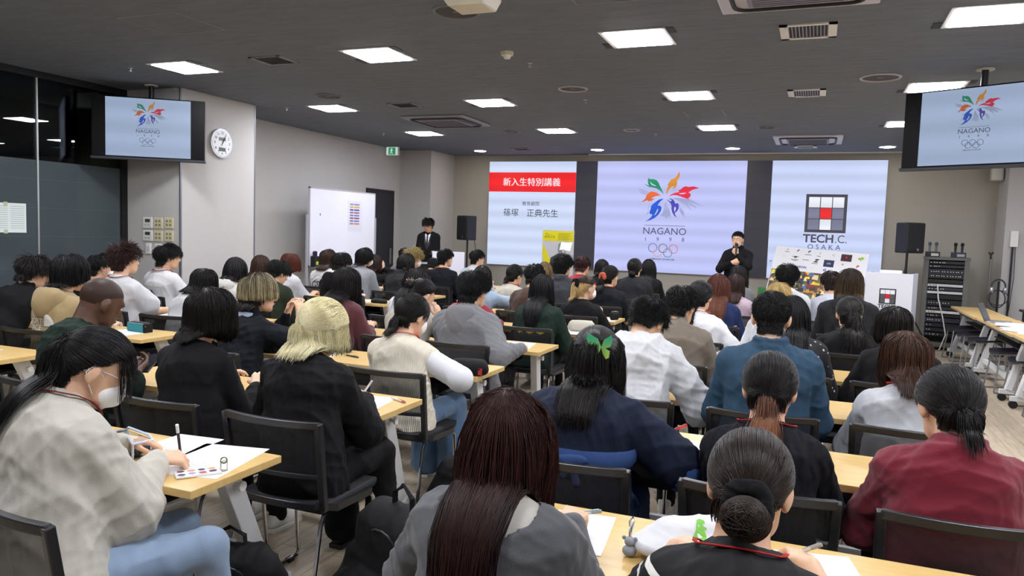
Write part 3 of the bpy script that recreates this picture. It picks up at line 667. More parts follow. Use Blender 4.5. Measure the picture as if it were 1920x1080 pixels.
# ------------------------------------------------------------------ chairs
def chair_mesh_mat():
    m = bpy.data.materials.new('black_mesh_fabric'); m.use_nodes = True; nt = m.node_tree; nt.nodes.clear()
    o = nt.nodes.new('ShaderNodeOutputMaterial'); t = nt.nodes.new('ShaderNodeBsdfTransparent'); d = nt.nodes.new('ShaderNodeBsdfPrincipled')
    d.inputs['Base Color'].default_value = (*lin('16171b'), 1); d.inputs['Roughness'].default_value = 0.6
    mx = nt.nodes.new('ShaderNodeMixShader'); mx.inputs[0].default_value = 0.8
    nt.links.new(t.outputs[0], mx.inputs[1]); nt.links.new(d.outputs[0], mx.inputs[2]); nt.links.new(mx.outputs[0], o.inputs[0]); return m
def make_chair():
    c = empty('mesh_back_chair'); pl = mat('1b1c20', rough=0.38, name='chair_plastic')
    def bx(u, z):  # curved back surface
        t = (z - 0.44) / 0.37; return (u * (0.222 + 0.01 * t), -0.20 - 0.06 * t - 0.035 * (1 - u * u) + 0.02, z)
    mb = MB(); N = 14
    out = [bx(-1 + 2 * i / N, 0.805) for i in range(N + 1)]
    mb.bar(out, 0.026, 0.03); mb.bar([bx(-1 + 2 * i / N, 0.585) for i in range(N + 1)], 0.016, 0.02); mb.bar([bx(-1 + 2 * i / N, 0.455) for i in range(N + 1)], 0.02, 0.03)
    for s in (-1, 1): mb.bar([bx(s, 0.44 + 0.375 * i / 8) for i in range(9)], 0.028, 0.03, up=(0, 1, 0))
    mb.build('backrest', pl, c, bevel=0.004)
    vs = []; fs = []
    for j in range(7):
        for i in range(N + 1): vs.append(bx((-1 + 2 * i / N) * 0.97, 0.59 + 0.21 * j / 6))
    for j in range(6):
        for i in range(N): a = j * (N + 1) + i; fs.append((a, a + 1, a + N + 2, a + N + 1))
    MB().add(vs, fs).build('mesh_panel', chair_mesh_mat(), c, smooth=True)
    mb = MB(); mb.add([(-.225, -.2, .425), (.225, -.2, .425), (.225, .21, .425), (-.225, .21, .425), (-.225, -.2, .46), (.225, -.2, .46), (.225, .23, .465), (-.225, .23, .465)], [(3, 2, 1, 0), (4, 5, 6, 7), (0, 1, 5, 4), (1, 2, 6, 5), (2, 3, 7, 6), (3, 0, 4, 7)])
    mb.build('seat', mat('141519', rough=0.8), c, bevel=0.014)
    for s in (-1, 1):
        MB().bar([(s * .21, -.21, .47), (s * .225, -.1, .43), (s * .225, .16, .42)], 0.02, 0.03).build('seat_bracket', pl, c)
        MB().tube([(s * .21, .17, .42), (s * .215, .2, .38), (s * .22, .235, .03), (s * .22, .22, .012)], 0.0095, 8).build('leg', M_CHROME, c, smooth=True)
        MB().tube([(s * .21, -.16, .42), (s * .215, -.19, .38), (s * .225, -.27, .03), (s * .225, -.255, .012)], 0.0095, 8).build('leg', M_CHROME, c, smooth=True)
        MB().tube([(s * .22, .22, .012), (s * .225, -.255, .012)], 0.0095, 8).build('runner', M_CHROME, c, smooth=True)
        MB().box(s * .22 - .013, s * .22 + .013, .15, .19, 0, .02).box(s * .225 - .013, s * .225 + .013, -.22, -.18, 0, .02).build('glide', M_BLK2, c)
    return c
CH0 = make_chair(); _cused = [False]
def place_chair(x, y, rz, lb, grp='black mesh-back chairs'):
    if not _cused[0]: t = CH0; _cused[0] = True
    else: t = copy_tree(CH0)
    t.location = (x, y, 0); t.rotation_euler = (0, 0, rz); return tag(t, lb, 'chair', grp)

# ------------------------------------------------------------------ front of the room
# whiteboard
wb = empty('whiteboard', (-7.1, 10.33, 0), math.radians(90), 'rolling whiteboard parallel to the left wall in front of the dark door', 'whiteboard')
MB().box(-0.89, 0.89, 0, 0.02, 0.98, 2.15).build('board', mat('eef0fb', rough=0.22, noise=0.03, nscale=2), wb)
m_ = MB(); m_.box(-0.91, 0.91, -0.006, 0.026, 2.15, 2.17).box(-0.91, 0.91, -0.006, 0.026, 0.96, 0.98).box(-0.91, -0.89, -0.006, 0.026, 0.96, 2.17).box(0.89, 0.91, -0.006, 0.026, 0.96, 2.17); m_.build('frame', mat('b9bac2', rough=0.35), wb)
for s in (-1, 1):
    MB().box(s * 0.94 - 0.015, s * 0.94 + 0.015, 0.0, 0.03, 0.1, 1.75).bar([(s * 0.94, -0.28, 0.085), (s * 0.94, 0.30, 0.085)], 0.04, 0.03).build('stand_leg', mat('a9aab0', rough=0.35), wb)
    for yy in (-0.26, 0.28): MB().cyl((s * 0.94 - 0.012, yy, 0.035), 0.035, 0.024, 16, axis='x').build('caster', M_BLACK, wb, smooth=True)
MB().box(-0.85, 0.85, -0.07, 0.0, 0.955, 0.965).box(-0.85, 0.85, -0.075, -0.07, 0.955, 0.98).build('pen_tray', mat('b9bac2', rough=0.35), wb)
m_ = MB(); m_.box(-0.65, -0.63, -0.002, 0, 1.74, 1.78).build('ink_mark', mat('6a7090'), wb)
np_ = empty('notice', (-7.102, 10.63, 1.76), math.radians(90), 'sheet with a small colour chart held on the whiteboard by magnets', 'notice')
MB().box(-0.2, 0.2, -0.004, 0, -0.25, 0.25).build('paper', mat('dfe0ee', rough=0.6), np_)
for k, cc in enumerate(['8d8fb8', 'c9b45a', '4d4f90', 'a95a8a', '5a8aa9', '90506a', '6a7ad0', 'c08a5a']):
    MB().box(-0.15, -0.05, -0.006, -0.0045, 0.18 - k * 0.045, 0.205 - k * 0.045).box(-0.03, 0.12, -0.006, -0.0045, 0.18 - k * 0.045, 0.205 - k * 0.045).build('chart_row', mat(cc), np_)
pc = empty('pen_cup', (-7.13, 9.52, 0.965), 0, 'black cup of markers and a green label on the whiteboard tray', 'pen holder')
# the cup stands on the pen tray
MB().box(-0.035, 0.035, -0.06, 0.06, 0.0, 0.16).build('cup', mat('17181a', rough=0.4), pc)
MB().box(0.035, 0.037, -0.02, 0.05, 0.03, 0.08).build('label', mat('b9d02f', rough=0.5), pc)
m_ = MB()
for i in range(5): m_.cyl((0, -0.045 + i * 0.022, 0.12), 0.008, 0.11 + 0.01 * (i % 2), 8)
m_.build('markers', mat('32243c', rough=0.4), pc)
wb2 = pc; pc.location.x = -7.06
# speakers on stands
def pa_speaker(x, y, yaw, zt, h, wd, lb, lbs):
    s = empty('loudspeaker', (x, y, zt - h), yaw, lb, 'speaker', 'loudspeakers at the front wall'); dp = wd * 0.9
    MB().add([(-wd / 2, -dp / 2, 0), (wd / 2, -dp / 2, 0), (wd * .3, dp / 2, 0), (-wd * .3, dp / 2, 0), (-wd / 2, -dp / 2, h), (wd / 2, -dp / 2, h), (wd * .3, dp / 2, h), (-wd * .3, dp / 2, h)],
             [(3, 2, 1, 0), (4, 5, 6, 7), (0, 1, 5, 4), (1, 2, 6, 5), (2, 3, 7, 6), (3, 0, 4, 7)]).build('cabinet', mat('1a1b22', rough=0.5), s, bevel=0.02)
    MB().box(-wd * .44, wd * .44, -dp / 2 - 0.012, -dp / 2 + 0.002, h * .07, h * .95).build('grille', mat('101118', rough=0.7, noise=0.3, nscale=250), s, bevel=0.006)
    MB().cyl((wd * .1, -dp / 2 - 0.015, h * .12), 0.02, 0.004, 16, axis='y').build('badge', M_STEEL, s)
    t = empty('speaker_stand', (x, y, 0), yaw, lbs, 'stand', 'loudspeaker stands')
    MB().cyl((0, 0, 0.55), 0.018, zt - h - 0.55, 12).cyl((0, 0, 0.12), 0.024, 0.75, 12).build('pole', M_BLACK, t, smooth=True)
    MB().cyl((0, 0, 0.82), 0.032, 0.07, 12).build('collar', M_BLACK, t)
    for k in range(3):
        a = math.radians(90 + 120 * k); MB().tube([(0.03 * math.cos(a), 0.03 * math.sin(a), 0.7), (0.42 * math.cos(a), 0.42 * math.sin(a), 0.012)], 0.011, 8).build('leg', M_BLACK, t)
    MB().tube([(wd * .3, dp / 2 - 0.05, 0), (wd * .34, dp / 2, -0.3), (wd * .3, dp / 2, -0.8)], 0.006, 6).build('cable', M_BLK2, s)
pa_speaker(-6.02, 12.7, math.radians(-25), 1.86, 0.45, 0.31, 'black loudspeaker on a tripod left of the red banner screen', 'black tripod stand carrying the loudspeaker by the banner screen')
pa_speaker(1.24, 12.6, math.radians(38), 1.92, 0.45, 0.33, 'black loudspeaker on a pole right of the grid emblem screen', 'black pole stand behind the white lectern on the right')
# lecterns
lc = empty('lectern', (-6.0, 11.72, 0), math.radians(24), 'white fronted lectern where the man in a dark suit stands', 'lectern')
MB().box(-0.2, 0.36, 0.0, 0.03, 0.15, 1.21).build('front_panel', mat('e4e5f2', rough=0.4), lc, bevel=0.01)
MB().box(-0.50, -0.1, -0.02, 0.40, 0.985, 1.01).build('side_shelf', mat('b0b2b8', rough=0.3), lc)
MB().box(-0.25, 0.25, 0.03, 0.40, 1.15, 1.17).build('desktop', mat('26272d', rough=0.4), lc)
MB().box(-0.47, -0.22, 0.05, 0.38, 0.05, .985).box(-0.2, 0.24, 0.05, 0.38, 0.05, 1.15).box(-0.45, 0.28, 0.03, 0.40, 0.0, 0.05).build('pedestal', M_BLACK, lc)
o = MB().box(-0.17, 0.17, -0.12, 0.12, 0, 0.015).build('laptop', mat('2a2b30', rough=0.3), None, loc=(-6.03, 11.93, 1.17)); tag(o, 'dark closed laptop on the left lectern', 'laptop')
le = empty('lectern', (0.93, 11.5, 0), math.radians(-14), 'white lectern with a grid emblem and TECH.C. wording on the right', 'lectern')
MB().box(-0.29, 0.30, 0, 0.02, 0.02, 1.2).build('front_panel', mat('dcdfe6', rough=0.35), le)
MB().box(0.28, 0.30, 0.02, 0.42, 0.02, 1.2).box(-0.29, -0.27, 0.02, 0.42, 0.02, 1.2).build('side_panel', mat('e6eefb', rough=0.35), le)
MB().box(-0.27, 0.28, 0.02, 0.42, 1.1, 1.13).build('desktop', mat('d5d7db', rough=0.4), le)
techlogo(le, 0.21, 0.0, 0.88, lambda c: mat({'3f3c46': '26262b', 'eef2fb': 'e8eaf0', '7b7d97': '55565c', 'ee1111': 'd4141c'}[c], rough=0.4), -0.0015)
m_ = MB(); text_mb(m_, 'TECH', 0.075, -0.115, 0.735, -0.002, 'LEFT', offset=0.002); text_mb(m_, '.C.', 0.075, 0.125, 0.735, -0.002, 'RIGHT'); text_mb(m_, 'OSAKA', 0.048, 0, 0.68, -0.002, space=1.5); m_.build('logo_wording', mat('2c2c33'), le)
o = MB().box(-0.14, 0.14, -0.1, 0.1, 0, 0.02).add([(-.14, .08, .02), (.14, .08, .02), (.14, .12, .1), (-.14, .12, .1)], [(0, 1, 2, 3)]).build('document_tray', mat('cfd2d8', rough=0.4), None, loc=(0.98, 11.72, 1.13)); tag(o, 'pale laptop tray on top of the right lectern', 'tray')
# roll-up poster
rp_ = empty('poster_stand', (-4.05, 12.1, 0), math.radians(-3), 'yellow topped poster of a person in a dark jacket, standing by the banner screen', 'poster')
m_ = MB(); m_.box(-0.285, 0.285, 0, 0.008, 0.72, 1.64); m_.build('poster_sheet', mat('b9b9bd', rough=0.25), rp_)
MB().box(-0.275, 0.275, -0.0035, -0.001, 1.46, 1.63).poly([(-.275, 1.42), (-.275, 1.18), (-.14, .98), (-.12, 1.12)], -0.002).build('yellow_block', mat('d2c912', rough=0.4), rp_)
m_ = MB(); text_mb(m_, '篠塚正典', 0.045, -0.15, 1.525, -0.005, space=1.15)
for k in range(9): m_.box(0.0, 0.24 - 0.03 * (k % 3), -0.005, -0.004, 1.59 - k * 0.014, 1.594 - k * 0.014)
m_.box(-0.23, -0.18, -0.005, -0.004, 1.575, 1.585); m_.box(-0.23, -0.09, -0.005, -0.004, 1.558, 1.561); m_.build('poster_wording', mat('6f6a10'), rp_)
m_ = MB(); m_.poly([(-.12, 1.18), (.02, 1.26), (.1, 1.25), (.19, 1.19), (.21, 1.05), (.21, .8), (-.02, .8), (-.12, .95), (-.14, 1.1)], -0.004); m_.build('jacket_figure', mat('33343a'), rp_)
m_ = MB(); m_.poly([(0.0, 1.30), (.01, 1.41), (.06, 1.45), (.09, 1.44), (.07, 1.31), (.09, 1.26), (.02, 1.26)], -0.0032); m_.build('head_figure', mat('77777b'), rp_)
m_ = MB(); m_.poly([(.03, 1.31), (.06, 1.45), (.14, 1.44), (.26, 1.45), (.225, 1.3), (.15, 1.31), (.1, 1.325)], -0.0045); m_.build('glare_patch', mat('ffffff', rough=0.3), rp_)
MB().poly([(-.13, 1.12), (-.05, 0.98), (-.07, .9), (-.14, 1.0)], -0.0055).build('lower_yellow_block', mat('c9a91c'), rp_)
MB().box(-0.02, 0.02, 0.008, 0.03, 0.03, 1.6).box(-0.25, 0.25, -0.05, 0.09, 0, 0.03).box(-0.02, .02, -0.0, .008, 0.03, .72).build('stand_pole', mat('8f9096', rough=0.3, metal=0.6), rp_)
# front table and logo board
ft = make_table(); ft.location = (-0.35, 12.75, 0); ft.rotation_euler = (0, 0, 0); tag(ft, 'maple table carrying the logo board in front of the right screens', 'table', 'maple folding tables in rows')
B = empty('logo_board', (0.03, 12.18, 0.73), 0, 'large white board of company logos with photos along its lower half, leaning by the presenter', 'sign board')
BW, BH = 1.33, 0.90
_a = Vector((.985, -.12, -.06)).normalized(); _u = Vector((.11, .5, .73)); _u = (_u - _a * _u.dot(_a)).normalized(); _n = _u.cross(_a)
B.matrix_world = Matrix(((_a.x, _n.x, _u.x, -.04), (_a.y, _n.y, _u.y, 12.02), (_a.z, _n.z, _u.z, .735), (0, 0, 0, 1)))
MB().box(-BW / 2, BW / 2, 0, 0.012, 0, BH).build('panel', mat('d9d9db', rough=0.4), B)
CO = lambda c: mat(c, rough=0.5)
logos = MB(); dk = MB(); 
def LP(px, py): return ((px - 620) / 1050 * BW - 0.0, BH - (py - 150) / 720 * BH)
m_ = MB()
text_mb(m_, 'Z', 0.075, *LP(580, 320), -0.002, offset=0.006, shear=0.3); text_mb(m_, 'H', 0.05, *LP(340, 295), -0.002, offset=0.004, shear=0.2); text_mb(m_, 'A', 0.045, *LP(235, 190), -0.002); text_mb(m_, 'S', 0.045, *LP(608, 205), -0.002, shear=0.3)
m_.bar([(LP(300, 285)[0], -0.002, LP(300, 285)[1]), (LP(380, 285)[0], -0.002, LP(380, 285)[1])], 0.001, 0.008, up=(0, 0, 1))
for (x, y, w2) in ((235, 225, 50), (602, 248, 40), (340, 330, 95), (465, 320, 75), (572, 360, 70), (340, 345, 60), (480, 242, 75)): a, b = LP(x, y); m_.box(a - w2 / 1050 * BW / 2, a + w2 / 1050 * BW / 2, -0.002, -0.001, b - 0.004, b + 0.004)
m_.build('black_logos', CO('2b2b30'), B)
m_ = MB(); text_mb(m_, 'ZEON', 0.05, *LP(437, 432), -0.002, offset=0.002); text_mb(m_, 'G', 0.06, *LP(695, 440), -0.002, offset=0.003, shear=0.2); text_mb(m_, 'C', 0.05, *LP(765, 215), -0.002)
for (x, y, r_) in ((360, 195, .024), (490, 195, .026), (68, 390, .018)): a, b = LP(x, y); m_.poly([(a - r_, b - r_ * .4), (a, b + r_), (a + r_, b + r_ * .4), (a + r_ * .2, b), (a - r_ * .5, b - r_)], -0.002)
m_.build('blue_logos', CO('2d4a94'), B)
a, b = LP(908, 235); m_ = MB().box(a - .075, a + .075, -0.003, -0.001, b - .062, b + .062); m_.build('maroon_logo', CO('3a1b1d'), B)
MB().cyl((a, -0.0035, b + .01), .014, .0005, 12, axis='y').build('maroon_logo_emblem', CO('b3262b'), B)
a, b = LP(728, 340); MB().box(a - .072, a + .072, -0.003, -0.001, b - .062, b + .062).build('navy_logo', CO('20284a'), B)
m_ = MB(); text_mb(m_, '(all)', 0.04, a, b, -0.0036); m_.build('navy_logo_wording', CO('c9cfe0'), B)
m_ = MB()
a, b = LP(1068, 230)
m_.cyl((a - .02, -0.002, b), .022, .001, 14, axis='y').cyl((a + .015, -0.002, b + .012), .024, .001, 14, axis='y').box(a - .006, a + .006, -.002, -.001, b - .04, b); m_.build('green_logo', CO('8fb43a'), B)
m_ = MB(); text_mb(m_, 'P', 0.06, *LP(1040, 345), -0.002, offset=0.004, shear=0.3); text_mb(m_, '※', 0.06, *LP(880, 335), -0.002); m_.build('red_logos', CO('c0303a'), B)
m_ = MB(); text_mb(m_, 'TI', 0.05, *LP(210, 295), -0.002); text_mb(m_, '△', 0.03, *LP(555, 425), -0.002); m_.build('gold_logos', CO('bfb58c'), B)
rg = random.Random(5)
pcs = ['7a5a3c', 'c9962f', 'e0b23a', '3f2a24', '6b3a3a', '9a7a56', '2f3a5a', 'b5813a', '5a6a30', 'd8c9a0', '8a2f30', '4a6aa0', 'e3cf3a', '2a2524']
for k in range(14):
    m_ = MB()
    for q in range(22):
        i = rg.randrange(24); j = rg.randrange(9); x0 = -BW / 2 + 0.015 + i * (BW - 0.03) / 24; z0 = 0.015 + j * 0.048
        ww = rg.uniform(0.03, 0.09); hh = rg.uniform(0.03, 0.08); x1 = min(x0 + ww, BW / 2 - .01); z1 = min(z0 + hh, 0.47)
        m_.poly([(x0, z0), (x1, z0 + rg.uniform(-.006, .006)), (x1 - rg.uniform(0, .02), z1), (x0 + rg.uniform(0, .02), z1 - rg.uniform(0, .01))], -0.0016 - 0.0002 * k)
    m_.build('photo_collage', mat(pcs[k], rough=0.45, noise=0.25, nscale=60), B)
m_ = MB().box(-BW / 2 + .01, BW / 2 - .01, -0.0012, -0.0002, 0.01, 0.47); m_.build('collage_ground', mat('57452f', rough=0.5, noise=0.5, nscale=25), B)
g_ = MB().add([(-.1, -.06, 0), (.1, -.06, 0), (.1, 0, .14), (-.1, 0, .14), (-.1, .06, 0), (.1, .06, 0)], [(0, 1, 2, 3), (5, 4, 3, 2), (0, 3, 4), (1, 5, 2)]).build('tent_card', CO('2f8a3c'), None, loc=(-0.72, 12.35, 0.72)); tag(g_, 'green tent card standing on the front table left of the logo board', 'card')
# equipment rack
rk = empty('equipment_rack', (1.86, 13.35, 0), math.radians(-6), 'tall grey 19-inch equipment rack full of audio gear by the right lectern', 'equipment rack')
MB().box(-0.30, -0.235, -0.28, 0.28, 0.05, 1.38).box(0.235, 0.30, -0.28, 0.28, 0.05, 1.38).box(-0.31, 0.31, -0.3, 0.3, 1.38, 1.42).box(-0.3, 0.3, -0.28, 0.28, 0.05, 0.12).box(-0.235, 0.235, 0.24, 0.28, .12, 1.38).build('cabinet', mat('62635f', rough=0.5), rk)
for (x, y) in ((-.26, -.24), (.26, -.24), (-.26, .24), (.26, .24)): MB().cyl((x - .015, y, .028), .028, .03, 12, axis='x').build('caster', M_BLACK, rk)
MB().box(-.235, .235, -.1, .24, .12, 1.38).build('interior', M_BLK2, rk)
uz = 1.36; rg = random.Random(3)
for k, (hh, cc, knobs) in enumerate([(.045, '15161c', 6), (.045, '1a1b22', 4), (.15, '17181f', 24), (.06, '0a0a0c', 0), (.04, 'bfc2c5', 4), (.045, '26272b', 6), (.04, 'c8cacc', 0), (.07, '0b0b0d', 0), (.09, '14151a', 8), (.05, '22252c', 4), (.04, 'd0cfc9', 3), (.045, '16181c', 4), (.07, '2b2d36', 5), (.06, '13151f', 2), (.06, '13151f', 2), (.06, '101014', 5)]):
    z1 = uz; z0 = uz - hh + 0.004; uz -= hh + .012
    u_ = MB().box(-.232, .232, -.285, -.1, z0, z1).build('rack_unit', mat(cc, rough=0.45), rk)
    if knobs:
        a = MB()
        for q in range(knobs):
            xx = -.2 + .4 * (q % 12) / 11 + rg.uniform(-.01, .01); zz = z0 + (z1 - z0) * (0.5 if knobs < 12 else (0.25 + 0.45 * (q // 12))) ; a.box(xx - .007, xx + .007, -.293, -.285, zz - .006, zz + .006)
        a.build('unit_controls', mat('d8dade' if int(cc[:2], 16) < 100 else '3a3b40', rough=0.4), u_)
MB().tube([(-.1, -.29, 1.0), (-.08, -.33, .8), (.0, -.36, .5), (.05, -.36, .25), (-.02, -.4, .02)], .009, 8).build('white_cable', mat('dddcd6', rough=0.4), rk, smooth=True)
def receiver(x, lb, c1, c2, z=1.42):
    r_ = empty('microphone_charger', (x, 13.3, z), math.radians(-6), lb, 'microphone charger', 'microphone chargers on the rack')
    MB().box(-.1, .1, -.06, .07, 0, .08).build('charger_base', mat('2b2d33', rough=0.45), r_, bevel=.006)
    MB().box(-.02, .08, -.063, -.06, .015, .055).build('label', mat('d5d5c4' if c1 else 'a9b0bf', rough=0.5), r_)
    for s in (-1, 1):
        m_ = empty('microphone', (x + s * .045, 13.3, z + .075), 0, ('grey' if c1 else 'black') + ' microphone standing in the %s charger, %s one' % ('left' if c1 else 'right', 'left' if s < 0 else 'right'), 'microphone', 'microphones in the chargers')
        MB().cyl((0, 0, 0), .014, .1, 14, .019).build('handle', mat(c2, rough=0.4), m_, smooth=True)
        MB().ell((0, 0, .125), (.026, .026, .03), 14, 10).build('grille_head', mat('55575c' if c1 else '16171a', rough=0.5, metal=0.3), m_, smooth=True)
receiver(1.66, 'left charger base on the equipment rack with a cream label', True, '6b6d74'); receiver(2.01, 'right charger base on the equipment rack with a grey label', False, '26272c')
# microphone stand, tripod, wall box with rod
ms_ = empty('microphone_stand', (2.42, 13.2, 0), 0, 'slim chrome microphone stand with a black clip right of the rack', 'stand')
MB().cyl((0, 0, .02), .008, 1.42, 10).cyl((0, 0, 0), .12, .02, 24).build('pole', M_CHROME, ms_, smooth=True)
MB().tube([(-.03, 0, 1.52), (0, 0, 1.49), (.03, 0, 1.52)], .016, 8).cyl((0, 0, 1.42), .014, .07, 10).build('clip', M_BLACK, ms_)
tp = empty('headphone_stand', (2.5, 12.95, 0), 0, 'black headphones and cables hanging on a short stand beside the rack', 'stand')
MB().cyl((0, 0, 0.02), .014, 1.08, 10).cyl((0, 0, 0), .14, .02, 20).build('pole', M_BLACK, tp)
MB().tube([(.09 * math.cos(a), 0, 1.02 + .11 * math.sin(a)) for a in [math.radians(-30 + 24 * i) for i in range(11)]], .012, 8).build('headband', mat('33343a', rough=0.35), tp)
MB().ell((-.085, 0, .97), (.03, .04, .05)).ell((.085, 0, .97), (.03, .04, .05)).build('ear_cups', mat('b8bcc4', rough=0.25, metal=0.6), tp, smooth=True)
MB().tube([(.1 * math.cos(a), .02, .84 + .13 * math.sin(a)) for a in [2 * math.pi * i / 20 for i in range(20)]], .008, 6, closed=True).tube([(.13 * math.cos(a), -.02, .86 + .11 * math.sin(a)) for a in [2 * math.pi * i / 20 for i in range(20)]], .006, 6, closed=True).build('cable_coil', mat('2b2d33', rough=0.4), tp)
wr = empty('antenna', (2.72, 13.32, 1.55), 0, 'white wall box with a long black rod hanging below it at the right corner', 'antenna')
MB().box(-.05, .05, -.04, .03, .06, .3).build('box', M_WHITE, wr, bevel=.006)
MB().cyl((-.01, -.01, -1.5), .014, 1.56, 10).tube([(.02, -.03, .06), (.03, -.04, -.4), (0, -.03, -.9)], .005, 6).build('rod', mat('1c1c30', rough=0.4), wr)

# ------------------------------------------------------------------ side tables and stools on the right
def side_table(x, y0, y1, lb):
    t = empty('side_table', (x, (y0 + y1) / 2, 0), 0, lb, 'table', 'side tables along the right wall'); a = (y1 - y0) / 2; h = .72
    MB().box(0, .45, -a, a, h - .028, h).build('tabletop', M_MAPLE, t, bevel=.002)
    MB().box(.1, .15, -a + .1, a - .1, h - .1, h - .03).build('beam', mat('4a5060', rough=0.5), t)
    MB().box(.16, .36, -a + .2, a - .2, .52, .53).box(.36, .37, -a + .2, a - .2, .35, h - .03).build('shelf', M_BLK2, t)
    for s in (-1, 1):
        y = s * (a - .18)
        l = MB().bar([(.2, y, h - .03), (.05, y, .12)], .06, .09, up=(0, 1, 0)).build('leg', M_WMET, t, bevel=.004)
        MB().bar([(-.03, y, .1), (.4, y, .1)], .05, .05).build('foot', M_WMET, l, bevel=.006)
        for xx in (.0, .37): MB().cyl((xx, y - .02, .04), .04, .04, 18, axis='y').build('caster', M_BLACK, l, smooth=True)
    MB().box(.06, .1, -a + .18, a - .18, .2, .25).build('stretcher', M_WMET, t)
side_table(1.86, 10.83, 12.62, 'maple side table with white legs farthest along the right wall, beside the rack')
side_table(1.88, 9.0, 10.8, 'maple side table with a laptop and papers along the right wall')
side_table(1.9, 7.17, 8.97, 'maple side table cut by the right edge of the view')
o = MB().box(0, .45, -.9, .9, .69, .72).box(.02, .06, -.8, -.76, 0, .69).box(.39, .43, -.8, -.76, 0, .69).box(.02, .06, .76, .8, 0, .69).box(.39, .43, .76, .8, 0, .69).build('side_desk', mat('2c2e36', rough=0.4), None, loc=(2.75, 11.9, 0)); tag(o, 'dark topped desk against the right wall behind the side tables', 'desk')
def make_stool():
    s = empty('stool'); mb = MB()
    vs = []; fs = []; N = 8
    for j in range(N + 1):
        for i in range(N + 1):
            u = -1 + 2 * i / N; v = -1 + 2 * j / N; r = max(abs(u), abs(v)); k = .19
            vs.append((u * k * (1 - .12 * v * v), v * k * (1 - .12 * u * u), .45 + .035 * u * u - .012 * (v + 1)))
    n = len(vs); vs += [(a, b, c - .02) for a, b, c in vs]
    for j in range(N):
        for i in range(N): a = j * (N + 1) + i; fs += [(a, a + 1, a + N + 2, a + N + 1), (n + a + N + 1, n + a + N + 2, n + a + 1, n + a)]
    ring = [i for i in range(N + 1)] + [(j + 1) * (N + 1) + N for j in range(N)] + [N * (N + 1) + N - 1 - i for i in range(N)] + [(N - 1 - j) * (N + 1) for j in range(N - 1)]
    for q in range(len(ring)): a, b = ring[q], ring[(q + 1) % len(ring)]; fs.append((b, a, a + n, b + n))
    mb.add(vs, fs); mb.build('seat', mat('20222e', rough=0.35), s, smooth=True)
    for x in (-1, 1):
        for y in (-1, 1): MB().tube([(x * .14, y * .14, .44), (x * .19, y * .19, .012)], .009, 8).build('leg', M_STEEL, s, smooth=True)
        MB().tube([(x * .19, -.19, .012), (x * .19, .19, .012)], .009, 8).build('runner', M_STEEL, s, smooth=True)
    return s
st0 = None
for i, (x, y, lb) in enumerate([(1.95, 12.1, 'farthest black stool under the side tables, beside the rack'), (1.98, 11.45, 'second black stool from the rack under the side tables'), (2.0, 10.75, 'third black stool from the rack under the side tables'), (2.05, 9.75, 'black stool under the side table that holds the laptop'), (2.1, 9.1, 'black stool nearest the laptop table edge'), (2.1, 8.2, 'black stool under the side table cut by the right edge')]):
    s = make_stool() if st0 is None else copy_tree(st0); st0 = st0 or s; s.location = (x, y, 0); s.rotation_euler = (0, 0, math.radians(95)); tag(s, lb, 'stool', 'black stools under the side tables')
st1 = None
for i, (x, y, lb) in enumerate([(2.55, 12.0, 'black padded chair farthest behind the side tables'), (2.62, 11.3, 'second black padded chair behind the side tables'), (2.66, 10.6, 'third black padded chair behind the side tables'), (2.72, 9.9, 'black padded chair behind the laptop, nearest the right edge')]):
    c = copy_tree(CH0); c.location = (x, y, 0); c.rotation_euler = (0, 0, math.radians(80)); tag(c, lb, 'chair', 'empty chairs behind the side tables')
lp = empty('laptop', (2.02, 10.3, .72), math.radians(70), 'open silver laptop on the side table by the right wall', 'laptop')
MB().box(-.16, .16, -.11, .11, 0, .015).build('base', mat('b9bcc0', rough=0.3, metal=0.6), lp, bevel=.003)
MB().add([(-.16, .11, .012), (.16, .11, .012), (.16, .2, .215), (-.16, .2, .215), (-.16, .117, .01), (.16, .117, .01), (.16, .207, .213), (-.16, .207, .213)], [(0, 1, 2, 3), (7, 6, 5, 4), (0, 4, 5, 1), (1, 5, 6, 2), (2, 6, 7, 3), (3, 7, 4, 0)]).build('lid', mat('5c6068', rough=0.3, metal=0.4), lp)
rg = random.Random(9)
for i in range(7):
    x = 2.0 + rg.uniform(0, .2); y = 9.2 + i * .13
    o = MB().box(-.105, .105, -.148, .148, 0, .003 + .004 * (i % 3)).build('paper_sheet', mat('e4e8ee', rough=0.6), None, loc=(x, y, .7203 + .0032 * i)); o.rotation_euler = (0, 0, rg.uniform(-1, 1)); tag(o, ['white paper nearest the laptop on the side table', 'second sheet from the laptop on the side table', 'third sheet from the laptop on the side table', 'fourth sheet from the laptop on the side table', 'fifth sheet from the laptop on the side table', 'sixth sheet from the laptop on the side table', 'sheet farthest from the laptop on the side table'][6 - i], 'paper', 'papers spread on the side table')
for i, (x, y, lb) in enumerate([(2.86, 12.25, 'pale blue tissue pack on the dark desk by the right wall'), (2.86, 12.05, 'white and blue plastic bag on the dark desk by the right wall')]):
    P_ = [el((0, 0, .11), (.07, .06, .12)), el((.03, 0, .2), (.03, .03, .07))]; v, q = isosurf(P_, .012); v[:, 2] = np.maximum(v[:, 2], 0); v += vnormals(v, q) * folds(v, i, .006, 40)[:, None]
    o = np_mesh('plastic_bag', v, q, mat('cfe0f0', rough=0.3)); o.location = (x, y, .72); tag(o, lb, 'bag')
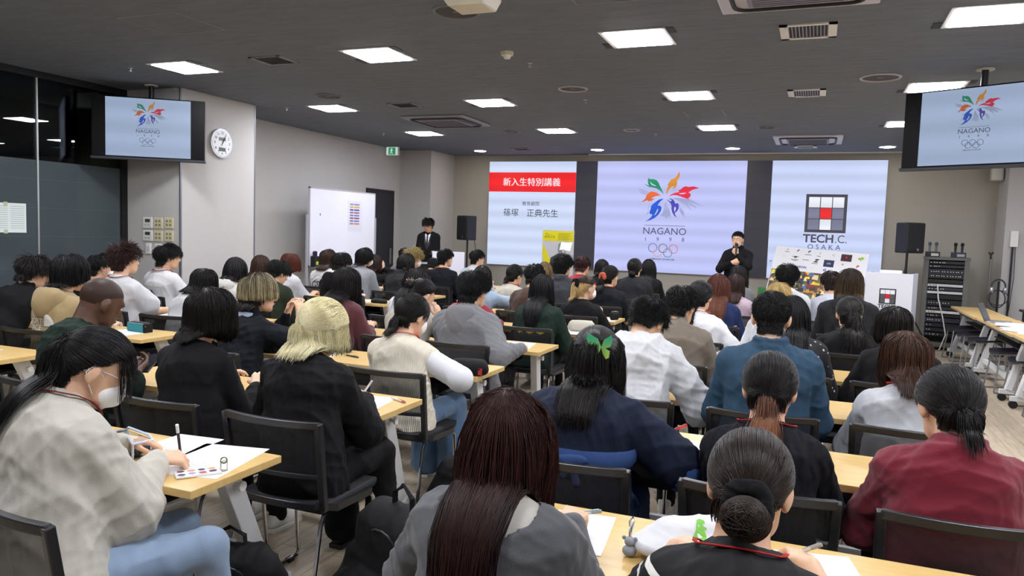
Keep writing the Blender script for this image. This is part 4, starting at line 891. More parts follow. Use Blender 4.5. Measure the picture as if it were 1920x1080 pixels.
# ------------------------------------------------------------------ people
def rotm(yaw, pitch, roll):
    y, p, r = math.radians(yaw), math.radians(-pitch), math.radians(roll)
    Rz = np.array([[math.cos(y), -math.sin(y), 0], [math.sin(y), math.cos(y), 0], [0, 0, 1]])
    Rx = np.array([[1, 0, 0], [0, math.cos(p), -math.sin(p)], [0, math.sin(p), math.cos(p)]])
    Ry = np.array([[math.cos(r), 0, math.sin(r)], [0, 1, 0], [-math.sin(r), 0, math.cos(r)]])
    return Rz @ Rx @ Ry
def head_prims(H, R, s=1.0, ears=True):
    T = lambda *a: H + R @ (V(*a) * s)
    P = [el(T(0, -.012, .027), V(.076, .094, .086) * s, .02, R), el(T(0, .02, -.02), V(.066, .07, .075) * s, .03, R),
         rc(T(-.022, .045, -.07), T(.022, .045, -.07), .036 * s, .036 * s, .03), rc(T(0, .068, -.088), T(0, .07, -.09), .022 * s, .02 * s, .02),
         rc(T(0, .083, .012), T(0, .103, -.026), .009 * s, .0125 * s, .014), rc(T(-.012, .09, -.03), T(.012, .09, -.03), .009 * s, .009 * s, .008),
         rc(T(-.03, .078, .028), T(.03, .078, .028), .010 * s, .010 * s, .02),
         rc(T(-.016, .087, -.058), T(.016, .087, -.058), .0075 * s, .0075 * s, .01)]
    if ears:
        for e in (-1, 1): P += [el(T(e * .08, -.008, -.008), V(.011, .019, .031) * s, .006, R @ rotm(e * -18, 8, 0)), el(T(e * .078, -.004, -.032), V(.008, .009, .011) * s, .004, R)]
    return P
def hand_prims(W, f, n, sd, curl=0.5, s=1.0):
    f = unit(f); n = unit(n - f * (n @ f)); t = unit(np.cross(n, f)); t = t * (1 if t @ sd > 0 else -1)  # t points to the thumb side
    P = []
    K = [W + f * .082 * s + t * (.030 - .0195 * i) * s + f * (-.004 * abs(i - 1)) * s for i in range(4)]
    for i in range(4): P.append(rc(W + f * .012 + t * (.014 - .009 * i), K[i], .0155 * s, .0105 * s, .012))
    for i, L_ in enumerate((.94, 1.05, 1.0, .8)):
        p = K[i]; a = 0
        for j, (sl, r0, r1) in enumerate(((.041, .0092, .0083), (.026, .0083, .0075), (.021, .0075, .0062))):
            a += curl * (0.75, .95, .6)[j] * (1 + .12 * i); d = f * math.cos(a) + n * math.sin(a) + t * (.06 - .05 * i)
            q = p + unit(d) * sl * L_ * s; P.append(rc(p, q, r0 * s, r1 * s, .002)); p = q
    p = W + f * .022 * s + t * .022 * s; d = unit(t * .75 + f * .75 + n * .35); q = p + d * .036 * s; P.append(rc(p, q, .0135 * s, .0105 * s, .008))
    d = unit(t * .25 + f + n * (.3 + .4 * curl)); q2 = q + d * .03 * s; P.append(rc(q, q2, .0105 * s, .009 * s, .003)); P.append(rc(q2, q2 + unit(f + n * .6 * curl) * .022 * s, .009 * s, .0072 * s, .003))
    return P, K[0] + n * .02
def ik(S, T, l1, l2, pole):
    d = T - S; L = np.linalg.norm(d); mx = (l1 + l2) * .995
    if L > mx: T = S + d / L * mx; d = T - S; L = mx
    a = (l1 * l1 - l2 * l2 + L * L) / (2 * L); h = math.sqrt(max(l1 * l1 - a * a, 0)); u = d / L; p = pole - u * (pole @ u)
    return S + u * a + unit(p) * h, T
SKIN = {'light': 'e0b595', 'pale': 'e8c3a6', 'mid': 'cf9f7c', 'dark': '5d4133'}
def skin_mat(k): 
    m = mat(SKIN[k], rough=0.45 if k != 'dark' else 0.38, spec=0.4, noise=0.05, nscale=18, bump=0.15, bscale=350, name='skin_' + k)
    m.node_tree.nodes['Principled BSDF'].inputs['Subsurface Weight'].default_value = 0.0
    return m
def hair_mat(root, tip, rough=0.42, streak=0.35, dark=None, split=None):
    k = ('hair', root, tip, rough, streak, dark)
    if k in _M: return _M[k]
    m, nt, b = new_mat('hair_%s' % root); L = nt.links.new
    at = nt.nodes.new('ShaderNodeAttribute'); at.attribute_name = 'along'; tn = nt.nodes.new('ShaderNodeAttribute'); tn.attribute_name = 'tone'
    rp = nt.nodes.new('ShaderNodeValToRGB'); rp.color_ramp.elements[0].color = (*lin(root), 1); rp.color_ramp.elements[1].color = (*lin(tip), 1)
    L(at.outputs['Fac'], rp.inputs[0]); out = rp.outputs[0]
    if dark:
        mx = nt.nodes.new('ShaderNodeMix'); mx.data_type = 'RGBA'; mx.inputs[7].default_value = (*lin(dark), 1); L(rp.outputs[0], mx.inputs[6])
        a2 = nt.nodes.new('ShaderNodeAttribute'); a2.attribute_name = 'under'; L(a2.outputs['Fac'], mx.inputs[0]); out = mx.outputs[2]
    r = nt.nodes.new('ShaderNodeMapRange'); r.inputs[3].default_value = 1 - streak; r.inputs[4].default_value = 1 + streak; L(tn.outputs['Fac'], r.inputs[0])
    s = nt.nodes.new('ShaderNodeVectorMath'); s.operation = 'SCALE'; L(out, s.inputs[0]); L(r.outputs[0], s.inputs['Scale']); L(s.outputs[0], b.inputs['Base Color'])
    b.inputs['Roughness'].default_value = rough; b.inputs['Specular IOR Level'].default_value = 0.32
    _M[k] = m; return m

def scalp_mask(u, fr=0.42, nape=-.95, side=-.22):
    hor = np.maximum(np.hypot(u[:, 0], u[:, 1]), 1e-6); c = u[:, 1] / hor
    h = np.interp(c, [-1, -.55, -.05, .25, .6, 1], [nape, nape + .02, side, .0, fr - .1, fr])
    return u[:, 2] > h
CC = V(0, -.012, .027); CR = V(.076, .094, .086)
def tubes(paths, wid, tone, under=None, nseg=3):
    """paths (S,N,3), wid (S,N) half widths -> verts, quads, attributes"""
    S_, N, _ = paths.shape
    T = np.gradient(paths, axis=1); T /= np.maximum(np.linalg.norm(T, axis=2), 1e-9)[..., None]
    ref = np.broadcast_to(V(.31, .77, .56), T.shape); U = np.cross(T, ref); U /= np.maximum(np.linalg.norm(U, axis=2), 1e-9)[..., None]; W_ = np.cross(T, U)
    vs = []
    for k in range(nseg):
        a = 2 * math.pi * k / nseg; vs.append(paths + (U * math.cos(a) + W_ * math.sin(a)) * wid[..., None])
    v = np.stack(vs, 2).reshape(-1, 3)
    idx = np.arange(S_ * N * nseg).reshape(S_, N, nseg); q = []
    for k in range(nseg):
        k2 = (k + 1) % nseg; q.append(np.stack([idx[:, :-1, k], idx[:, :-1, k2], idx[:, 1:, k2], idx[:, 1:, k]], -1).reshape(-1, 4))
    q = np.concatenate(q)
    al = np.broadcast_to(np.linspace(0, 1, N)[None, :, None], (S_, N, nseg)).ravel(); tn = np.broadcast_to(tone[:, None, None], (S_, N, nseg)).ravel()
    un = np.zeros(len(v)) if under is None else np.broadcast_to(under[:, None, None], (S_, N, nseg)).ravel()
    return v, q, al, tn, un
def push(P, prims, off, it=2, lat=1.0):
    for _ in range(it):
        d = sdf(prims, P); m = d < off
        if not m.any(): break
        Q = P[m]; e = 1e-3; d0 = d[m]
        g = np.stack([sdf(prims, Q + V(e, 0, 0)) - d0, sdf(prims, Q + V(0, e, 0)) - d0, sdf(prims, Q + V(0, 0, e)) - d0], -1); g /= np.maximum(np.linalg.norm(g, axis=-1), 1e-9)[..., None]
        if lat < 1: h = g * V(lat, 1, 1); P[m] = Q + h * ((off[m] - d0) / np.maximum((g * h).sum(-1), .35))[..., None]
        else: P[m] = Q + g * (off[m] - d0)[..., None]
    return P
def make_hair(rg, st, H, R, s, coll, near, par):
    """st: dict(kind, root, tip, n, back, side, front, thick, ...)"""
    kind = st['kind']; n = int(st.get('n', 900) * (3.2 if near == 2 else 1.5 if near == 1 else .7)); wd = st.get('w', .0021) * (.52 if near == 2 else .85 if near == 1 else 1.4)
    thick = st.get('thick', .02); fr = st.get('hairline', .42); nape = st.get('nape', -.95)
    toW = lambda L_: H + (L_ * s) @ R.T
    # cap under the strands
    co = st.get('cap', .003 + st.get('thick', .02) * .25); nz = st.get('napez', -.092); T_ = lambda *a: H + R @ (V(*a) * s)
    cap = [el(H + R @ (CC * s), (CR + co) * s, 0, R), rc(T_(0, -.028, -.05), T_(0, -.036, -.13), (.055 + co * .8) * s, (.057 + co * .8) * s, .01)]
    v, q = isosurf(cap, .009 if near else .013)
    u = ((v - H) @ R / s - CC) / CR; u /= np.linalg.norm(u, axis=1)[:, None]
    Lq = (v - H) @ R / s; ux = u.copy(); hor_ = np.hypot(ux[:, 0], ux[:, 1])
    if kind == 'bald': nz = .5
    mk = (scalp_mask(u, fr + .03, nape + .03) & (Lq[:, 2] > -.05)) | ((Lq[:, 1] < -.045) & (Lq[:, 2] > nz) & (Lq[:, 2] <= .0)); q = q[mk[q].all(1)]
    parts = [(v, q, np.full(len(v), .1), np.full(len(v), .3), (u[:, 2] < -.1) * 1.0)]
    # roots
    u = rg.normal(size=(n * 4, 3)); u /= np.linalg.norm(u, axis=1)[:, None]; u = u[scalp_mask(u, fr, nape)]
    if st.get('only') == 'front': u = u[(u[:, 1] > .45) & (u[:, 2] < .85)]
    u = u[:n]; n = len(u)
    Lc = u * CR + CC
    if st.get('only'): parts = []
    elif kind != 'bald':
        m9 = max(20, n // 6); a9 = (rg.rand(m9) - .5) * math.radians(130); nz = nz + (.014 if kind == 'short' else 0); z9 = nz + (-.02 - nz) * rg.rand(m9)
        un9 = np.stack([np.sin(a9), -np.cos(a9), 0 * a9], -1); L9 = un9 * .0565 + np.stack([0 * a9, -.030 - .06 * (-.05 - z9), z9], -1)
        L9 = push(L9, [el(CC, CR, 0)], np.full(m9, .003)); u = np.concatenate([u, un9]); Lc = np.concatenate([Lc, L9]); n = len(u)
    crown = unit(V(st.get('part', 0.0), -.45, .9)); tone = rg.rand(n); under = (u[:, 2] < st.get('split', -.1)) * 1.0
    headp = head_prims(V(0, 0, 0), np.eye(3), 1.0, ears=False)[:4] + [rc(V(0, -.028, -.05), V(0, -.036, -.13), .055, .057, .02)]
    off = thick * (.35 + .75 * rg.rand(n))
    if kind == 'short':
        N = 7; tang = crown[None] * -1 + u * (u @ crown)[:, None]; tang /= np.maximum(np.linalg.norm(tang, axis=1), .05)[:, None]
        lift = st.get('lift', .35); d = tang + u * lift * (1 + .6 * rg.normal(size=n))[:, None] + rg.normal(size=(n, 3)) * st.get('mess', .25); d += V(0, 0, -.35)[None]
        d /= np.linalg.norm(d, axis=1)[:, None]
        topf = np.clip((u[:, 2] + .5) / 1.1, 0, 1); L_ = (st.get('len', .055) * (.42 + .58 * topf)) * np.where(Lc[:, 2] < -.035, .5, 1) * (.75 + .5 * rg.rand(n)); st_ = L_ / (N - 1)
        P = [Lc + u * (.003 + thick * .2)]; p = P[0].copy()
        o = thick * (.4 + .75 * topf) * (.5 + .7 * rg.rand(n))
        for i in range(N - 1):
            p = p + d * st_[:, None]; d = d + V(0, 0, -.10) + rg.normal(size=(n, 3)) * .06; d /= np.linalg.norm(d, axis=1)[:, None]
            p = push(p, headp, o * min(1, (i + 1) / 2.5)); P.append(p.copy())
        pth = np.stack(P, 1)
        # end above eyes and ears
    elif kind in ('fall', 'half'):
        N = int(st.get('N', 18 if near else 12)); Lmax = st['L']
        tang = crown[None] * -1 + u * (u @ crown)[:, None]; tang /= np.maximum(np.linalg.norm(tang, axis=1), .05)[:, None]
        w0 = toW(Lc + u * (.005 + thick * .3)); p = w0.copy(); d = tang @ R.T; P = [p.copy()]; cut = np.zeros(n)
        az = u[:, 1] / np.maximum(np.hypot(u[:, 0], u[:, 1]), 1e-6)
        if st.get('fringe', True): frm = (u[:, 1] > .35) & (np.abs(u[:, 0]) < .55)
        else:
            frm = np.zeros(n, bool); f2 = u[:, 1] > .05; d[f2] = d[f2] * .3 + (np.sign(u[f2, 0] + 1e-3 * rg.normal(size=f2.sum()))[:, None] * V(1, -.25, -.1)[None]) @ R.T
        cutz = np.where(frm, st.get('front', .02), np.interp(az, [-1, -.3, .2, .8], [st['back'], st['back'], st['side'], st.get('sidef', st['side'])])) * s
        cutz = cutz + rg.normal(size=n) * st.get('ragged', .008)
        if 'ucut' in st: cutz = np.where(under > .5, cutz, np.maximum(cutz, st['ucut'] + rg.normal(size=n) * .006))
        step = Lmax / (N - 1); ww = headW(H, R, s)
        colliders = ww + coll; alive = np.ones(n, bool); x0 = np.full(n, np.nan); wave = st.get('wave', 0.0); ph = rg.rand(n) * 6.3 if st.get('messy') else np.floor(rg.rand(n) * 9)
        tuck = st.get('tuck', .0)
        sp = rg.normal(size=(n, 3)) * st.get('spread', .03)
        for i in range(N - 1):
            grav = V(0, 0, -1.0) * (.32 + .5 * min(1, i / 3)); d = d * .75 + grav + sp
            if wave: d = d + np.stack([np.sin(ph + i * 1.1), np.cos(ph + i * 1.1), 0 * ph], -1) * wave
            if tuck: 
                low = (p[:, 2] < H[2] - .06 * s); d[low] += (unitv(H + R @ V(0, -.0, -.1) - p[low])) * tuck
            d /= np.linalg.norm(d, axis=1)[:, None]
            nx = p + d * step * alive[:, None]; low = nx[:, 2] < H[2] - .07 * s
            pre = nx.copy(); o_ = off * min(1, .35 + i / 5); nx[~low] = push(nx[~low], colliders, o_[~low]); nx[low] = push(nx[low], colliders, o_[low], 2, .15)
            rm = st.get('rmax', .098) * s + off * .5; dx_ = nx[:, 0] - H[0]; wide_ = (nx[:, 2] < H[2] + .05) & (np.abs(dx_) > rm); nx[wide_, 0] = H[0] + np.sign(dx_[wide_]) * rm[wide_] * .6 + dx_[wide_] * .4
            hit = low & (nx[:, 2] - pre[:, 2] > .0015); d[hit] += V(0, -.2, 0)
            newlow = low & np.isnan(x0); x0[newlow] = nx[newlow, 0]; k_ = low & ~newlow; nx[k_, 0] += (H[0] + (x0[k_] - H[0]) * st.get('flare', .9) - nx[k_, 0]) * .25
            zc = H[2] + cutz; over = (nx[:, 2] < zc) & alive
            t = np.clip((p[over, 2] - zc[over]) / np.maximum(p[over, 2] - nx[over, 2], 1e-5), 0, 1); nx[over] = p[over] + (nx[over] - p[over]) * t[:, None]
            nx[~alive] = p[~alive]; alive &= ~over; nx[~alive & ~over] = p[~alive & ~over]
            p = nx; P.append(p.copy())
        pth = np.stack(P, 1)
    elif kind in ('tie', 'bald'):
        pth = None
    if kind == 'tie':
        tie = V(*st['tie']); N = 11; t = np.linspace(0, 1, N); end = tie + rg.normal(size=(n, 3)) * .008
        P = []
        for ti in t:
            e_ = ti ** 1.15; a = u * (1 - e_) + unit((tie - CC) / CR)[None] * e_; a /= np.maximum(np.linalg.norm(a, axis=1), .02)[:, None]
            q_ = a * (CR + (.005 + thick * .25) + off[:, None] * min(1, ti * 6 + .2) * .6) + CC
            q_ = q_ + (Lc - (u * CR + CC)) * (1 - ti) ** 2; b = max(0, (ti - .75) / .25); q_ = q_ * (1 - b) + end * b; P.append(q_)
        pth = toW(np.stack(P, 1)) if True else None
    elif kind == 'short': pth = toW(pth)
    if pth is not None and kind != 'bald':
        N = pth.shape[1]; prof = np.interp(np.linspace(0, 1, N), [0, .15, .7, 1], [.6, 1, 1, .25 if kind != 'tie' else .8])
        W_ = wd * s * (.7 + .6 * rg.rand(n))[:, None] * prof[None]
        tb = tubes(pth, W_, tone, under); parts.append(tb if kind != 'tie' else (tb[0], tb[1], tb[2] * st.get('scalp', .0), tb[3], tb[4]))
    if kind == 'tie':
        tw = toW(V(*st['tie'])[None])[0]; tl = st.get('tail', 'pony'); nt_ = max(40, int(n * st.get('tn', .5)))
        if tl == 'pony':
            N = 14; L_ = st['L']; p = tw + rg.normal(size=(nt_, 3)) * .009; d = np.tile(R @ V(*st.get('tdir', (0, -.8, .1))), (nt_, 1)) + rg.normal(size=(nt_, 3)) * .14; P = [p.copy()]
            LL = L_ * (.8 + .3 * rg.rand(nt_)) / (N - 1); sprd = rg.normal(size=(nt_, 3)) * st.get('tspread', .09) * .45; o = .012 + .02 * rg.rand(nt_); colliders = headW(H, R, s) + coll; wv = st.get('twave', 0)
            ph = rg.rand(nt_) * 6.3
            for i in range(N - 1):
                d = d * .66 + V(0, 0, -.6) + sprd * .5
                if wv: d = d + np.stack([np.sin(ph + i * .8), np.cos(ph + i * .8), 0 * ph], -1) * wv
                d /= np.linalg.norm(d, axis=1)[:, None]; p = push(p + d * LL[:, None], colliders, o, 2, .3); P.append(p.copy())
            pt = np.stack(P, 1); prof = np.interp(np.linspace(0, 1, N), [0, .2, .7, 1], [.7, 1.25, 1.1, .2])
            t2 = tubes(pt, wd * s * 1.15 * (.7 + .6 * rg.rand(nt_))[:, None] * prof[None], rg.rand(nt_), (rg.rand(nt_) < st.get('utail', 0)) * 1.0)
            al = t2[2] * st.get('tipw', .6) + (1 - st.get('tipw', .6)) * .6 if st.get('tipw') else t2[2]
            parts.append((t2[0], t2[1], np.clip(.4 + .6 * t2[2], 0, 1), t2[3], t2[4]))
        elif tl == 'bun':
            N = 22; rb = st.get('rb', .04) * s; cb = tw + R @ V(*st.get('boff', (0, -.03, -.01))); ax = rg.normal(size=(nt_, 3)) * .45 + V(.2, 1, .15); ax /= np.linalg.norm(ax, axis=1)[:, None]; bx = np.cross(ax, rg.normal(size=(nt_, 3))); bx /= np.linalg.norm(bx, axis=1)[:, None]; cx_ = np.cross(ax, bx)
            a = np.linspace(0, 4.2, N)[None] + rg.rand(nt_)[:, None] * 6; rr = rb * (.72 + .3 * rg.rand(nt_))[:, None, None]
            pt = cb + rr * (bx[:, None] * np.cos(a)[..., None] + cx_[:, None] * np.sin(a)[..., None]) * V(1.1, .85, 1.0)
            parts.append(tubes(pt, np.full((nt_, N), wd * s), rg.rand(nt_)))
            vb, qb = isosurf([el(cb, V(.9, .75, .85) * rb, 0)], .008); parts.append((vb, qb, np.full(len(vb), .5), np.full(len(vb), .3), np.zeros(len(vb))))
        elif tl == 'braid':
            L_ = st['L']; M_ = 60; t = np.linspace(0, 1, M_); colliders = headW(H, R, s) + coll
            c_ = np.stack([tw + R @ V(0, -.01, 0)] * M_); 
            for i in range(1, M_): c_[i] = push((c_[i - 1] + V(0, -.0015, -L_ / M_))[None], colliders, np.full(1, .024))[0]
            for k3 in range(3):
                a = t * L_ / .055 * math.pi + k3 * 2 * math.pi / 3; w_ = .017 * (1 - .45 * t)
                ctr = c_ + np.stack([w_ * np.sin(a), -.010 * np.sin(2 * a) * (1 - .3 * t), 0 * a], -1)
                m2 = 16; o_ = rg.normal(size=(m2, 3)) * .005
                pt = ctr[None] + o_[:, None] * (1 - .4 * t)[None, :, None]; parts.append(tubes(pt, np.full((m2, M_), .0045), rg.rand(m2)))
    if kind == 'half' and st.get('ptail'):
        tw = toW(V(*st['ptail'])[None])[0]; m2 = max(30, n // 4); u2 = rg.normal(size=(m2 * 5, 3)); u2 /= np.linalg.norm(u2, axis=1)[:, None]; u2 = u2[(u2[:, 2] > .0) & scalp_mask(u2, fr, nape)][:m2]; m2 = len(u2)
        P = [(u2 * (CR + .012) + CC) * (1 - t_) + V(*st['ptail']) * t_ for t_ in np.linspace(0, 1, 8)]; P = [push(x, headp, np.full(m2, thick + .004)) for x in P[:-1]] + [P[-1]]
        pt = toW(np.stack(P, 1)); parts.append(tubes(pt, np.full((m2, 8), wd * s), rg.rand(m2)))
        p = tw + rg.normal(size=(m2, 3)) * .01; d = np.tile(R @ V(0, -1, 0), (m2, 1)) + rg.normal(size=(m2, 3)) * .25; P = [p.copy()]; colliders = headW(H, R, s) + coll
        for i in range(9):
            d = d * .7 + V(0, 0, -.6); d /= np.linalg.norm(d, axis=1)[:, None]; p = push(p + d * st.get('ptl', .022), colliders, .014 + .02 * rg.rand(m2)); P.append(p.copy())
        parts.append(tubes(np.stack(P, 1), np.full((m2, 10), wd * s), rg.rand(m2)))
    vs, qs, al, tn, un = [], [], [], [], []; b = 0
    for (v, q, a, t, u_) in parts: vs.append(v); qs.append(q + b); al.append(a); tn.append(t); un.append(u_); b += len(v)
    m = hair_mat(st['root'], st.get('tip', st['root']), st.get('rough', .42), st.get('streak', .4), st.get('dark'))
    if kind == 'bald': m = mat('38271f', rough=.5, spec=.25, noise=.1, nscale=60)
    return np_mesh('hair', np.concatenate(vs), np.concatenate(qs), m, par, attrs={'along': np.concatenate(al), 'tone': np.concatenate(tn), 'under': np.concatenate(un)})
def unitv(a): return a / np.maximum(np.linalg.norm(a, axis=-1), 1e-9)[..., None]
def headW(H, R, s): return [el(H + R @ (CC * s), CR * s, .02, R), el(H + R @ (V(0, .02, -.02) * s), V(.066, .07, .075) * s, .02, R), rc(H + R @ (V(0, -.02, -.05) * s), H + R @ (V(0, -.03, -.13) * s), .056 * s, .056 * s, .03)]

def chain(pts, rs, k=.03, n=None, flat=1.0): return [rc(pts[i], pts[i + 1], rs[i], rs[i + 1], k, n, flat) for i in range(len(pts) - 1)]
PERSONS = {}
def person(pid, X, Y, Z, row, label, short, top, bot='17181c', hair=None, yaw=0, hyaw=None, hp=12, hr=0, sw=.178, bulk=1.0, hs=1.0, hands=None, near=0, skin='light',
           lanyard=None, mask=False, glasses=None, shoes='e8e6e0', hipdy=0.0, stand=False, wide=0.0, legs=True, curl=.55, hipdx=0.0, name='person', hgt=None):
    rg = np.random.RandomState(pid * 7 + 1); yr = math.radians(yaw); hyaw = yaw if hyaw is None else hyaw
    yn = ynear(row) if row is not None else Y
    hipw = V(X * .97 + hipdx if not stand else X, (yn - .29 + hipdy) if not stand else Y - .03, 0)
    if not stand: hipw[0] = X + hipdx
    root = empty(name, tuple(hipw), yr, label, 'person'); PERSONS[pid] = root
    Rb = rotm(-yaw, 0, 0)
    loc = lambda p: Rb @ (np.asarray(p, float) - hipw)
    R = rotm(hyaw - yaw, hp, hr); s = hs
    H = loc(V(X, Y, Z - (.128 * s))); H = H + R @ V(0, .012, 0)
    hipz = .52 if not stand else .93
    P0 = V(0, 0, hipz); sw = sw * .83; bulk = 1 + (bulk - 1) * .8
    N = H + R @ V(0, -.045, -.10) * s + V(0, -.018, -.072)
    fwd = V(0, 1, 0)
    bow = .016 if not stand else .0
    Wt = P0 + (N - P0) * .36 + V(0, -bow, 0); Ch = P0 + (N - P0) * .74 + V(0, -bow * 1.3 - .005, 0)
    sz = .07; SL = N + V(-sw, .015, -sz); SR = N + V(sw, .015, -sz)
    g = bulk
    torso = lambda inf: [rc(P0, Wt, .155 * g + inf, .132 * g + inf, .04, fwd, .68), rc(Wt, Ch, .132 * g + inf, .142 * g + inf, .04, fwd, .64), rc(Ch, N + V(0, 0, -.06), .142 * g + inf, .09 * g + inf, .05, fwd, .60),
                         rc(SL + V(.02, 0, 0), SR - V(.02, 0, 0), .056 * g + inf, .056 * g + inf, .05), rc(SL + V(.03, 0, .0), N + V(-.025, .01, -.005), .045 + inf * .8, .042 + inf * .5, .05), rc(SR - V(.03, 0, .0), N + V(.025, .01, -.005), .045 + inf * .8, .042 + inf * .5, .05)]
    # arms
    arms = []; tgt = hands or {}
    for sgn, S in ((-1, SL), (1, SR)):
        key = 'l' if sgn < 0 else 'r'; h = tgt.get(key)
        if h is None:
            if stand: T = V(sgn * .25, .08, .85); pole = V(sgn, -.5, -.2)
            else: T = loc(V(X + sgn * .125 * math.cos(yr), yn + .07, .775)); pole = V(sgn * .42, -.35, -.85)
        else: T = loc(h[0]); pole = V(*h[1]) if len(h) > 1 and h[1] is not None else V(sgn * .5, -.3, -.8)
        l1, l2 = (.285, .235) if not hgt else (.285 * hgt, .235 * hgt)
        E, T = ik(S, T, l1, l2, pole)
        hd = unit(T - E) if (h is None or len(h) < 3 or h[2] is None) else unit(Rb @ V(*h[2])); nn = V(0, 0, -1) if (h is None or len(h) < 4) else Rb @ V(*h[3])
        arms.append((sgn, S, E, T, hd, nn))
    skinp = head_prims(H, R, s) + [rc(H + R @ (V(0, -.028, -.05) * s), N + V(0, .005, -.02), .055 * s, .060 * s, .02)] + torso(-.012)
    gp = {}
    for sgn, S, E, T, hd, nn in arms:
        skinp += [rc(S, E, .048 * g, .040 * g, .02), rc(E, T, .040 * g, .027, .02)]
        hpv, grip = hand_prims(T + hd * .0, hd, nn, V(-sgn, .2, .15), curl); skinp += hpv; gp[sgn] = (grip, hd, nn)
    v, q = isosurf(skinp, {2: .0055, 1: .0085, 0: .0125}[near])
    if not stand: v[:, 2] = np.maximum(v[:, 2], .468)
    body = np_mesh('body', v, q, skin_mat(skin), root)
    # upper garment
    kind, tcol = top[0], top[1]; opt = top[2] if len(top) > 2 else {}
    inf = opt.get('inf', .014 if kind in ('tee', 'dress') else .02) * .72; short_s = kind in ('tee', 'dress'); vest = kind == 'vest'
    gar = torso(inf)
    hem = opt.get('hem', .08)
    gar += [rc(P0 + V(0, -.01, -hem + .05), Wt, (.172 * g + inf), (.15 * g + inf), .04, fwd, .72)] if not stand else [rc(P0 + V(0, 0, -.1), Wt, .165 * g + inf, .15 * g + inf, .04, fwd, .7)]
    slv = []
    for sgn, S, E, T, hd, nn in arms:
        pf = opt.get('puff', 0)
        if short_s: e2 = S + (E - S) * opt.get('sl', .72); slv += [rc(S, e2, .056 * g + inf, .060 * g + inf + pf, .03)]
        else: slv += [rc(S, E, .048 * g + inf, .041 * g + inf + pf * .7, .03), rc(E, T - (T - E) * .07, .041 * g + inf + pf * .7, .029 + inf * .5, .022)]
    if vest: gar += [rc(S, S + (E - S) * .12, .056 * g + inf, .056 * g + inf, .02) for _, S, E, T, hd, nn in arms]
    else: gar += slv
    if opt.get('hood'):
        pass
    if opt.get('collar'):
        for a0 in range(-5, 5):
            a = math.radians(a0 * 24 + 12); a1 = math.radians((a0 + 1) * 24 + 12); c1, c2 = .075, .03
            f_ = lambda t: N + V(.068 * math.sin(t), -.002 - .064 * math.cos(t), .068)
            gar.append(rc(f_(a), f_(a1), .015, .015, .012)); gar.append(rc(f_(a) + V(0, -.012 * math.cos(a), -.03), f_(a1) + V(0, -.012 * math.cos(a1), -.03), .016, .016, .012))
    if opt.get('neck'):   # high rib neck
        gar.append(rc(N + V(0, 0, -.01), N + (H - N) * .42, .066, .064, .012))
    cut = []
    if opt.get('scoop'): cut = [el(N + V(0, -.03, .02), V(.125, .13, .085), 0)]
    h_ = {2: .0085, 1: .012, 0: .016}[near]
    v, q = isosurf(gar, h_, cut)
    fa = opt.get('fold', .006) * 1.7
    nv = vnormals(v, q); v = v + nv * (folds(v, pid * 3, fa, opt.get('ff', 15)) + folds(v, pid * 3 + 1, fa * .6, 30) + folds(v, pid * 3 + 2, fa * .3, 60))[:, None]
    if not stand:
        if not opt.get('skirt'): v[:, 2] = np.maximum(v[:, 2], .462 + .02 * np.clip(-v[:, 1] - .1, 0, .1))
    if near: v = relax(v, q, 1)
    m = tcol if not isinstance(tcol, str) else cloth(tcol)
    shirt = np_mesh(opt.get('name', 'shirt'), v, q, m, root)
    shirtv, shirtq = v, q
    if opt.get('hood'):
        hv, hq = isosurf([el(N + V(0, -.085, .0), V(.125, .085, .095), .02), el(N + V(0, -.135, -.07), V(.075, .045, .075), .05), rc(N + V(-.10, -.02, .0), N + V(-.055, .065, -.03), .03, .022, .03), rc(N + V(.10, -.02, .0), N + V(.055, .065, -.03), .03, .022, .03)], {2: .007, 1: .009, 0: .012}[near],
                         [el(N + V(0, -.035, .085), V(.082, .085, .085), 0), el(N + V(0, -.03, .0), V(.062, .06, .14), 0)])
        hv = hv + vnormals(hv, hq) * folds(hv, pid + 9, .006, 26)[:, None]; np_mesh('hood', hv, hq, m, root)
    if vest:
        v2, q2 = isosurf(slv + [rc(SL, SR, .04, .04, .03)], h_); nv = vnormals(v2, q2); v2 = v2 + nv * folds(v2, pid, .006, 22)[:, None]; np_mesh('inner_shirt', v2, q2, cloth(opt['inner']), root)
    if opt.get('under'): # shirt showing at the neck
        v2, q2 = isosurf(torso(inf * .55)[1:], h_); np_mesh('undershirt', v2, q2, cloth(opt['under']), root)
    if opt.get('trim'):
        M_ = MB()
        for dz, rr in ((0, .0035), (-.008, .002)): M_.tube([tuple(N + V((.074 - dz * .9) * math.sin(a), .012 - (.07 - dz) * math.cos(a), .006 + dz * 1.4 + .012 * math.cos(a))) for a in [math.radians(-150 + 12 * i) for i in range(26)]], rr + .001, 6)
        M_.build('collar_trim', cloth(opt['trim']), root, smooth=True)
    # legs
    if legs:
        lg = []; ln = .44 if not stand else .43; foot = []
        for sgn in (-1, 1):
            if stand:
                hp_ = V(sgn * .09, 0, .90); kn = V(sgn * .1, .01, .49); an = V(sgn * .11, 0, .09)
            else:
                hp_ = V(sgn * .085, .0, .505); kn = V(sgn * (.10 + .02 * rg.rand()), ln, .505 + .01 * rg.rand()); an = V(sgn * .11, ln + (.02 if row is None else -.02 + .08 * rg.rand()) - (.0), .10)
            r1, r2, r3 = .082 * g, .062, .052
            lg += [rc(hp_, kn, r1, r2, .03), rc(kn, an, r2 + wide * .3, r3 + wide, .03)]; foot.append(an)
        lg += [rc(V(-.07, .0, P0[2] - .01), V(.07, 0, P0[2] - .01), .10 * g, .10 * g, .04)]
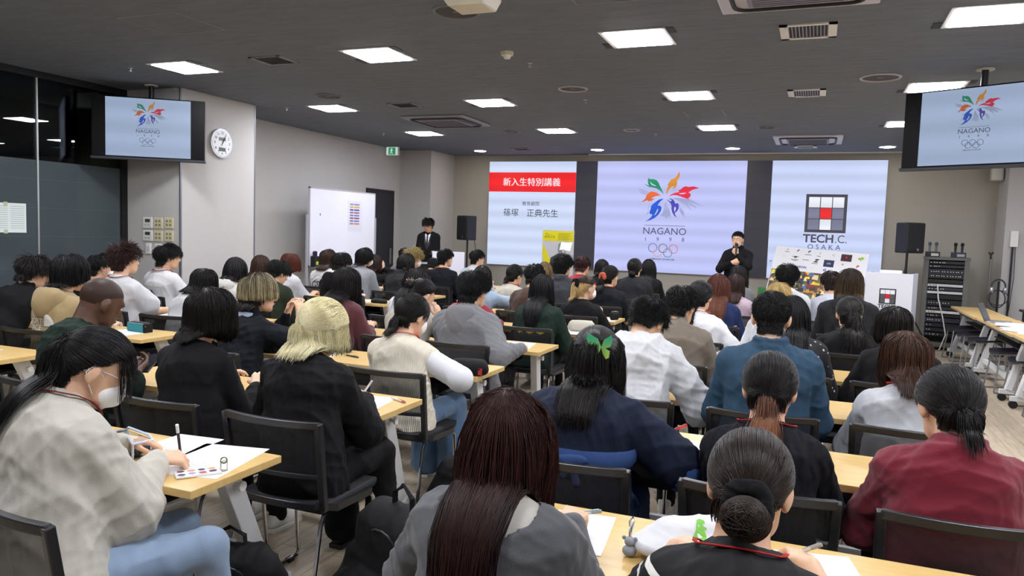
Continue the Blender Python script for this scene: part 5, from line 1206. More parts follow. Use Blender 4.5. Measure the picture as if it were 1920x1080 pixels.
        if opt.get('skirt'): lg += [rc(V(0, .05, .50), V(0, .40, .46), .17, .17, .05), rc(V(0, .40, .48), V(0, .44, .25), .16, .2, .05)]
        v, q = isosurf(lg, .012 if near == 2 else .017); v[:, 2] = np.maximum(v[:, 2], .03)
        nv = vnormals(v, q); v = v + nv * (folds(v, pid + 50, .011, 17) + folds(v, pid + 51, .005, 40))[:, None]
        if not stand: ms_ = v[:, 1] < .27; v[ms_, 2] = np.maximum(v[ms_, 2], .463)
        np_mesh('trousers' if not opt.get('skirt') else 'skirt', v, q, cloth(bot) if isinstance(bot, str) else bot, root)
        for sgn, an in zip((-1, 1), foot):
            sp = [rc(an + V(0, -.03, -.045), an + V(sgn * .01, .15, -.06), .038, .030, .02), rc(an + V(0, -.02, 0), an + V(0, .05, -.035), .04, .036, .02)]
            v, q = isosurf(sp, .01); v[:, 2] = np.maximum(v[:, 2], .004); so = np_mesh('shoe', v, q, mat(shoes, rough=.5), root)
            if near or stand:
                M_ = MB(); M_.M = Matrix.Translation(Vector(tuple(an)))
                pts = [(-.035, -.06), (.035, -.06), (.045, .08), (.04, .16), (0, .185), (-.04, .16), (-.045, .08)]
                M_.add([(a, b, .0 - an[2]) for a, b in pts] + [(a * 1.02, b * 1.01, .024 - an[2]) for a, b in pts], [tuple(range(6, -1, -1)), tuple(range(7, 14))] + [(i, (i + 1) % 7, 7 + (i + 1) % 7, 7 + i) for i in range(7)])
                M_.build('sole', mat('d8d6ce' if shoes != '141414' else '1c1c1c', rough=.6), so, bevel=.004)
    # hair
    coll = [p for p in gar] 
    if hair: 
        hob = make_hair(rg, hair, H, R, s, coll, near, root)
        if hair.get('label'): hob['label'] = hair['label']
        if hair.get('extra'):
            ex = dict(hair['extra']); ex.setdefault('root', hair['root']); ex['only'] = 'front'; fo = make_hair(rg, ex, H, R, s, coll, near, root); fo.name = 'fringe'
    TW = lambda *a: H + R @ (V(*a) * s)
    if hair and hair.get('kind') == 'tie' and hair.get('band'):
        tw = TW(*hair['tie']); M_ = MB(); M_.tube([tuple(tw + R @ V(.014 * math.cos(a), -.004, .014 * math.sin(a))) for a in [2 * math.pi * i / 14 for i in range(14)]], .006, 6, closed=True); M_.build('hair_tie', mat(hair['band'], rough=.6), root, smooth=True)
    if hair and hair.get('scrunchie'):
        c_, rr, pos = hair['scrunchie']; tw = TW(*pos); sp = []
        for i in range(12):
            a = 2 * math.pi * i / 12; sp.append(el(tw + R @ V(rr * math.cos(a), -.012 + .006 * (i % 2), rr * math.sin(a)), V(.019, .016, .019) * (1 + .15 * ((i * 7) % 3 - 1)), .012))
        v, q = isosurf(sp, .005); v += vnormals(v, q) * folds(v, 5, .004, 120)[:, None]; np_mesh('scrunchie', v, q, cloth(c_), root)
    # face bits
    bm = MB()
    for e in (-1, 1):
        bm.tube([tuple(TW(e * .014, .094, .024)), tuple(TW(e * .034, .086, .029)), tuple(TW(e * .05, .068, .024))], [.003, .0032, .0015], 6)
    bm.build('eyebrows', mat(hair['root'] if hair and hair['root'] not in ('e6ddb0', 'd8c27c') else '2a1d16', rough=.7), root, smooth=True)
    em = MB(); ei = MB()
    for e in (-1, 1):
        em.ell(tuple(TW(e * .031, .0765, .008)), (.0105, .0105, .0105), 10, 8); ei.ell(tuple(TW(e * .0315, .0825, .007)), (.0055, .0055, .0055), 8, 6)
    eo = em.build('eyes', mat('e9e4df', rough=.2), root, smooth=True); ei.build('irises', mat('140d0a', rough=.15), eo, smooth=True)
    lm = MB(); lm.tube([tuple(TW(-.022, .088, -.057)), tuple(TW(-.008, .0955, -.055)), tuple(TW(.008, .0955, -.055)), tuple(TW(.022, .088, -.057))], [.002, .005, .005, .002], 6); lm.build('lips', mat('b0705f' if skin != 'dark' else '5a3029', rough=.45), root, smooth=True)
    if mask:
        mp = [el(TW(0, .05, -.052), V(.064, .060, .056) * s, .02, R), rc(TW(0, .095, -.02), TW(0, .1, -.06), .02 * s, .016 * s, .03)]
        v, q = isosurf(mp, .006 if near else .009); L_ = (v - H) @ R / s; keep = (L_[:, 1] > .018 + .25 * np.abs(L_[:, 2] + .05)); q = q[keep[q].all(1)]
        mo = np_mesh('face_mask', v, q, mat(mask if isinstance(mask, str) else 'f0efec', rough=.8), root)
        lm = MB()
        for e in (-1, 1):
            lm.tube([tuple(TW(e * .056, .04, -.028)), tuple(TW(e * .074, .02, .0)), tuple(TW(e * .084, -.018, .018)), tuple(TW(e * .085, -.028, -.01)), tuple(TW(e * .076, -.008, -.035)), tuple(TW(e * .058, .03, -.07))], .0016, 5)
        lm.build('ear_loops', mat('f2f2f0', rough=.7), mo, smooth=True)
    if glasses:
        gm = MB()
        for e in (-1, 1):
            gm.tube([tuple(TW(e * .034 + .023 * math.cos(a), .1 - .012 * abs(math.cos(a)) * (1 if e * math.cos(a) > 0 else 0), .006 + .018 * math.sin(a))) for a in [2 * math.pi * i / 18 for i in range(18)]], .0016, 6, closed=True)
            gm.tube([tuple(TW(e * .057, .09, .01)), tuple(TW(e * .078, .03, .012)), tuple(TW(e * .084, -.02, .008)), tuple(TW(e * .082, -.035, -.01))], .0018, 6)
        gm.tube([tuple(TW(-.011, .101, .01)), tuple(TW(0, .105, .012)), tuple(TW(.011, .101, .01))], .0016, 6)
        gm.build('glasses', mat(glasses if isinstance(glasses, str) else '1a1a1c', rough=.25), root, smooth=True)
    if lanyard:
        bx_ = MB(); nn_ = 26
        pts = [N + V(.062 * math.sin(a) * (1 + .25 * (1 - math.cos(a)) / 2), .016 - .068 * math.cos(a), .022 - .06 * (1 - math.cos(a)) / 2 * 1.0) for a in [math.radians(-165 + 330 * i / (nn_ - 1)) for i in range(nn_)]]
        pts = [tuple(p) for p in push(np.array(pts), torso(inf) + [skinp[10]] if len(skinp) > 10 else torso(inf), np.full(nn_, .009))]
        bx_.tube(pts, .0065, 6, flat=.35, up=None); bx_.build('lanyard', mat(lanyard, rough=.6), root, smooth=True)
    return dict(root=root, shirt=(shirtv, shirtq, shirt), H=H, R=R, N=N, P0=P0, Ch=Ch, SL=SL, SR=SR, s=s, grip=gp, toL=loc, Rb=Rb, hip=hipw, prims=gar, torso=torso(inf), TW=TW, arms=arms)

def back_print(p, mb, name, m, dz=0.0, dx=0.0, side='back', off=.004, base='Ch'):
    """project a flat drawing (x-z plane) onto the back of the shirt"""
    v, q, sh = p['shirt']; bv = BVHTree.FromPolygons([Vector(a) for a in v], [tuple(a) for a in q]); C_ = p[base]
    me = mb.mesh('tmp'); import bmesh
    bm_ = bmesh.new(); bm_.from_mesh(me); bmesh.ops.triangulate(bm_, faces=bm_.faces)
    for _ in range(2):
        ed = [e for e in bm_.edges if e.calc_length() > .02]
        if ed: bmesh.ops.subdivide_edges(bm_, edges=ed, cuts=1, use_grid_fill=True)
    bmesh.ops.triangulate(bm_, faces=bm_.faces)
    for vv in bm_.verts:
        o_ = Vector((C_[0] + dx + vv.co.x, C_[1] - 1, C_[2] + dz + vv.co.z)); h, nrm, i, dist = bv.ray_cast(o_, Vector((0, 1, 0)))
        vv.co = (h + Vector((0, -off, 0))) if h is not None else Vector((o_.x, C_[1], o_.z))
    bm_.to_mesh(me); bm_.free(); me.name = name
    me.materials.append(m); o = bpy.data.objects.new(name, me); COL.objects.link(o); o.parent = sh; return o

def yoke_mat():
    m, nt, b = new_mat('striped_knit'); b.inputs['Roughness'].default_value = 0.85; tc = nt.nodes.new('ShaderNodeTexCoord'); sp = nt.nodes.new('ShaderNodeSeparateXYZ'); ab = nt.nodes.new('ShaderNodeMath'); ab.operation = 'MULTIPLY_ADD'
    a2 = nt.nodes.new('ShaderNodeMath'); a2.operation = 'ABSOLUTE'; rp = nt.nodes.new('ShaderNodeValToRGB'); rp.color_ramp.interpolation = 'CONSTANT'; L = nt.links.new
    L(tc.outputs['Object'], sp.inputs[0]); L(sp.outputs[0], a2.inputs[0]); L(a2.outputs[0], ab.inputs[0]); ab.inputs[1].default_value = -.45; L(sp.outputs[2], ab.inputs[2]); L(ab.outputs[0], rp.inputs[0])
    e = rp.color_ramp.elements; e[0].color = (*lin('0e0f12'), 1); e[1].position = .735; e[1].color = (*lin('e8e6dd'), 1)
    for p_, c in ((.753, '0e0f12'), (.785, 'e8e6dd'), (.80, '0e0f12')): n_ = e.new(p_); n_.color = (*lin(c), 1)
    L(rp.outputs[0], b.inputs['Base Color']); return m
YOKE = yoke_mat()
POS={1:(-5.78,4.15,1.283,2),2:(-5.05,3.9,1.326,2),3:(-6.21,5.11,1.268,3),4:(-5.61,4.86,1.371,3),5:(-6.37,6.05,1.344,4),6:(-3.46,2.84,1.304,1),7:(-2.14,1.73,1.252,0),8:(-2.72,2.84,1.286,1),9:(-4.97,5.11,1.194,3),10:(-5.57,6.17,1.246,4),11:(-6.19,7.28,1.224,5),12:(-3.38,3.95,1.273,2),13:(-5.02,6.17,1.238,4),14:(-5.68,7.18,1.266,5),15:(-2.07,2.84,1.26,1),16:(-3.46,5.06,1.281,3),17:(-5.94,8.28,1.289,6),18:(-5.0,7.23,1.293,5),19:(-5.45,8.38,1.328,6),20:(-5.87,9.29,1.213,7),21:(-6.01,10.4,1.283,8),22:(-5.35,9.49,1.308,7),23:(-4.83,8.38,1.284,6),24:(-4.81,9.44,1.314,7),26:(-4.81,10.5,1.296,8),27:(-3.27,7.28,1.239,5),28:(-3.44,6.17,1.233,4),29:(-2.8,5.11,1.217,3),30:(-2.23,3.95,1.208,2),31:(-2.32,5.01,1.298,3),33:(-3.34,8.38,1.205,6),34:(-2.68,7.28,1.267,5),35:(-3.35,9.49,1.216,7),36:(-3.57,10.6,1.218,8),37:(-2.7,8.28,1.342,6),38:(-2.2,6.17,1.248,4),39:(-2.83,9.49,1.302,7),40:(-2.87,10.6,1.249,8),41:(-2.13,7.28,1.181,5),42:(-2.17,8.38,1.248,6),43:(-2.14,9.49,1.311,7),44:(-2.19,10.6,1.279,8),45:(-0.83,4.05,1.27,2),46:(-0.78,2.84,1.246,1),47:(-0.7,1.73,1.216,0),48:(-0.82,5.06,1.272,3),49:(-0.85,6.17,1.256,4),50:(-0.84,7.28,1.274,5),51:(-0.79,8.38,1.233,6),52:(-0.87,9.49,1.289,7),54:(-0.26,6.27,1.276,4),55:(-0.27,8.28,1.346,6),56:(-0.19,3.9,1.355,2),57:(-0.12,5.06,1.262,3),59:(0.15,8.38,1.303,6),60:(0.28,7.18,1.381,5),61:(0.25,6.17,1.193,4),62:(0.46,5.06,1.234,3),63:(0.42,3.95,1.198,2),64:(0.44,2.84,1.205,1),65:(-0.13,2.84,1.2,1),66:(-0.11,1.73,1.182,0)}
BK = '14110f'; BK2 = '1b1613'
def sh(root=BK, ln=.055, thick=.02, lift=.14, mess=.16, **k): return dict(kind='short', root=root, len=ln, thick=thick, lift=lift, mess=mess, n=1500, w=.0019, **k)
def bob(root=BK, back=-.10, side=-.09, thick=.024, L=.3, **k): return dict(kind='fall', root=root, back=back, side=side, thick=thick, L=L, n=1300, w=.0022, **k)
def lng(root=BK, back=-.36, side=-.3, thick=.026, L=.62, **k): return dict(kind='fall', root=root, back=back, side=side, thick=thick, L=L, n=1400, w=.0022, **k)
def pony(root=BK, tie=(0, -.125, .0), L=.2, thick=.014, **k): return dict(kind='tie', root=root, tie=tie, L=L, thick=thick, n=1300, w=.0019, **k)
def bun(root=BK, tie=(0, -.12, -.02), thick=.012, **k): return dict(kind='tie', tail='bun', root=root, tie=tie, L=.1, thick=thick, n=1200, w=.0019, **k)
R_ = {}
def pp(pid, label, short, top, **k):
    X, Y, Z, row = POS[pid]; R_[pid] = person(pid, X, Y, Z, row, label, short, top, **k)
    c = k.get('chair', 1)
# ---- nearest rows
pp(7, 'masked person in a cream sweatshirt and long black ponytail writing at the left front table', 'masked writer in the cream sweatshirt', ('long', 'ccc9bb', dict(puff=.035, inf=.045, fold=.0065, ff=18, hem=.06)),
   bot='8a9fb8', hair=dict(kind='tie', root='121011', extra=dict(kind='fall', back=-.1, side=-.1, sidef=-.08, front=-.01, thick=.022, L=.2, n=420, w=.0017, ragged=.03), tie=(0, -.115, .035), L=.44, thick=.016, n=1700, w=.0017, tn=.6, tspread=.09, tdir=(.1, -.6, .05), band='1a1a1c', split=-.1), yaw=-22, hyaw=-38, hp=32, near=2, mask=True, glasses='b9bcc4', lanyard='7a1520', sw=.205, bulk=1.22, hs=1.02, hipdx=.03,
   hands={'r': ((-2.075, 1.93, .775), (.55, -.5, -.7), (.35, .9, -.15), (-.4, .1, -.9)), 'l': ((-2.33, 2.02, .775), None, (.7, .7, 0), (0, 0, -1))}, curl=.8)
pp(47, 'person in a charcoal sweatshirt with very long reddish brown hair, front centre', 'charcoal sweatshirt student', ('long', '5a5c5f', dict(scoop=1, under='cfcbc0', puff=.018, inf=.03, fold=.008)), bot='2a2a2e',
   hair=lng('35160f', back=-.50, side=-.46, tip='1d1112', L=.75, thick=.016, ragged=.05, wave=.06, spread=.03, fringe=False, sidef=-.42, rough=.5, streak=.55, flare=.72), hyaw=4, hp=13, hipdy=.07, near=2, sw=.185, hs=1.0, yaw=-3,
   hands={'r': ((-.60, 2.0, .785), (.45, -.4, -.8), (-.1, .98, .05), (-.2, 0, -.95)), 'l': ((-.9, 1.95, .775), None, (.3, .9, 0), (0, 0, -1))}, curl=.7)
pp(66, 'person in a white striped black polo, dark brown bun with black scrunchie', 'bun haired student in the striped polo', ('tee', YOKE, dict(sl=.9, inf=.02)), bot='1c1d22',
   hair=bun('2b211b', tie=(.02, -.105, -.045), rb=.046, boff=(.0, -.025, -.03), tip='30231c', streak=.5, rough=.42, scrunchie=('121317', .036, (.02, -.118, -.045))), near=2, hp=22, hyaw=-6, skin='light', lanyard='c4121d', hs=1.02, sw=.175,
   hands={'r': ((.03, 2.02, .775), (.5, -.5, -.7), (-.35, .93, .0), (-.3, 0, -.95)), 'l': ((-.3, 1.98, .775), None, (.4, .9, 0), (0, 0, -1))}, curl=.75)
back = R_[66]
pp(46, 'person in a navy short sleeved dress with a green butterfly clip in black hair', 'butterfly clip student in the navy dress', ('dress', '1d2740', dict(skirt=1, inf=.026, sl=.8, puff=.01, fold=.007, ff=22, hem=.02)), bot='2a3f6c',
   hair=dict(kind='half', root='15110f', back=-.19, side=-.17, sidef=-.2, thick=.012, rmax=.09, L=.42, n=1500, w=.0021, ragged=.02, spread=.08, fringe=False, ptail=(0.015, -.118, .02), wave=.05), near=2, hp=24, hyaw=-3, bulk=1.2, sw=.2, hs=1.0,
   hands={'r': ((-.50, 3.00, .79), (.75, -.5, -.55), (-.12, .98, .1), (-.4, .0, -.9)), 'l': ((-.92, 3.08, .775), (-.4, -.4, -.8), (.4, .9, 0), (0, 0, -1))}, curl=.75)
pp(65, 'person in a black cable knit with a low brown tipped ponytail', 'cable knit student', ('long', knit('1b1c21', 'cable'), dict(inf=.03, puff=.015, fold=.004)), hair=pony('141111', tie=(0, -.108, -.062), L=.34, thick=.016, tip='8a5636', tipw=1, tspread=.12, tn=.6, band='d9b56a', streak=.45), near=2, hp=20, mask=True, lanyard='c4121d', hs=1.03)
pp(64, 'person in a crimson sweatshirt with a low black ponytail and glasses', 'crimson sweatshirt student', ('long', '781a2c', dict(inf=.035, puff=.02, collar=1, fold=.009)), hair=pony(BK, tie=(.0, -.115, -.045), L=.17, thick=.018, tspread=.07, tn=.55, band='101012'), yaw=6, hyaw=14, hp=22, near=2, glasses='15161a', bulk=1.12, sw=.2, hs=1.06,
   hands={'l': ((.29, 3.02, .775), (-.4, -.4, -.8), (.3, .9, 0), (0, 0, -1))})
pp(15, 'person in a black sweatshirt with bleached platinum blonde half-tied hair', 'platinum blonde student', ('long', '17181c', dict(inf=.035, puff=.022, fold=.010)), bot='121317', wide=.03, shoes='141414',
   hair=dict(kind='half', root='d6cb98', tip='f2ebc8', ptl=.007, back=-.085, side=-.085, thick=.028, L=.32, n=1700, w=.0019, flare=.85, ragged=.014, spread=.06, ptail=(.0, -.128, -.045), wave=.04, rough=.45, streak=.3), near=2, hyaw=-14, hp=24, sw=.19, bulk=1.05, hipdx=.05,
   hands={'r': ((-1.98, 3.08, .775), (.55, -.5, -.7), (-.5, .85, .05), (-.4, 0, -.9)), 'l': ((-2.32, 3.1, .775), None, (.4, .9, 0), (0, 0, -1))}, curl=.75)
pp(8, 'person in a black polo with white collar trim, black bob, glasses and mask', 'black polo student with the bob', ('long', '15161a', dict(inf=.022, trim='e2dcc8', fold=.007)), hair=bob('17120f', back=-.092, side=-.11, thick=.026, tuck=.35, L=.34, rough=.4, flare=.8), near=2, hyaw=-28, hp=16, hipdx=.07, mask='efe3d6', glasses='2a2a2e', hs=1.06)
pp(6, 'large person with a shaved head in a dark green T-shirt holding a phone', 'shaven headed student in dark green', ('tee', '20352a', dict(inf=.03, sl=1.05, puff=.02, fold=.008)), bot='1c1d22', skin='dark', hair=dict(kind='bald', root='2a201b', n=10, cap=.0012, hairline=.3, nape=-.9), near=2, hyaw=-20, hp=28, bulk=1.28, sw=.215, hs=1.12, yaw=-8,
   hands={'r': ((-3.20, 2.84, .81), (1, -.6, -.5), (-.15, .8, .35), (-.6, .2, .5)), 'l': ((-3.40, 2.94, .80), None, (.5, .8, .2), (.6, .1, .5))}, curl=.55)
pp(56, 'broad man in a slate blue jacket with short black hair', 'short haired man in the slate blue jacket', ('long', '2f4a60', dict(inf=.035, collar=1, puff=.02, fold=.008)), hair=sh('100f10', ln=.03, thick=.012, lift=.2, mess=.2, nape=-.72), near=2, hp=10, mask=True, sw=.205, bulk=1.15, hs=1.04, hyaw=2)
pp(63, 'person in a light grey sweatshirt with a brown bob', 'brown bob student in light grey', ('long', mat('b9bcbf', rough=.95, spec=.2, noise=.12, nscale=14, bump=.4, bscale=220), dict(inf=.032, puff=.02, fold=.008)), hair=bob('4a2f20', back=-.125, side=-.115, thick=.032, tip='35221a', tuck=.25, streak=.6, L=.34), near=2, hyaw=12, hp=22, mask=True, lanyard='c4121d', hs=1.05)
pp(45, 'person in a loose white long T-shirt leaning over the table with messy black hair', 'messy haired student in the white T-shirt', ('long', 'dfe1e2', dict(inf=.04, puff=.035, fold=.011)), hair=sh('0f0e0f', ln=.065, thick=.022, lift=.22, mess=.4), near=2, hyaw=-16, hp=45, sw=.2, bulk=1.05, glasses='202024',
   hands={'r': ((-.58, 4.2, .775), (.55, -.5, -.7), (-.5, .8, 0), (0, 0, -1))})
pp(30, 'person in a cream ribbed knit vest over white sleeves with a short black ponytail', 'ribbed knit vest student', ('vest', knit('d6d0bd', 'rib'), dict(inf=.030, inner='eceef2', puff=.012, fold=.004, hem=.12)), bot='5c7a9c', wide=.05, shoes='1c2030',
   hair=pony('15120f', tie=(.0, -.112, -.06), L=.15, thick=.018, tspread=.12, tn=.5, band='3a2a24'), near=2, hyaw=-22, hipdx=.07, hp=18, mask=True, lanyard='c4121d',
   hands={'r': ((-2.0, 4.02, .79), (1, -.5, -.35), (-.2, .95, 0), (0, 0, -1))})
pp(31, 'broad person in a grey hoodie with thick short black hair', 'broad student in the grey hoodie', ('long', '77787b', dict(inf=.04, hood=1, puff=.02, fold=.009)), bot='1b1c20', hair=sh('121011', ln=.06, thick=.026, lift=.3, mess=.25), near=2, hyaw=-12, hp=10, hipdx=.05, sw=.215, bulk=1.25, hs=1.1,
   hands={'r': ((-1.9, 4.98, .775), (.6, -.6, -.7), (-.4, .9, 0), (0, 0, -1))})
pp(12, 'person with black rooted blonde bowl hair in a navy jacket, hands clasped by the face', 'two tone blonde student in the navy jacket', ('long', '1a1e2b', dict(inf=.036, puff=.02, collar=1, fold=.010)), hair=bob('221c14', back=-.09, side=-.05, thick=.03, L=.28, tip='ecdcae', streak=.7, dark='1d1814', split=.05, ucut=-.03, rough=.42), near=2, hyaw=-45, hp=6, hs=1.04, yaw=-12,
   hands={'r': ((-3.17, 4.12, .985), (1, -.2, -.9), (-.25, .3, .9), (-.7, .2, .1)), 'l': ((-3.31, 4.16, .98), (-.6, -.2, -.9), (.15, .3, .9), (.7, .2, .1))}, curl=.6)
# hood lining
pp(38, 'person in a dark green sweatshirt with bananas printed on the back, long black hair', 'banana print student in dark green', ('long', '1f352b', dict(inf=.032, puff=.02)), hair=lng('0e0e11', back=-.26, side=-.24, thick=.024, L=.5, ragged=.03), near=1, hyaw=2, hp=10, hs=1.03)
pp(48, 'person in a taupe sweatshirt with short black hair', 'taupe sweatshirt student', ('long', '7b7265', dict(inf=.036, puff=.02, neck=1)), hair=sh('0f0e0e', ln=.05, thick=.024, nape=-.66), near=1, hyaw=-14, hp=24, sw=.205, bulk=1.15, hs=1.04)
pp(62, 'person in a black top with a dark bob, mask and earring', 'black clad student with a dark bob and mask', ('long', '1e1f22', dict(inf=.036, puff=.025)), hair=bob('191512', back=-.10, side=-.07, thick=.022, L=.3, tuck=.2), near=1, hyaw=28, hp=20, mask=True, hs=1.0)
pp(16, 'person in a maroon sweatshirt with long black hair and glasses', 'maroon sweatshirt student', ('long', '5a2a2e', dict(inf=.034, puff=.02)), hair=lng('151112', back=-.22, side=-.21, thick=.026, L=.46, sidef=-.2), near=1, hyaw=-25, hp=14, glasses='2a2a2c', hs=1.02)
pp(2, 'person in a tan hoodie with white wording on the back and thick black hair', 'tan hoodie student', ('long', 'a8936a', dict(inf=.034, hood=1, puff=.02)), hair=bob('121011', back=-.075, side=-.045, thick=.032, L=.26, mess=1), near=1, hyaw=-8, hp=10, hs=1.08)
pp(1, 'person in a black sweatshirt with wavy black hair and a hand at the mouth', 'black sweatshirt student covering the mouth', ('long', '17181b', dict(inf=.036, puff=.02, neck=1)), hair=sh('1b1614', ln=.08, thick=.03, mess=.4, lift=.2), near=1, hyaw=-12, hp=22, hs=1.06, sw=.2, bulk=1.15,
   hands={'r': ((-5.66, 4.24, .99), (1, -.2, -.9), (-.15, .2, .95), (-.5, -.5, 0))})
pp(4, 'person in a white T-shirt with spiky dark brown hair and black glasses', 'spiky haired student in the white T-shirt', ('tee', 'e3e4e6', dict(inf=.03, sl=.7, puff=.02)), hair=sh('3a2420', ln=.07, thick=.03, lift=.8, mess=.6), near=1, hyaw=-12, hp=2, glasses='1a1a1c', lanyard='9c3a30', hs=1.05)
pp(5, 'person in a white T-shirt with a printed back, black hair and a red lanyard', 'white printed T-shirt student by the column', ('tee', 'e3e4e6', dict(inf=.034, sl=.8, puff=.02)), hair=sh('131112', ln=.08, thick=.028, lift=.25, mess=.25), near=1, hyaw=-35, hp=4, lanyard='b3262b', hs=1.08)
pp(3, 'masked person with short black hair, mostly hidden behind the shaven head', 'masked student behind the spiky haired one', ('long', '23252b', {}), hair=sh(BK, ln=.06), near=0, hyaw=-25, hp=8, mask=True)
pp(9, 'masked person with a black bowl cut bending low in a white shirt', 'low bending student in white', ('tee', 'dfe1e2', dict(inf=.03, sl=.9)), hair=bob('131112', back=-.07, side=-.035, thick=.026, L=.24), near=1, hyaw=-25, hp=28, mask='e9dfd4')
pp(10, 'person in a white hoodie with shoulder length black hair', 'white hoodie student with black hair', ('long', 'dcdad2', dict(inf=.036, hood=1)), hair=lng('131012', back=-.17, side=-.17, thick=.028, L=.4), near=0, hp=12, hyaw=-4, hs=1.05)
pp(11, 'person with a chestnut brown bob seen behind the olive sweater', 'chestnut bob student', ('long', '3a3d42', {}), hair=bob('3f2a1f', back=-.14, side=-.14, thick=.026, L=.34), near=0, hp=8)
pp(13, 'person in an olive knit sweater with short black hair', 'olive sweater student', ('long', '2c3522', dict(inf=.036)), hair=sh('121011', ln=.07, thick=.024), near=1, hyaw=-22, hp=28, sw=.2, bulk=1.1)
pp(14, 'person in a white T-shirt with auburn hair looking down', 'auburn haired student in white', ('tee', 'e2e3e6', dict(inf=.034, sl=1.0)), hair=bob('5c2f22', back=-.08, side=-.06, thick=.026, L=.27, tip='6e3424'), near=1, hyaw=-25, hp=32)
pp(17, 'person in a white shirt with a large black back monogram and brown bob', 'monogram shirt student', ('long', 'e2e2e2', dict(inf=.034)), hair=bob('3b2a20', back=-.13, side=-.13, thick=.028, L=.34), near=1, hp=6)
pp(18, 'person in a black hoodie with short black hair before the whiteboard', 'black hoodie student before the whiteboard', ('long', '151518', dict(inf=.036, hood=1)), hair=sh('161313', ln=.06, thick=.026), near=0, hyaw=-5, hp=15, sw=.19)
pp(19, 'masked person in a plain grey sweatshirt with a black bowl cut', 'grey sweatshirt student with a mask', ('long', '8e9195', dict(inf=.034)), hair=bob('100f11', back=-.085, side=-.03, thick=.026, L=.26), near=1, hyaw=-32, hp=6, mask=True)
pp(20, 'person in black with long brown hair and a hand raised to the temple', 'brown haired student with a raised hand', ('long', '15151a', {}), hair=lng('2c1c18', back=-.2, side=-.2, L=.4), near=0, hyaw=-20, hp=12, hands={'r': ((-5.76, 9.36, 1.0), (1, -.1, -.9), (-.1, .1, .98), (-.9, 0, 0))})
pp(21, 'person with dark hair in a grey top, partly hidden near the door', 'dark haired student near the door', ('long', '6a6c70', {}), hair=sh('1b1614', ln=.05), near=0)
pp(22, 'masked person with fluffy ash blonde hair', 'ash blonde student with a mask', ('long', '2a2c31', {}), hair=sh('8d7a4e', ln=.08, thick=.036, mess=.45, lift=.3, tip='a8935c'), near=0, hyaw=-30, mask=True, hs=1.1)
pp(23, 'person in a dark grey wool jacket with black hair', 'dark grey jacket student', ('long', '303134', dict(inf=.036, collar=1)), hair=bob('161313', back=-.09, side=-.06, thick=.026, L=.27), near=0, hyaw=-18, hp=10, sw=.195)
pp(24, 'person in a navy sweater with short black hair and an orange lanyard', 'navy sweater student', ('long', '181c2b', dict(inf=.03)), hair=sh('121011', ln=.05, thick=.026, lift=.5), near=1, hyaw=-30, hp=4, lanyard='c8663a', sw=.19)
R_[25] = person(25, -5.5, 10.4, 1.15, 8, 'person in a black jacket hunched low in front of the left lectern', 'hunched student in black', ('long', '14151b', dict(inf=.04, hood=1)), hair=sh(BK, ln=.05), hp=40, sw=.19)
pp(26, 'person in a white shirt with black hair and glasses by the left speaker stand', 'white shirted student with glasses', ('long', 'd9dce2', dict(inf=.034)), hair=sh('121011', ln=.055, thick=.024), near=1, hyaw=-40, hp=2, glasses='2a2a2e')
pp(27, 'person in a pale denim jacket with black hair, arm along the table', 'pale denim jacket student', ('long', '9fb2c4', dict(inf=.036)), hair=bob('1a1715', back=-.1, side=-.1, L=.3), near=0, hp=16, hands={'r': ((-2.95, 7.78, .79), (1, -.4, -.3), (.6, .8, 0), (0, 0, -1))})
pp(28, 'person in a white blouse with long curly black hair', 'curly haired student in the white blouse', ('long', 'e0e2e6', dict(inf=.036, puff=.02)), hair=lng('161214', back=-.2, side=-.18, wave=.45, thick=.03, spread=.1, L=.44, ragged=.03), near=1, hp=18, hyaw=-18)
pp(29, 'person in a beige cardigan with clipped up black hair resting the head on a hand', 'beige cardigan student with the clip', ('long', 'b4ada0', dict(inf=.034)), hair=bun('141112', tie=(-.02, -.11, .03), rb=.03, thick=.016), near=1, hp=30, hyaw=-28, hands={'r': ((-2.73, 5.26, .90), (1, -.2, -.9), (-.15, .1, .95), (-.9, .2, 0))})
R_[32] = person(32, -2.84, 6.17, 1.19, 4, 'person in a crimson sweater hidden behind the grey hoodie', 'crimson sweater student behind the hoodie', ('long', '8a1528', dict(inf=.034)), hair=sh(BK, ln=.06), hp=30, hands={'r': ((-2.55, 6.1, .79), (.7,-.6,-.6), (-.4, .9, 0), (0, 0, -1))})
pp(33, 'person in a cream top with a low black ponytail', 'cream top student with a low ponytail', ('long', 'd2cdbb', dict(inf=.034)), hair=pony(BK, tie=(0, -.11, -.05), L=.12, thick=.018), near=1, hyaw=-25, lanyard='c2402e')
pp(34, 'person in a chocolate brown sweater with short black hair', 'chocolate brown sweater student', ('long', '543a2a', dict(inf=.036)), hair=sh('141212', ln=.06, thick=.026), near=0, hp=14, sw=.195)
pp(35, 'person with highlighted dark blonde hair beside the yellow poster', 'highlighted blonde student', ('long', '4a4b50', {}), hair=bob('6d5a3c', back=-.16, side=-.16, tip='a08a5c', streak=.6, L=.38), near=0)
pp(36, 'person with black hair mostly hidden behind the grey blazer', 'black haired student behind the blazer', ('long', '1c1d22', {}), hair=lng(BK, back=-.2, side=-.2, L=.4), near=0)
pp(37, 'person in a grey blazer with curly black hair before the poster', 'grey blazer student', ('long', '4b4e55', dict(inf=.036, collar=1)), hair=sh('121112', ln=.06, thick=.03, lift=.5, mess=.7), near=1, hyaw=-12, hp=2, sw=.195)
pp(39, 'person in a bright red sweater with short reddish brown hair', 'bright red sweater student', ('long', 'a3182a', dict(inf=.034)), hair=sh('3a1f1a', ln=.05, thick=.024), near=0, hyaw=-10)
pp(40, 'person in black with a rounded black bowl cut', 'bowl cut student in black', ('long', '1a1c22', {}), hair=bob('131113', back=-.09, side=-.06, L=.27), near=0)
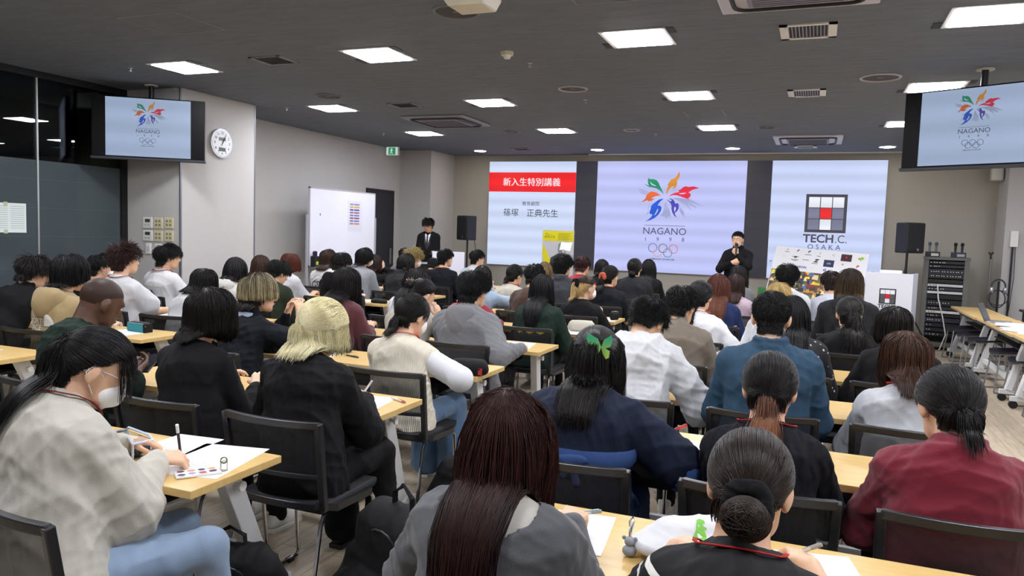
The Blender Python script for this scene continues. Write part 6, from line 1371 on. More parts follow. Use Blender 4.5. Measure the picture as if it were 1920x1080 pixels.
pp(41, 'person in a black T-shirt with half blonde hair and a black scrunchie', 'half blonde student in the black T-shirt', ('tee', '15161a', dict(inf=.03, sl=.95)), hair=pony('3b2c20', tie=(-.01, -.12, .045), L=.25, thick=.016, tip='d8b878', dark='cdb07a', split=.1, utail=.45, scrunchie=('121216', .03, (-.01, -.125, .045))), near=1, hyaw=-38, hp=6, mask=True)
pp(42, 'person in black with a dark ponytail held by an orange scrunchie', 'orange scrunchie student', ('tee', '1b2028', dict(inf=.034)), hair=pony('14110f', tie=(-.02, -.12, -.01), L=.26, thick=.018, tspread=.1, scrunchie=('d9603c', .028, (-.02, -.125, -.01))), near=1, hyaw=-18, hp=8, lanyard='c2262e')
pp(43, 'person in a charcoal top with a low black bun before the centre screen', 'low bun student in charcoal', ('long', '2b2c31', dict(inf=.04)), hair=bun('100f10', tie=(0, -.10, -.07), rb=.04, thick=.014), near=1, sw=.2, bulk=1.1, hp=4)
pp(44, 'person in black with straight waist length black hair before the centre screen', 'long haired student in black', ('long', '17171a', {}), hair=lng('141213', back=-.34, side=-.33, thick=.024, L=.6), near=1, hp=4, hyaw=2)
pp(49, 'person in a white lace top with a long black braid', 'braided student in white lace', ('long', dotted('dfe0e2', 'a9aab0', 55, .12), dict(inf=.036, puff=.02)), hair=dict(kind='tie', tail='braid', root='141113', tie=(0, -.11, -.06), L=.27, thick=.018, n=1300, w=.002), near=1, hyaw=-10, hp=10, lanyard='c26a5a', hands={'r': ((-.6, 6.3, .79), (.5, -.5, -.7), (-.3, .9, 0), (0, 0, -1))})
pp(50, 'person in a navy track jacket with very long auburn hair', 'auburn haired student in the track jacket', ('long', '22305a', dict(inf=.036, puff=.02)), hair=lng('5a3328', back=-.33, side=-.3, tip='7a4c38', wave=.16, thick=.028, L=.58, streak=.5), near=1, hp=8, hyaw=-4)
pp(51, 'person in a pale pink T-shirt with dark brown hair', 'pale pink T-shirt student', ('long', 'd5bcc8', dict(inf=.034)), hair=bob('3a2724', back=-.17, side=-.17, thick=.022, L=.4), near=1, hp=8, hyaw=2)
pp(52, 'person in a grey shirt with black hair directly below the standing speaker', 'grey shirted student below the speaker', ('long', '6c6f73', {}), hair=bob('151214', back=-.12, side=-.12, L=.32), near=0, hp=8)
pp(54, 'person with pale blonde hair in a white top', 'pale blonde student in white', ('long', 'dfe2e4', dict(inf=.034)), hair=bob('b59a60', back=-.15, side=-.14, tip='d9c184', L=.36, streak=.5), near=1, hp=10)
pp(55, 'person in a white hoodie with black lettering on the back', 'white hoodie student with lettering', ('long', 'dfe4e6', dict(inf=.038, hood=1, puff=.02)), hair=sh('0f0e0f', ln=.06, thick=.03, lift=.4), near=1, hp=6, sw=.195, hs=1.05)
pp(57, 'person with very long straight black hair in a black dress printed with pale leaves', 'long haired student in the leaf print dress', ('long', dotted('1d1c20', 'cfc9b8', 26, .2), dict(inf=.034, puff=.02)), hair=lng('121113', back=-.42, side=-.4, thick=.024, L=.68), near=1, hp=14, hyaw=4)
pp(59, 'person in a white and navy sweatshirt with dark hair before the logo board', 'white and navy sweatshirt student', ('long', 'b9bec8', dict(inf=.034)), hair=sh('2a201c', ln=.05), near=0, hyaw=8)
pp(60, 'person in a black hooded jacket with long olive brown hair', 'olive brown haired student in the hooded jacket', ('long', '2c2d31', dict(inf=.042, hood=1, puff=.03)), hair=lng('2c2118', back=-.25, side=-.24, tip='5c4a2c', thick=.028, L=.48, streak=.5), near=1, hp=6, hs=1.08, sw=.2, hyaw=4)
pp(61, 'person in pale pink sleeves and black vest with a messy dark ponytail', 'messy ponytail student in the black vest', ('vest', cloth('1a1a1d'), dict(inf=.026, inner='d9cfd6', puff=.03)), hair=pony('17120f', tie=(.02, -.125, -.01), L=.32, thick=.02, tspread=.28, twave=.25, tn=.9, band='cfd3d8'), near=1, hyaw=2, hp=14)
# ---- standing people
R_[53] = person(53, -1.12, 11.9, 1.715, None, 'standing man in a black suit speaking into a microphone before the centre screen', 'standing speaker', ('long', '15171d', dict(inf=.026, collar=1, fold=.004, name='suit_jacket', neck=1)), bot='13151a', shoes='141414', hair=sh('1a1817', ln=.028, thick=.012, lift=.4, mess=.2), near=1, yaw=172, hyaw=168, hp=2, sw=.19, bulk=1.06, stand=True, hs=1.0, legs=True,
   hands={'l': ((-1.10, 11.71, 1.36), (-.9, .1, -.9), (-.35, .0, .9), (.0, .9, .1)), 'r': ((-1.17, 11.68, 1.24), (.9, .1, -.9), (.85, -.1, .35), (.0, .9, .1))}, curl=1.0, glasses='6a6a70')
R_[67] = person(67, -6.47, 12.0, 1.79, None, 'standing man in a dark suit and black tie reading at the left lectern', 'man at the left lectern', ('long', '14151a', dict(inf=.024, fold=.004, name='suit_jacket', under='e8e8ee')), bot='121318', shoes='141414', hair=sh('141213', ln=.07, thick=.022, lift=.4, mess=.25), near=1, yaw=-165, hyaw=-165, hp=22, sw=.175, stand=True, skin='mid',
   hands={'l': ((-6.26, 11.80, 1.19), (-.1, .3, -1), (.9, -.2, .1), (0, 0, -1)), 'r': ((-6.52, 11.72, 1.15), (.1, .3, -1), (.7, -.7, 0), (0, 0, -1))})
# ------------------------------------------------------------------ details on people
def LM(p, *a): return p['H'] + p['R'] @ (V(*a) * p['s'])
# suit details
for pid, tie in ((67, True),):
    p = R_[pid]; v, q, sh_ = p['shirt']; N, Ch = p['N'], p['Ch']
    bv = BVHTree.FromPolygons([Vector(a) for a in v], [tuple(a) for a in q])
    def front(mb_pts, name, m, off, par):
        mb = MB(); pts = []
        for (x, z) in mb_pts:
            h, n_, i, d_ = bv.ray_cast(Vector((N[0] + x, N[1] + 1, N[2] + z)), Vector((0, -1, 0))); y = (h.y if h is not None else N[1] + .1) + off; pts.append((N[0] + x, y, N[2] + z))
        mb.add(pts, [tuple(range(len(pts)))]); mb.add([(a, b - .004, c) for a, b, c in pts], [tuple(range(len(pts) - 1, -1, -1))]); return mb.build(name, m, par)
    front([(-.05, .0), (-.04, -.06), (0, -.27), (.04, -.06), (.05, .0), (0, -.03)], 'shirt_front', mat('eeeef2', rough=.7), .006, p['root'])
    front([(-.014, -.02), (-.012, -.06), (-.022, -.22), (0, -.27), (.022, -.22), (.012, -.06), (.014, -.02)], 'tie', mat('15161c', rough=.5), .012, p['root'])
    front([(-.07, -.02), (-.055, -.0), (-.04, -.08), (-.004, -.28), (-.06, -.18), (-.05, -.12)], 'lapel', mat('1b1c22', rough=.6), .010, sh_)
    front([(.07, -.02), (.055, -.0), (.04, -.08), (.004, -.28), (.06, -.18), (.05, -.12)][::-1], 'lapel', mat('1b1c22', rough=.6), .010, sh_)
# microphone in the presenter's hand
p = R_[53]; g, hd, nn = p['grip'][-1]
mc = empty('microphone', (-1.115, 11.655, 1.36), 0, 'black handheld microphone held by the standing speaker', 'microphone')
MB().cyl((0, 0, 0), .013, .13, 14, .018).build('handle', mat('17181b', rough=.4), mc, smooth=True); MB().ell((0, 0, .155), (.025, .025, .03), 14, 10).build('grille_head', mat('232428', rough=.5, metal=.4), mc, smooth=True)
mc.rotation_euler = (math.radians(-18), 0, 0)
# back prints
def pr_text(pid, items, name, m, **k):
    mb = MB()
    for (t, s_, x, z, o_) in items: text_mb(mb, t, s_, x, z, 0, offset=0)
    return back_print(R_[pid], mb, name, m, **k)
pr_text(2, [('THE', .055, -.05, .045, .003), ('NORTH', .055, -.035, 0, .003), ('FACE', .055, -.045, -.045, .003)], 'back_wording', mat('e6e2d6', rough=.7), dz=-.03)
mb = MB(); mb.poly([(.04, -.03)] + [(.04 + .085 * math.cos(a), -.03 + .085 * math.sin(a)) for a in [math.pi / 2 * i / 8 for i in range(9)]]); back_print(R_[2], mb, 'back_emblem', mat('e6e2d6', rough=.7), dz=-.03)
mb = MB()
for i, (ch, xx) in enumerate([('G', -.06), ('S', 0), ('C', .055)]): text_mb(mb, ch, .15, xx, -.03, 0, sx=.75, )
for i, ch in enumerate('STICK HOLDERS'):
    a = math.radians(160 - 140 * i / 12); text_mb(mb, ch, .03, .125 * math.cos(a), -.03 + .125 * math.sin(a), 0)
mb.tube([(.095 * math.cos(a), 0, -.04 + .085 * math.sin(a)) for a in [math.radians(100 + 200 * i / 24) for i in range(25)]], .004, 4)
back_print(R_[17], mb, 'back_monogram', mat('1c1c20', rough=.7), dz=-.02)
mb = MB(); mb.box(-.11, .11, 0, 0, .055, .058).box(-.11, .11, 0, 0, -.095, -.092).box(-.11, -.108, 0, 0, -.095, .058).box(.108, .11, 0, 0, -.095, .058)
back_print(R_[5], mb, 'back_frame_print', mat('8a8d92', rough=.7), dz=-.05)
mb = MB(); mb.poly([(-.05, -.09), (.05, -.09), (.052, -.02), (.02, .005), (.012, .025), (-.012, .025), (-.02, .0), (-.055, -.03)]); back_print(R_[5], mb, 'back_picture_print', mat('3f5c66', rough=.7), dz=-.05)
for dx, c in ((-.1, 'd9c23a'), (0.0, 'e2c531'), (.09, 'e8cf3c')):
    mb = MB(); mb.poly([(dx - .035, .012), (dx - .03, -.008), (dx, -.022), (dx + .03, -.008), (dx + .036, .012), (dx + .012, .0), (dx - .012, .0)]); back_print(R_[38], mb, 'banana_print', mat(c, rough=.6), dz=-.07)
pr_text(55, [('LaBr', .05, .0, .02, .004), ('ウリム', .055, .02, -.035, .003), ('あ', .06, .04, -.09, .003)], 'back_lettering', mat('1c1c20', rough=.7), dz=-.03, dx=.03)
pr_text(45, [('E', .16, -.1, 0, .01)], 'back_letter', mat('2c2c30', rough=.7), dz=-.06)
# shoulder piping of the track jacket
mb = MB(); mb.box(-.2, .2, 0, 0, -.004, .004); back_print(R_[50], mb, 'white_piping', mat('e6e8ee', rough=.6), dz=-.06)
# hood lining of navy jacket
p = R_[12]; v, q = isosurf([rc(p['N'] + V(.07 * math.sin(a), -.015 - .06 * math.cos(a), .03), p['N'] + V(.07 * math.sin(b), -.015 - .06 * math.cos(b), .03), .028, .028, .02) for a, b in [(math.radians(-80 + 32 * i), math.radians(-48 + 32 * i)) for i in range(5)]], .009)
np_mesh('hood_lining', v, q, cloth('9fb0c6'), p['root'])
# butterfly clip
p = R_[46]; bc = MB(); c0 = Vector(tuple(LM(p, .055, -.125, .015)))
for e in (-1, 1):
    up = [(0, 0, 0), (.012, -.01, .03), (.045, -.03, .052), (.05, -.03, .03), (.04, -.022, .006), (.015, -.008, -.004)]
    lo = [(0, 0, 0), (.02, -.01, -.004), (.038, -.02, -.01), (.036, -.02, -.035), (.022, -.014, -.042), (.006, -.004, -.02)]
    for pts in (up, lo):
        P3 = [tuple(c0 + Vector((e * a, b, c))) for a, b, c in pts]; n_ = len(P3); f_ = tuple(range(n_)); bc.add(P3 + [(a, b - .0025, c) for a, b, c in P3], [f_, tuple(range(2 * n_ - 1, n_ - 1, -1))] + [(i, (i + 1) % n_, n_ + (i + 1) % n_, n_ + i) for i in range(n_)])
bo = bc.build('butterfly_clip', mat('4fbf82', rough=.3), p['root'])
m_ = new_mat('butterfly_green'); nt = m_[1]; tc = nt.nodes.new('ShaderNodeTexCoord'); sx = nt.nodes.new('ShaderNodeSeparateXYZ'); mr = nt.nodes.new('ShaderNodeMapRange'); mr.inputs[1].default_value = c0.z - .035; mr.inputs[2].default_value = c0.z + .035
rp = nt.nodes.new('ShaderNodeValToRGB'); rp.color_ramp.elements[0].color = (*lin('b9d65a'), 1); rp.color_ramp.elements[1].color = (*lin('35b884'), 1)
nt.links.new(tc.outputs['Object'], sx.inputs[0]); nt.links.new(sx.outputs[2], mr.inputs[0]); nt.links.new(mr.outputs[0], rp.inputs[0]); nt.links.new(rp.outputs[0], m_[2].inputs['Base Color']); m_[2].inputs['Roughness'].default_value = .3
bo.data.materials[0] = m_[0]
# silver claw clip
p = R_[29]; bc = MB(); c0 = LM(p, -.02, -.135, .05)
for i in range(5): bc.tube([tuple(c0 + V(-.03 + .015 * i, 0, .01)), tuple(c0 + V(-.03 + .015 * i, -.02, .02 + .01 * (i % 2))), tuple(c0 + V(-.025 + .012 * i, -.01, -.01))], .003, 5)
bc.build('claw_clip', M_CHROME, p['root'])
# sash on the navy dress
p = R_[46]; P0 = p['P0']; prm = p['torso']
n_ = 48; z0 = P0[2] + .27
ring = np.array([(.22 * math.sin(a), -.02 - .17 * math.cos(a), z0) for a in [2 * math.pi * i / n_ for i in range(n_)]])
def snap(pts, prims, off):
    out = []
    for q_ in pts:
        c_ = V(P0[0], P0[1] + .0, q_[2]); d = q_ - c_; L_ = np.linalg.norm(d); d /= L_
        ts = np.linspace(.02, .4, 90); s_ = sdf(prims, c_ + d * ts[:, None]); i = np.argmax(s_ > off); out.append(c_ + d * ts[i])
    return np.array(out)
ring = snap(ring, prm, .006)
mb = MB(); mb.tube([tuple(a) for a in ring], .026, 8, closed=True, flat=.35, up=(0, 0, 1)) if False else None
vs = []; fs = []
for j, (dz, o_) in enumerate([(-.035, .004), (-.02, .010), (0, .012), (.02, .010), (.032, .004)]):
    rr = snap(np.array([(.22 * math.sin(a), -.02 - .17 * math.cos(a), z0 + dz) for a in [2 * math.pi * i / n_ for i in range(n_)]]), prm, o_ + .004); vs += [tuple(a) for a in rr]
for j in range(4):
    for i in range(n_): fs.append((j * n_ + i, j * n_ + (i + 1) % n_, (j + 1) * n_ + (i + 1) % n_, (j + 1) * n_ + i))
MB().add(vs, fs).build('waist_sash', cloth('3a5488'), p['root'], smooth=True)
b0 = ring[0] + V(0, -.012, 0); v, q = isosurf([el(b0, V(.022, .014, .02), .01), el(b0 + V(.035, -.004, .004), V(.032, .012, .02), .01), el(b0 + V(-.03, -.002, .0), V(.028, .012, .016), .01), rc(b0 + V(.01, 0, -.01), b0 + V(.03, -.01, -.08), .012, .016, .01), rc(b0 + V(-.005, 0, -.01), b0 + V(-.02, -.01, -.06), .012, .014, .01)], .006)
np_mesh('sash_bow', v, q, cloth('3a5488'), p['root'])
# rolled cuffs of the dress
for (sgn, S, E, T, hd, nn) in p['arms']:
    c_ = S + (E - S) * .83; d_ = unit(E - S); v, q = isosurf([rc(c_ - d_ * .02, c_ + d_ * .012, .088, .090, 0)], .009); np_mesh('rolled_cuff', v, q, cloth('3f5f9a'), p['root'])

# ------------------------------------------------------------------ tables
tl = {('B', 0): 'maple table at the lower left where the cream sweatshirt student writes', ('B', 1): 'maple table behind the platinum blonde student, with a pink pen on its end', ('B', 2): 'maple table bearing the black pouch, used by the ribbed vest student',
      ('B', 3): 'maple table in front of the grey hoodie student', ('B', 4): 'maple table holding the cream cloth bag, in front of the banana print student', ('B', 5): 'maple table with a small black pouch in front of the half blonde student',
      ('B', 6): 'maple table in front of the orange scrunchie student', ('B', 7): 'maple table in front of the low bun student', ('B', 8): 'maple table in the middle row nearest the centre screen',
      ('A', 1): 'empty maple table at the left edge behind the shaven headed student', ('A', 2): 'maple table carrying the teal pencil case', ('A', 3): 'maple table with a sheet of paper in front of the spiky haired student',
      ('A', 4): 'maple table in front of the olive sweater student', ('A', 5): 'maple table in front of the auburn haired student in white', ('A', 6): 'maple table carrying the small blue bag, before the navy sweater student', ('A', 7): 'maple table in front of the navy sweater student', ('A', 8): 'maple table nearest the left lectern',
      ('C', 0): 'maple table across the bottom right with the dinosaur bag', ('C', 1): 'maple table in front of the navy dress and cable knit students', ('C', 2): 'maple table in front of the slate blue jacket man', ('C', 3): 'maple table in front of the taupe sweatshirt student',
      ('C', 4): 'maple table in front of the braided student', ('C', 5): 'maple table in front of the track jacket student', ('C', 6): 'maple table in front of the white hoodie student with lettering', ('C', 7): 'maple table right below the standing speaker'}
for (blk, k), lb in tl.items():
    xr = {'A': -4.54, 'B': -1.845, 'C': .75}[blk]; place_table(xr, yfar(k), lb)

# ------------------------------------------------------------------ chairs, one per seated person
for pid, pr in R_.items():
    if pid in (53, 67): continue
    row = POS[pid][3] if pid in POS else {25: 8, 32: 4}[pid]; x = pr['hip'][0]
    sp = pr['root']['label']
SHORTS = {7: 'cream sweatshirt writer', 47: 'charcoal sweatshirt student', 66: 'striped polo student with the bun', 46: 'student in the navy dress', 65: 'cable knit student', 64: 'crimson sweatshirt student', 15: 'platinum blonde student', 8: 'black polo student with the bob', 6: 'shaven headed student', 56: 'man in the slate blue jacket', 63: 'student in light grey with the brown bob',
 45: 'student leaning over in white', 30: 'ribbed vest student', 31: 'grey hoodie student', 12: 'two tone blonde student', 38: 'banana print student', 48: 'taupe sweatshirt student', 62: 'masked student in black with a bob', 16: 'maroon sweatshirt student', 2: 'tan hoodie student', 1: 'student covering the mouth', 4: 'spiky haired student', 5: 'white T-shirt student by the column', 3: 'masked student behind the spiky haired one', 9: 'low bending student in white',
 10: 'white hoodie student with black hair', 11: 'chestnut bob student', 13: 'olive sweater student', 14: 'auburn haired student', 17: 'monogram shirt student', 18: 'black hoodie student', 19: 'grey sweatshirt student with a mask', 20: 'student with a raised hand', 21: 'dark haired student near the door', 22: 'ash blonde student', 23: 'dark grey jacket student', 24: 'navy sweater student', 25: 'hunched student in black', 26: 'white shirted student with glasses',
 27: 'pale denim jacket student', 28: 'curly haired student', 29: 'beige cardigan student', 32: 'student hidden behind the grey hoodie', 33: 'cream top student', 34: 'chocolate brown sweater student', 35: 'highlighted blonde student', 36: 'student hidden behind the blazer', 37: 'grey blazer student', 39: 'bright red sweater student', 40: 'bowl cut student', 41: 'half blonde student', 42: 'orange scrunchie student', 43: 'charcoal top student with the bun', 44: 'waist length haired student', 49: 'braided student', 50: 'track jacket student', 51: 'pale pink T-shirt student',
 52: 'grey shirted student', 54: 'pale blonde student', 55: 'white hoodie student with lettering', 57: 'leaf print dress student', 59: 'white and navy sweatshirt student', 60: 'hooded jacket student', 61: 'messy ponytail student'}
NOCHAIR = set()
for pid, s_ in SHORTS.items():
    if pid in NOCHAIR: continue
    row = POS[pid][3] if pid in POS else {25: 8, 32: 4}[pid]; pr = R_[pid]
    rzz = pr['root'].rotation_euler.z * .5
    place_chair(pr['hip'][0] + (.16 if pid == 7 else 0), ynear(row) - .27, rzz, 'black mesh-back chair of the %s' % s_)
place_chair(.52, ynear(0) - .30, 0, 'black chair cut by the bottom right corner of the view')

# ------------------------------------------------------------------ small things on tables and floor
T = .7205
def sheet(x, y, rz, lb, w_=.21, l_=.297, lines=True, grp='handout sheets on the tables'):
    e = empty('paper_sheet', (x, y, T), math.radians(rz), lb, 'paper', grp)
    MB().box(-w_ / 2, w_ / 2, -l_ / 2, l_ / 2, 0, .0012).build('sheet', mat('eceef2', rough=.65), e)
    if lines:
        m_ = MB(); text_mb(m_, 'Vol. 1', .016, 0, 0, 0); m2 = MB()
        for k in range(4): m2.box(-w_ * .38, w_ * (.1 + .07 * (k % 3)), -l_ * .30 + k * .02, -l_ * .30 + k * .02 + .003, .0013, .0016)
        m2.build('printed_lines', mat('9a9da6', rough=.7), e)
sheet(-2.03, 2.13, 12, 'large white sheet under the pen of the cream sweatshirt writer', .27, .37)
sheet(-2.27, 2.20, 6, 'white sheet partly under the clear pencil pouch')
sheet(-4.93, 4.27, -8, 'white sheet beside the teal pencil case', .3, .3)
sheet(-5.68, 5.30, 20, 'white sheet in front of the spiky haired student', .3, .4)
sheet(-2.05, 3.2, 8, 'white sheet under the arm of the platinum blonde student')
sheet(-2.09, 4.26, 5, 'white sheet under the black pouch'); sheet(-2.12, 5.42, 10, 'printed sheet beside the grey hoodie student', .25, .3)
sheet(-1.99, 6.40, 10, 'sheet with a blue photo in front of the banana print student', .21, .28); sheet(-3.1, 4.3, 0, 'white sheet in front of the two tone blonde student')
sheet(-.62, 2.1, 6, 'white sheet beside the charcoal sweatshirt student'); sheet(.06, 2.1, 12, 'white sheet under the hand of the bun haired student'); sheet(-.42, 3.12, -8, 'white sheet under the hand of the navy dress student')
sheet(-4.80, 7.62, 10, 'white sheet beside the dark pencil case on the left block', .3, .21); sheet(-1.98, 7.6, 4, 'white sheet beside the small black pouch in front of the half blonde student'); sheet(-4.95, 3.2, 40, 'white sheet on the empty table at the left edge', .21, .1)
sheet(-3.45, 2.1, 5, 'white sheet on the lower left table at the view edge'); sheet(-4.98, 9.8, 3, 'sheet beside the small blue bag', .15, .2)
sheet(-.5, 5.4, 6, 'white sheet in front of the taupe sweatshirt student')
def pen(loc, d, c, c2, lb, L_=.14):
    e = empty('pen', loc, 0, lb, 'pen', 'pens'); d = Vector(d).normalized()
    a = Vector((0, 0, 0)); b = d * L_
    MB().tube([a, a + d * .012], [.001, .0045], 8).tube([a + d * .012, a + d * L_ * .8], .0052, 8).build('barrel', mat(c, rough=.3), e, smooth=True)
    MB().tube([a + d * L_ * .8, b], .0056, 8).build('cap', mat(c2, rough=.3), e, smooth=True)
    MB().tube([a + d * L_ * .62 + Vector((0, 0, .007)), a + d * L_ * .95 + Vector((0, 0, .007))], .0016, 6).build('clip', M_STEEL, e)
def heldpen(pid, side, c, c2, lb, d, L_=.15):
    p = R_[pid]; g, hd, nn = p['grip'][side]; Rz = np.linalg.inv(p['Rb']); w_ = Rz @ g + p['hip'] 
    d = V(*d); d = unit(d); st = w_ + V(0, .02, -.01) - d * .045; st[2] = max(st[2], .724); pen(tuple(st), tuple(d), c, c2, lb, L_)
heldpen(7, 1, '17181c', 'e4e6ea', 'black and white pen held by the cream sweatshirt writer', (.12, -.25, .95), .16)
heldpen(46, 1, 'c3201c', 'e23a2a', 'red pen held by the navy dress student', (.9, .35, .45), .15)
heldpen(47, 1, 'c8d4d0', '8fa39c', 'pale green pen held by the charcoal sweatshirt student', (.95, .1, .25), .15)
heldpen(66, 1, 'c9c9bd', '9b9b8e', 'beige mechanical pencil held by the bun haired student', (.8, -.15, .55), .15)
heldpen(15, 1, 'e4e4e6', 'd0d0d4', 'white pen held by the platinum blonde student', (.45, .3, .8), .14)
pen((-1.99, 3.33, T + .006), (.9, -.42, 0), 'd9cfc6', 'b06a6a', 'pink tipped pen lying on the second left table end', .13)
pen((-2.93, 4.3, T + .006), (.9, -.3, 0), '33353a', '55585e', 'dark pen lying in front of the two tone blonde student')
pen((-5.75, 5.48, T + .006), (.95, -.1, 0), '2b2c31', '44464c', 'dark pen lying beside the sheet of the spiky haired student', .16)
# pencil cases and pouches
def pouch(x, y, z0, rz, size, c, lb, zipc='2b2c30', name='pencil_case', round_=.35, cat='pencil case', extra=None):
    e = empty(name, (x, y, z0), math.radians(rz), lb, cat); a, b, h = size
    v, q = isosurf([rc(V(-a + b * .8, 0, h * .5), V(a - b * .8, 0, h * .5), b, b, .0, V(0, 0, 1), h * .5 / b), rc(V(-a + b * .7, 0, h * .35), V(a - b * .7, 0, h * .35), b, b, .01, V(0, 0, 1), h * .35 / b)], .006)
    v[:, 2] = np.maximum(v[:, 2], 0); v += vnormals(v, q) * folds(v, int(abs(x * 97)) % 50, .003, 60)[:, None]; v[:, 2] = np.maximum(v[:, 2], 0)
    np_mesh('pouch_body', v, q, cloth(c, rough=.6), e)
    MB().tube([(-a * .85, 0, h * .96), (0, 0, h * 1.0), (a * .85, 0, h * .96), (a * .98, 0, h * .6)], .004, 6).build('zip', mat(zipc, rough=.4), e)
    return e
e = empty('pencil_case', (-4.88, 4.36, T), math.radians(-6), 'teal and black box shaped pencil case on the left table', 'pencil case')
MB().box(-.11, .09, -.035, .035, 0, .068).build('case_body', cloth('2f8c93', rough=.6), e, bevel=.012)
MB().box(.088, .112, -.036, .036, .0, .070).box(-.11, .10, -.026, .026, .066, .072).build('black_trim', cloth('131417', rough=.6), e, bevel=.006)
MB().tube([(-.10, -.03, .0705), (.09, -.03, .0705), (.114, -.03, .05)], .003, 6).tube([(-.10, .02, .074), (.09, .02, .074)], .003, 6).build('zip', mat('b9bcc0', rough=.3, metal=.5), e)
e = pouch(-1.92, 4.12, T, 20, (.11, .045, .10), '1a1b20', 'black crumpled pouch with a red tag on the ribbed vest table end', '0f1013'); MB().box(.06, .085, -.046, -.040, .01, .05).build('red_tag', mat('b0262b'), e)
MB().tube([(-.10, -.02, .03), (-.13, -.05, .02), (-.12, -.06, .004)], .005, 6).build('strap', M_BLK2, e)
pouch(-1.9, 7.60, T, 60, (.05, .03, .09), '17181c', 'small black upright pouch beside the half blonde student', 'c9c4a8'); pouch(-4.66, 7.50, T, -5, (.10, .035, .05), '1c1d22', 'black pencil case on the left block table near the maroon sweatshirt student')
pouch(-5.12, 9.75, T, 20, (.09, .05, .07), '39465c', 'small slate blue drawstring bag beside the navy sweater student', '5a6a84')
pouch(-3.05, 4.42, T, 0, (.07, .06, .05), '1d1e22', 'black round case beside the platinum blonde hair', '3a3b40'); pouch(-3.0, 7.62, T, 10, (.12, .05, .05), '3c4446', 'dark grey pouch in front of the pale denim jacket student')
pouch(.30, 4.1, .0 + T, 10, (.13, .05, .07), '17181b', 'black padded bag lying beside the light grey sweatshirt student', '333')if False else None
# clear pencil pouch
e = empty('clear_pouch', (-2.36, 2.06, T), math.radians(-15), 'clear plastic pencil pouch with blue white edging beside the cream sweatshirt writer', 'pencil case')
MB().box(-.10, .10, -.035, .035, .002, .07).build('clear_body', glass_mat('clear_vinyl', (.9, .93, .95), .05, 1.35), e, bevel=.012)
m_ = MB()
for yy in (-.037, .037): m_.tube([(-.1, yy, .006), (-.102, yy, .06), (-.08, yy, .075), (.08, yy, .075), (.102, yy, .06), (.1, yy, .006)], .005, 6)
m_.tube([(-.102, -.037, .06), (-.102, .037, .06)], .005, 6).tube([(.102, -.037, .06), (.102, .037, .06)], .005, 6).build('edging', mat('bccde4', rough=.3), e)
m_ = MB()
for i in range(4): m_.tube([(-.08, -.02 + .012 * i, .012), (.08, -.022 + .013 * i, .014)], .005, 6)
m_.build('pens_inside', mat('3b4a66', rough=.4), e)
# phone with sticker case
e = empty('phone', (-1.955, 1.99, T), math.radians(-38), 'phone in a clear case covered with colourful stickers at the table corner', 'phone')
MB().box(-.037, .037, -.075, .075, 0, .0085).build('case', mat('e4e0d6', rough=.25), e, bevel=.004)
MB().box(-.033, .033, -.07, .07, .0086, .0092).build('back_panel', mat('f0eff2', rough=.2), e)
rg = random.Random(4)
for k, c in enumerate(['5f2f3a', '34405c', 'c2825a', '8d8fb8', '3a4a4a', 'b0506a', 'd9a05a', '2f3038']):
    x, y = (-.016, .016)[k % 2] + rg.uniform(-.004, .004), -.055 + (k // 2) * .034; pts = [(x + .0125 * math.cos(a) * rg.uniform(.8, 1.1), y + .015 * math.sin(a) * rg.uniform(.8, 1.1)) for a in [2 * math.pi * i / 7 for i in range(7)]]
    MB().add([(a, b, .0096 + .0001 * k) for a, b in pts], [tuple(range(7))]).build('sticker', mat(c, rough=.5), e)
MB().cyl((.0, .085, 0), .013, .035, 12).ell((0, .085, .038), (.013, .013, .012)).build('strap_charm', glass_mat('charm', (.92, .9, .84), .1, 1.4), e)
# phone of the green T-shirt student
e = empty('phone', (-3.22, 2.93, .84), math.radians(20), 'dark phone held by the shaven headed student', 'phone'); MB().box(-.037, .037, -.075, .075, 0, .009).build('case', mat('1c1d22', rough=.2), e, bevel=.003); e.rotation_euler.x = math.radians(25)
# dinosaur bag and its charm
e = empty('cloth_pouch', (-.26, 2.10, T), math.radians(28), 'white cloth pouch printed with a small green dinosaur on the bottom right table', 'pouch')
v, q = isosurf([rc(V(-.10, 0, .03), V(.10, 0, .03), .09, .09, .0, V(0, 0, 1), .32), rc(V(-.06, .03, .06), V(.09, .03, .07), .06, .05, .04, V(0, 0, 1), .5)], .007); v[:, 2] = np.maximum(v[:, 2], 0); v += vnormals(v, q) * folds(v, 12, .006, 30)[:, None]; v[:, 2] = np.maximum(v[:, 2], 0)
bvh = BVHTree.FromPolygons([Vector(a) for a in v], [tuple(a) for a in q]); np_mesh('pouch_body', v, q, cloth('e6e8ea', rough=.7), e)
din = [((x - 1290) * .00062, (735 - y) * .00075) for x, y in [(1235,752),(1262,742),(1280,725),(1292,700),(1300,682),(1315,676),(1333,686),(1332,700),(1318,703),(1322,712),(1333,716),(1330,722),(1320,724),(1322,745),(1312,760),(1312,786),(1300,788),(1300,775),(1285,765),(1262,762)]]
mm = MB(); mm.poly(din); dv = []
for (a, b, c) in mm.v:
    h, n_, i_, d_ = bvh.ray_cast(Vector((a - .01, c - .03, .4)), Vector((0, 0, -1))); dv.append((a - .01, c - .03, (h.z if h is not None else .06) + .002))
MB().add(dv, mm.f).build('dinosaur_print', mat('6cb33a', rough=.6), e)
e = empty('key_charm', (-.43, 2.0, T), 0, 'small grey figure charm with a silver clasp beside the dinosaur pouch', 'charm')
MB().ell((0, 0, .016), (.02, .018, .016)).ell((0, 0, .042), (.015, .014, .014)).ell((-.016, 0, .05), (.006, .004, .006)).ell((.016, 0, .05), (.006, .004, .006)).build('figure', mat('8e949c', rough=.6), e, smooth=True)
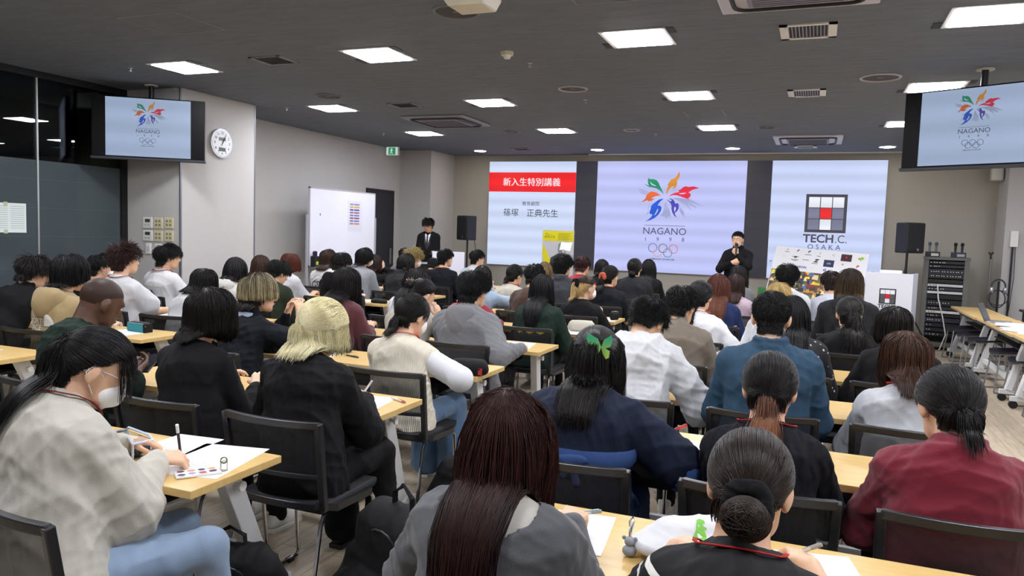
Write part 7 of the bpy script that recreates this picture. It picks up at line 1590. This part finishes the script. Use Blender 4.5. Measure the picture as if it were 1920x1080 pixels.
MB().tube([(0, 0, .055), (.004, .02, .09), (0, .03, .1), (-.006, .02, .09), (0, 0, .056)], .0035, 6).build('clasp', M_CHROME, e, smooth=True)
# cream bags
for (x, y, z0, sz, c, lb) in ((-1.93, 6.52, T, (.11, .05, .10), 'd8d2c0', 'cream cloth bag standing on the table before the banana print student'), (-.52, 5.47, T, (.10, .05, .09), 'd8cfbf', 'cream cloth bag on the table before the slate blue jacket man'), (-2.62, 3.22, T, (.09, .05, .06), 'dcd2b8', 'pale cloth bag between the black polo and platinum blonde students')):
    pouch(x, y, z0, 15, sz, c, lb, 'b9b09a', name='cloth_bag', cat='bag')
# bags on the floor
def backpack(x, y, z0, rz, S, lb, seed, c='15161a', handle=True):
    e = empty('backpack', (x, y, 0), math.radians(rz), lb, 'bag'); 
    P_ = [rc(V(-.12 * S, 0, .16 * S), V(.12 * S, 0, .16 * S), .15 * S, .15 * S, .03, V(0, 1, 0), .75), rc(V(-.08 * S, .0, .32 * S), V(.08 * S, 0, .32 * S), .12 * S, .12 * S, .06, V(0, 1, 0), .7), rc(V(-.09 * S, -.11 * S, .15 * S), V(.09 * S, -.11 * S, .15 * S), .10 * S, .10 * S, .03, V(0, 1, 0), .5)]
    v, q = isosurf(P_, .011); v[:, 2] = np.maximum(v[:, 2], 0); v += vnormals(v, q) * (folds(v, seed, .012, 16) + folds(v, seed + 1, .004, 45))[:, None]; v[:, 2] = np.maximum(v[:, 2], .002)
    v[:, 2] += z0; np_mesh('bag_body', v, q, cloth(c, weave=400, rough=.7), e)
    MB().tube([(-.17 * S * math.cos(a), -.075 * S, z0 + .14 * S + .24 * S * math.sin(a)) for a in [math.pi * i / 16 for i in range(17)]], .0045, 6).build('zip', mat('33343a', rough=.35, metal=.3), e)
    MB().tube([(-.06, 0, z0 + .40 * S), (-.055, 0, z0 + .47 * S), (0, 0, z0 + .50 * S), (.055, 0, z0 + .47 * S), (.06, 0, z0 + .40 * S)], .013, 8, flat=.45, up=(1, 0, 0)).build('handle', cloth('1b1c20'), e, smooth=True)
    for s_ in (-1, 1): MB().tube([(s_ * .07 * S, .09 * S, z0 + .38 * S), (s_ * .10 * S, .15 * S, z0 + .25 * S), (s_ * .12 * S, .12 * S, z0 + .05 * S)], .018, 8, flat=.4).build('shoulder_strap', cloth('1b1c20'), e, smooth=True)
    MB().tube([(.13 * S, -.1 * S, z0 + .22 * S), (.14 * S, -.12 * S, z0 + .18 * S), (.135 * S, -.115 * S, z0 + .13 * S)], .005, 6).build('zip_pull', M_CHROME, e)
    return e
backpack(-1.93, 2.12, 0, 20, .98, 'black backpack on the floor at the bottom left beside the light jeans', 3)
backpack(-1.38, 2.42, 0, -25, 1.28, 'large black bag on the floor left of the charcoal sweatshirt student', 9)
backpack(-1.75, 3.75, 0, 40, .8, 'black bag on the floor beside the white striped shoe', 21)
e = empty('water_bottle', (-1.36, 2.62, 0), 0, 'clear water bottle with a light blue cap behind the large black bag', 'bottle')
MB().cyl((0, 0, .0), .031, .15, 20).cyl((0, 0, .15), .031, .035, 20, .013).build('bottle_body', glass_mat('clear_plastic', (.9, .95, .97), .05, 1.33), e, smooth=True); MB().cyl((0, 0, .185), .0145, .022, 20).build('cap', mat('7db9d9', rough=.4), e, smooth=True)
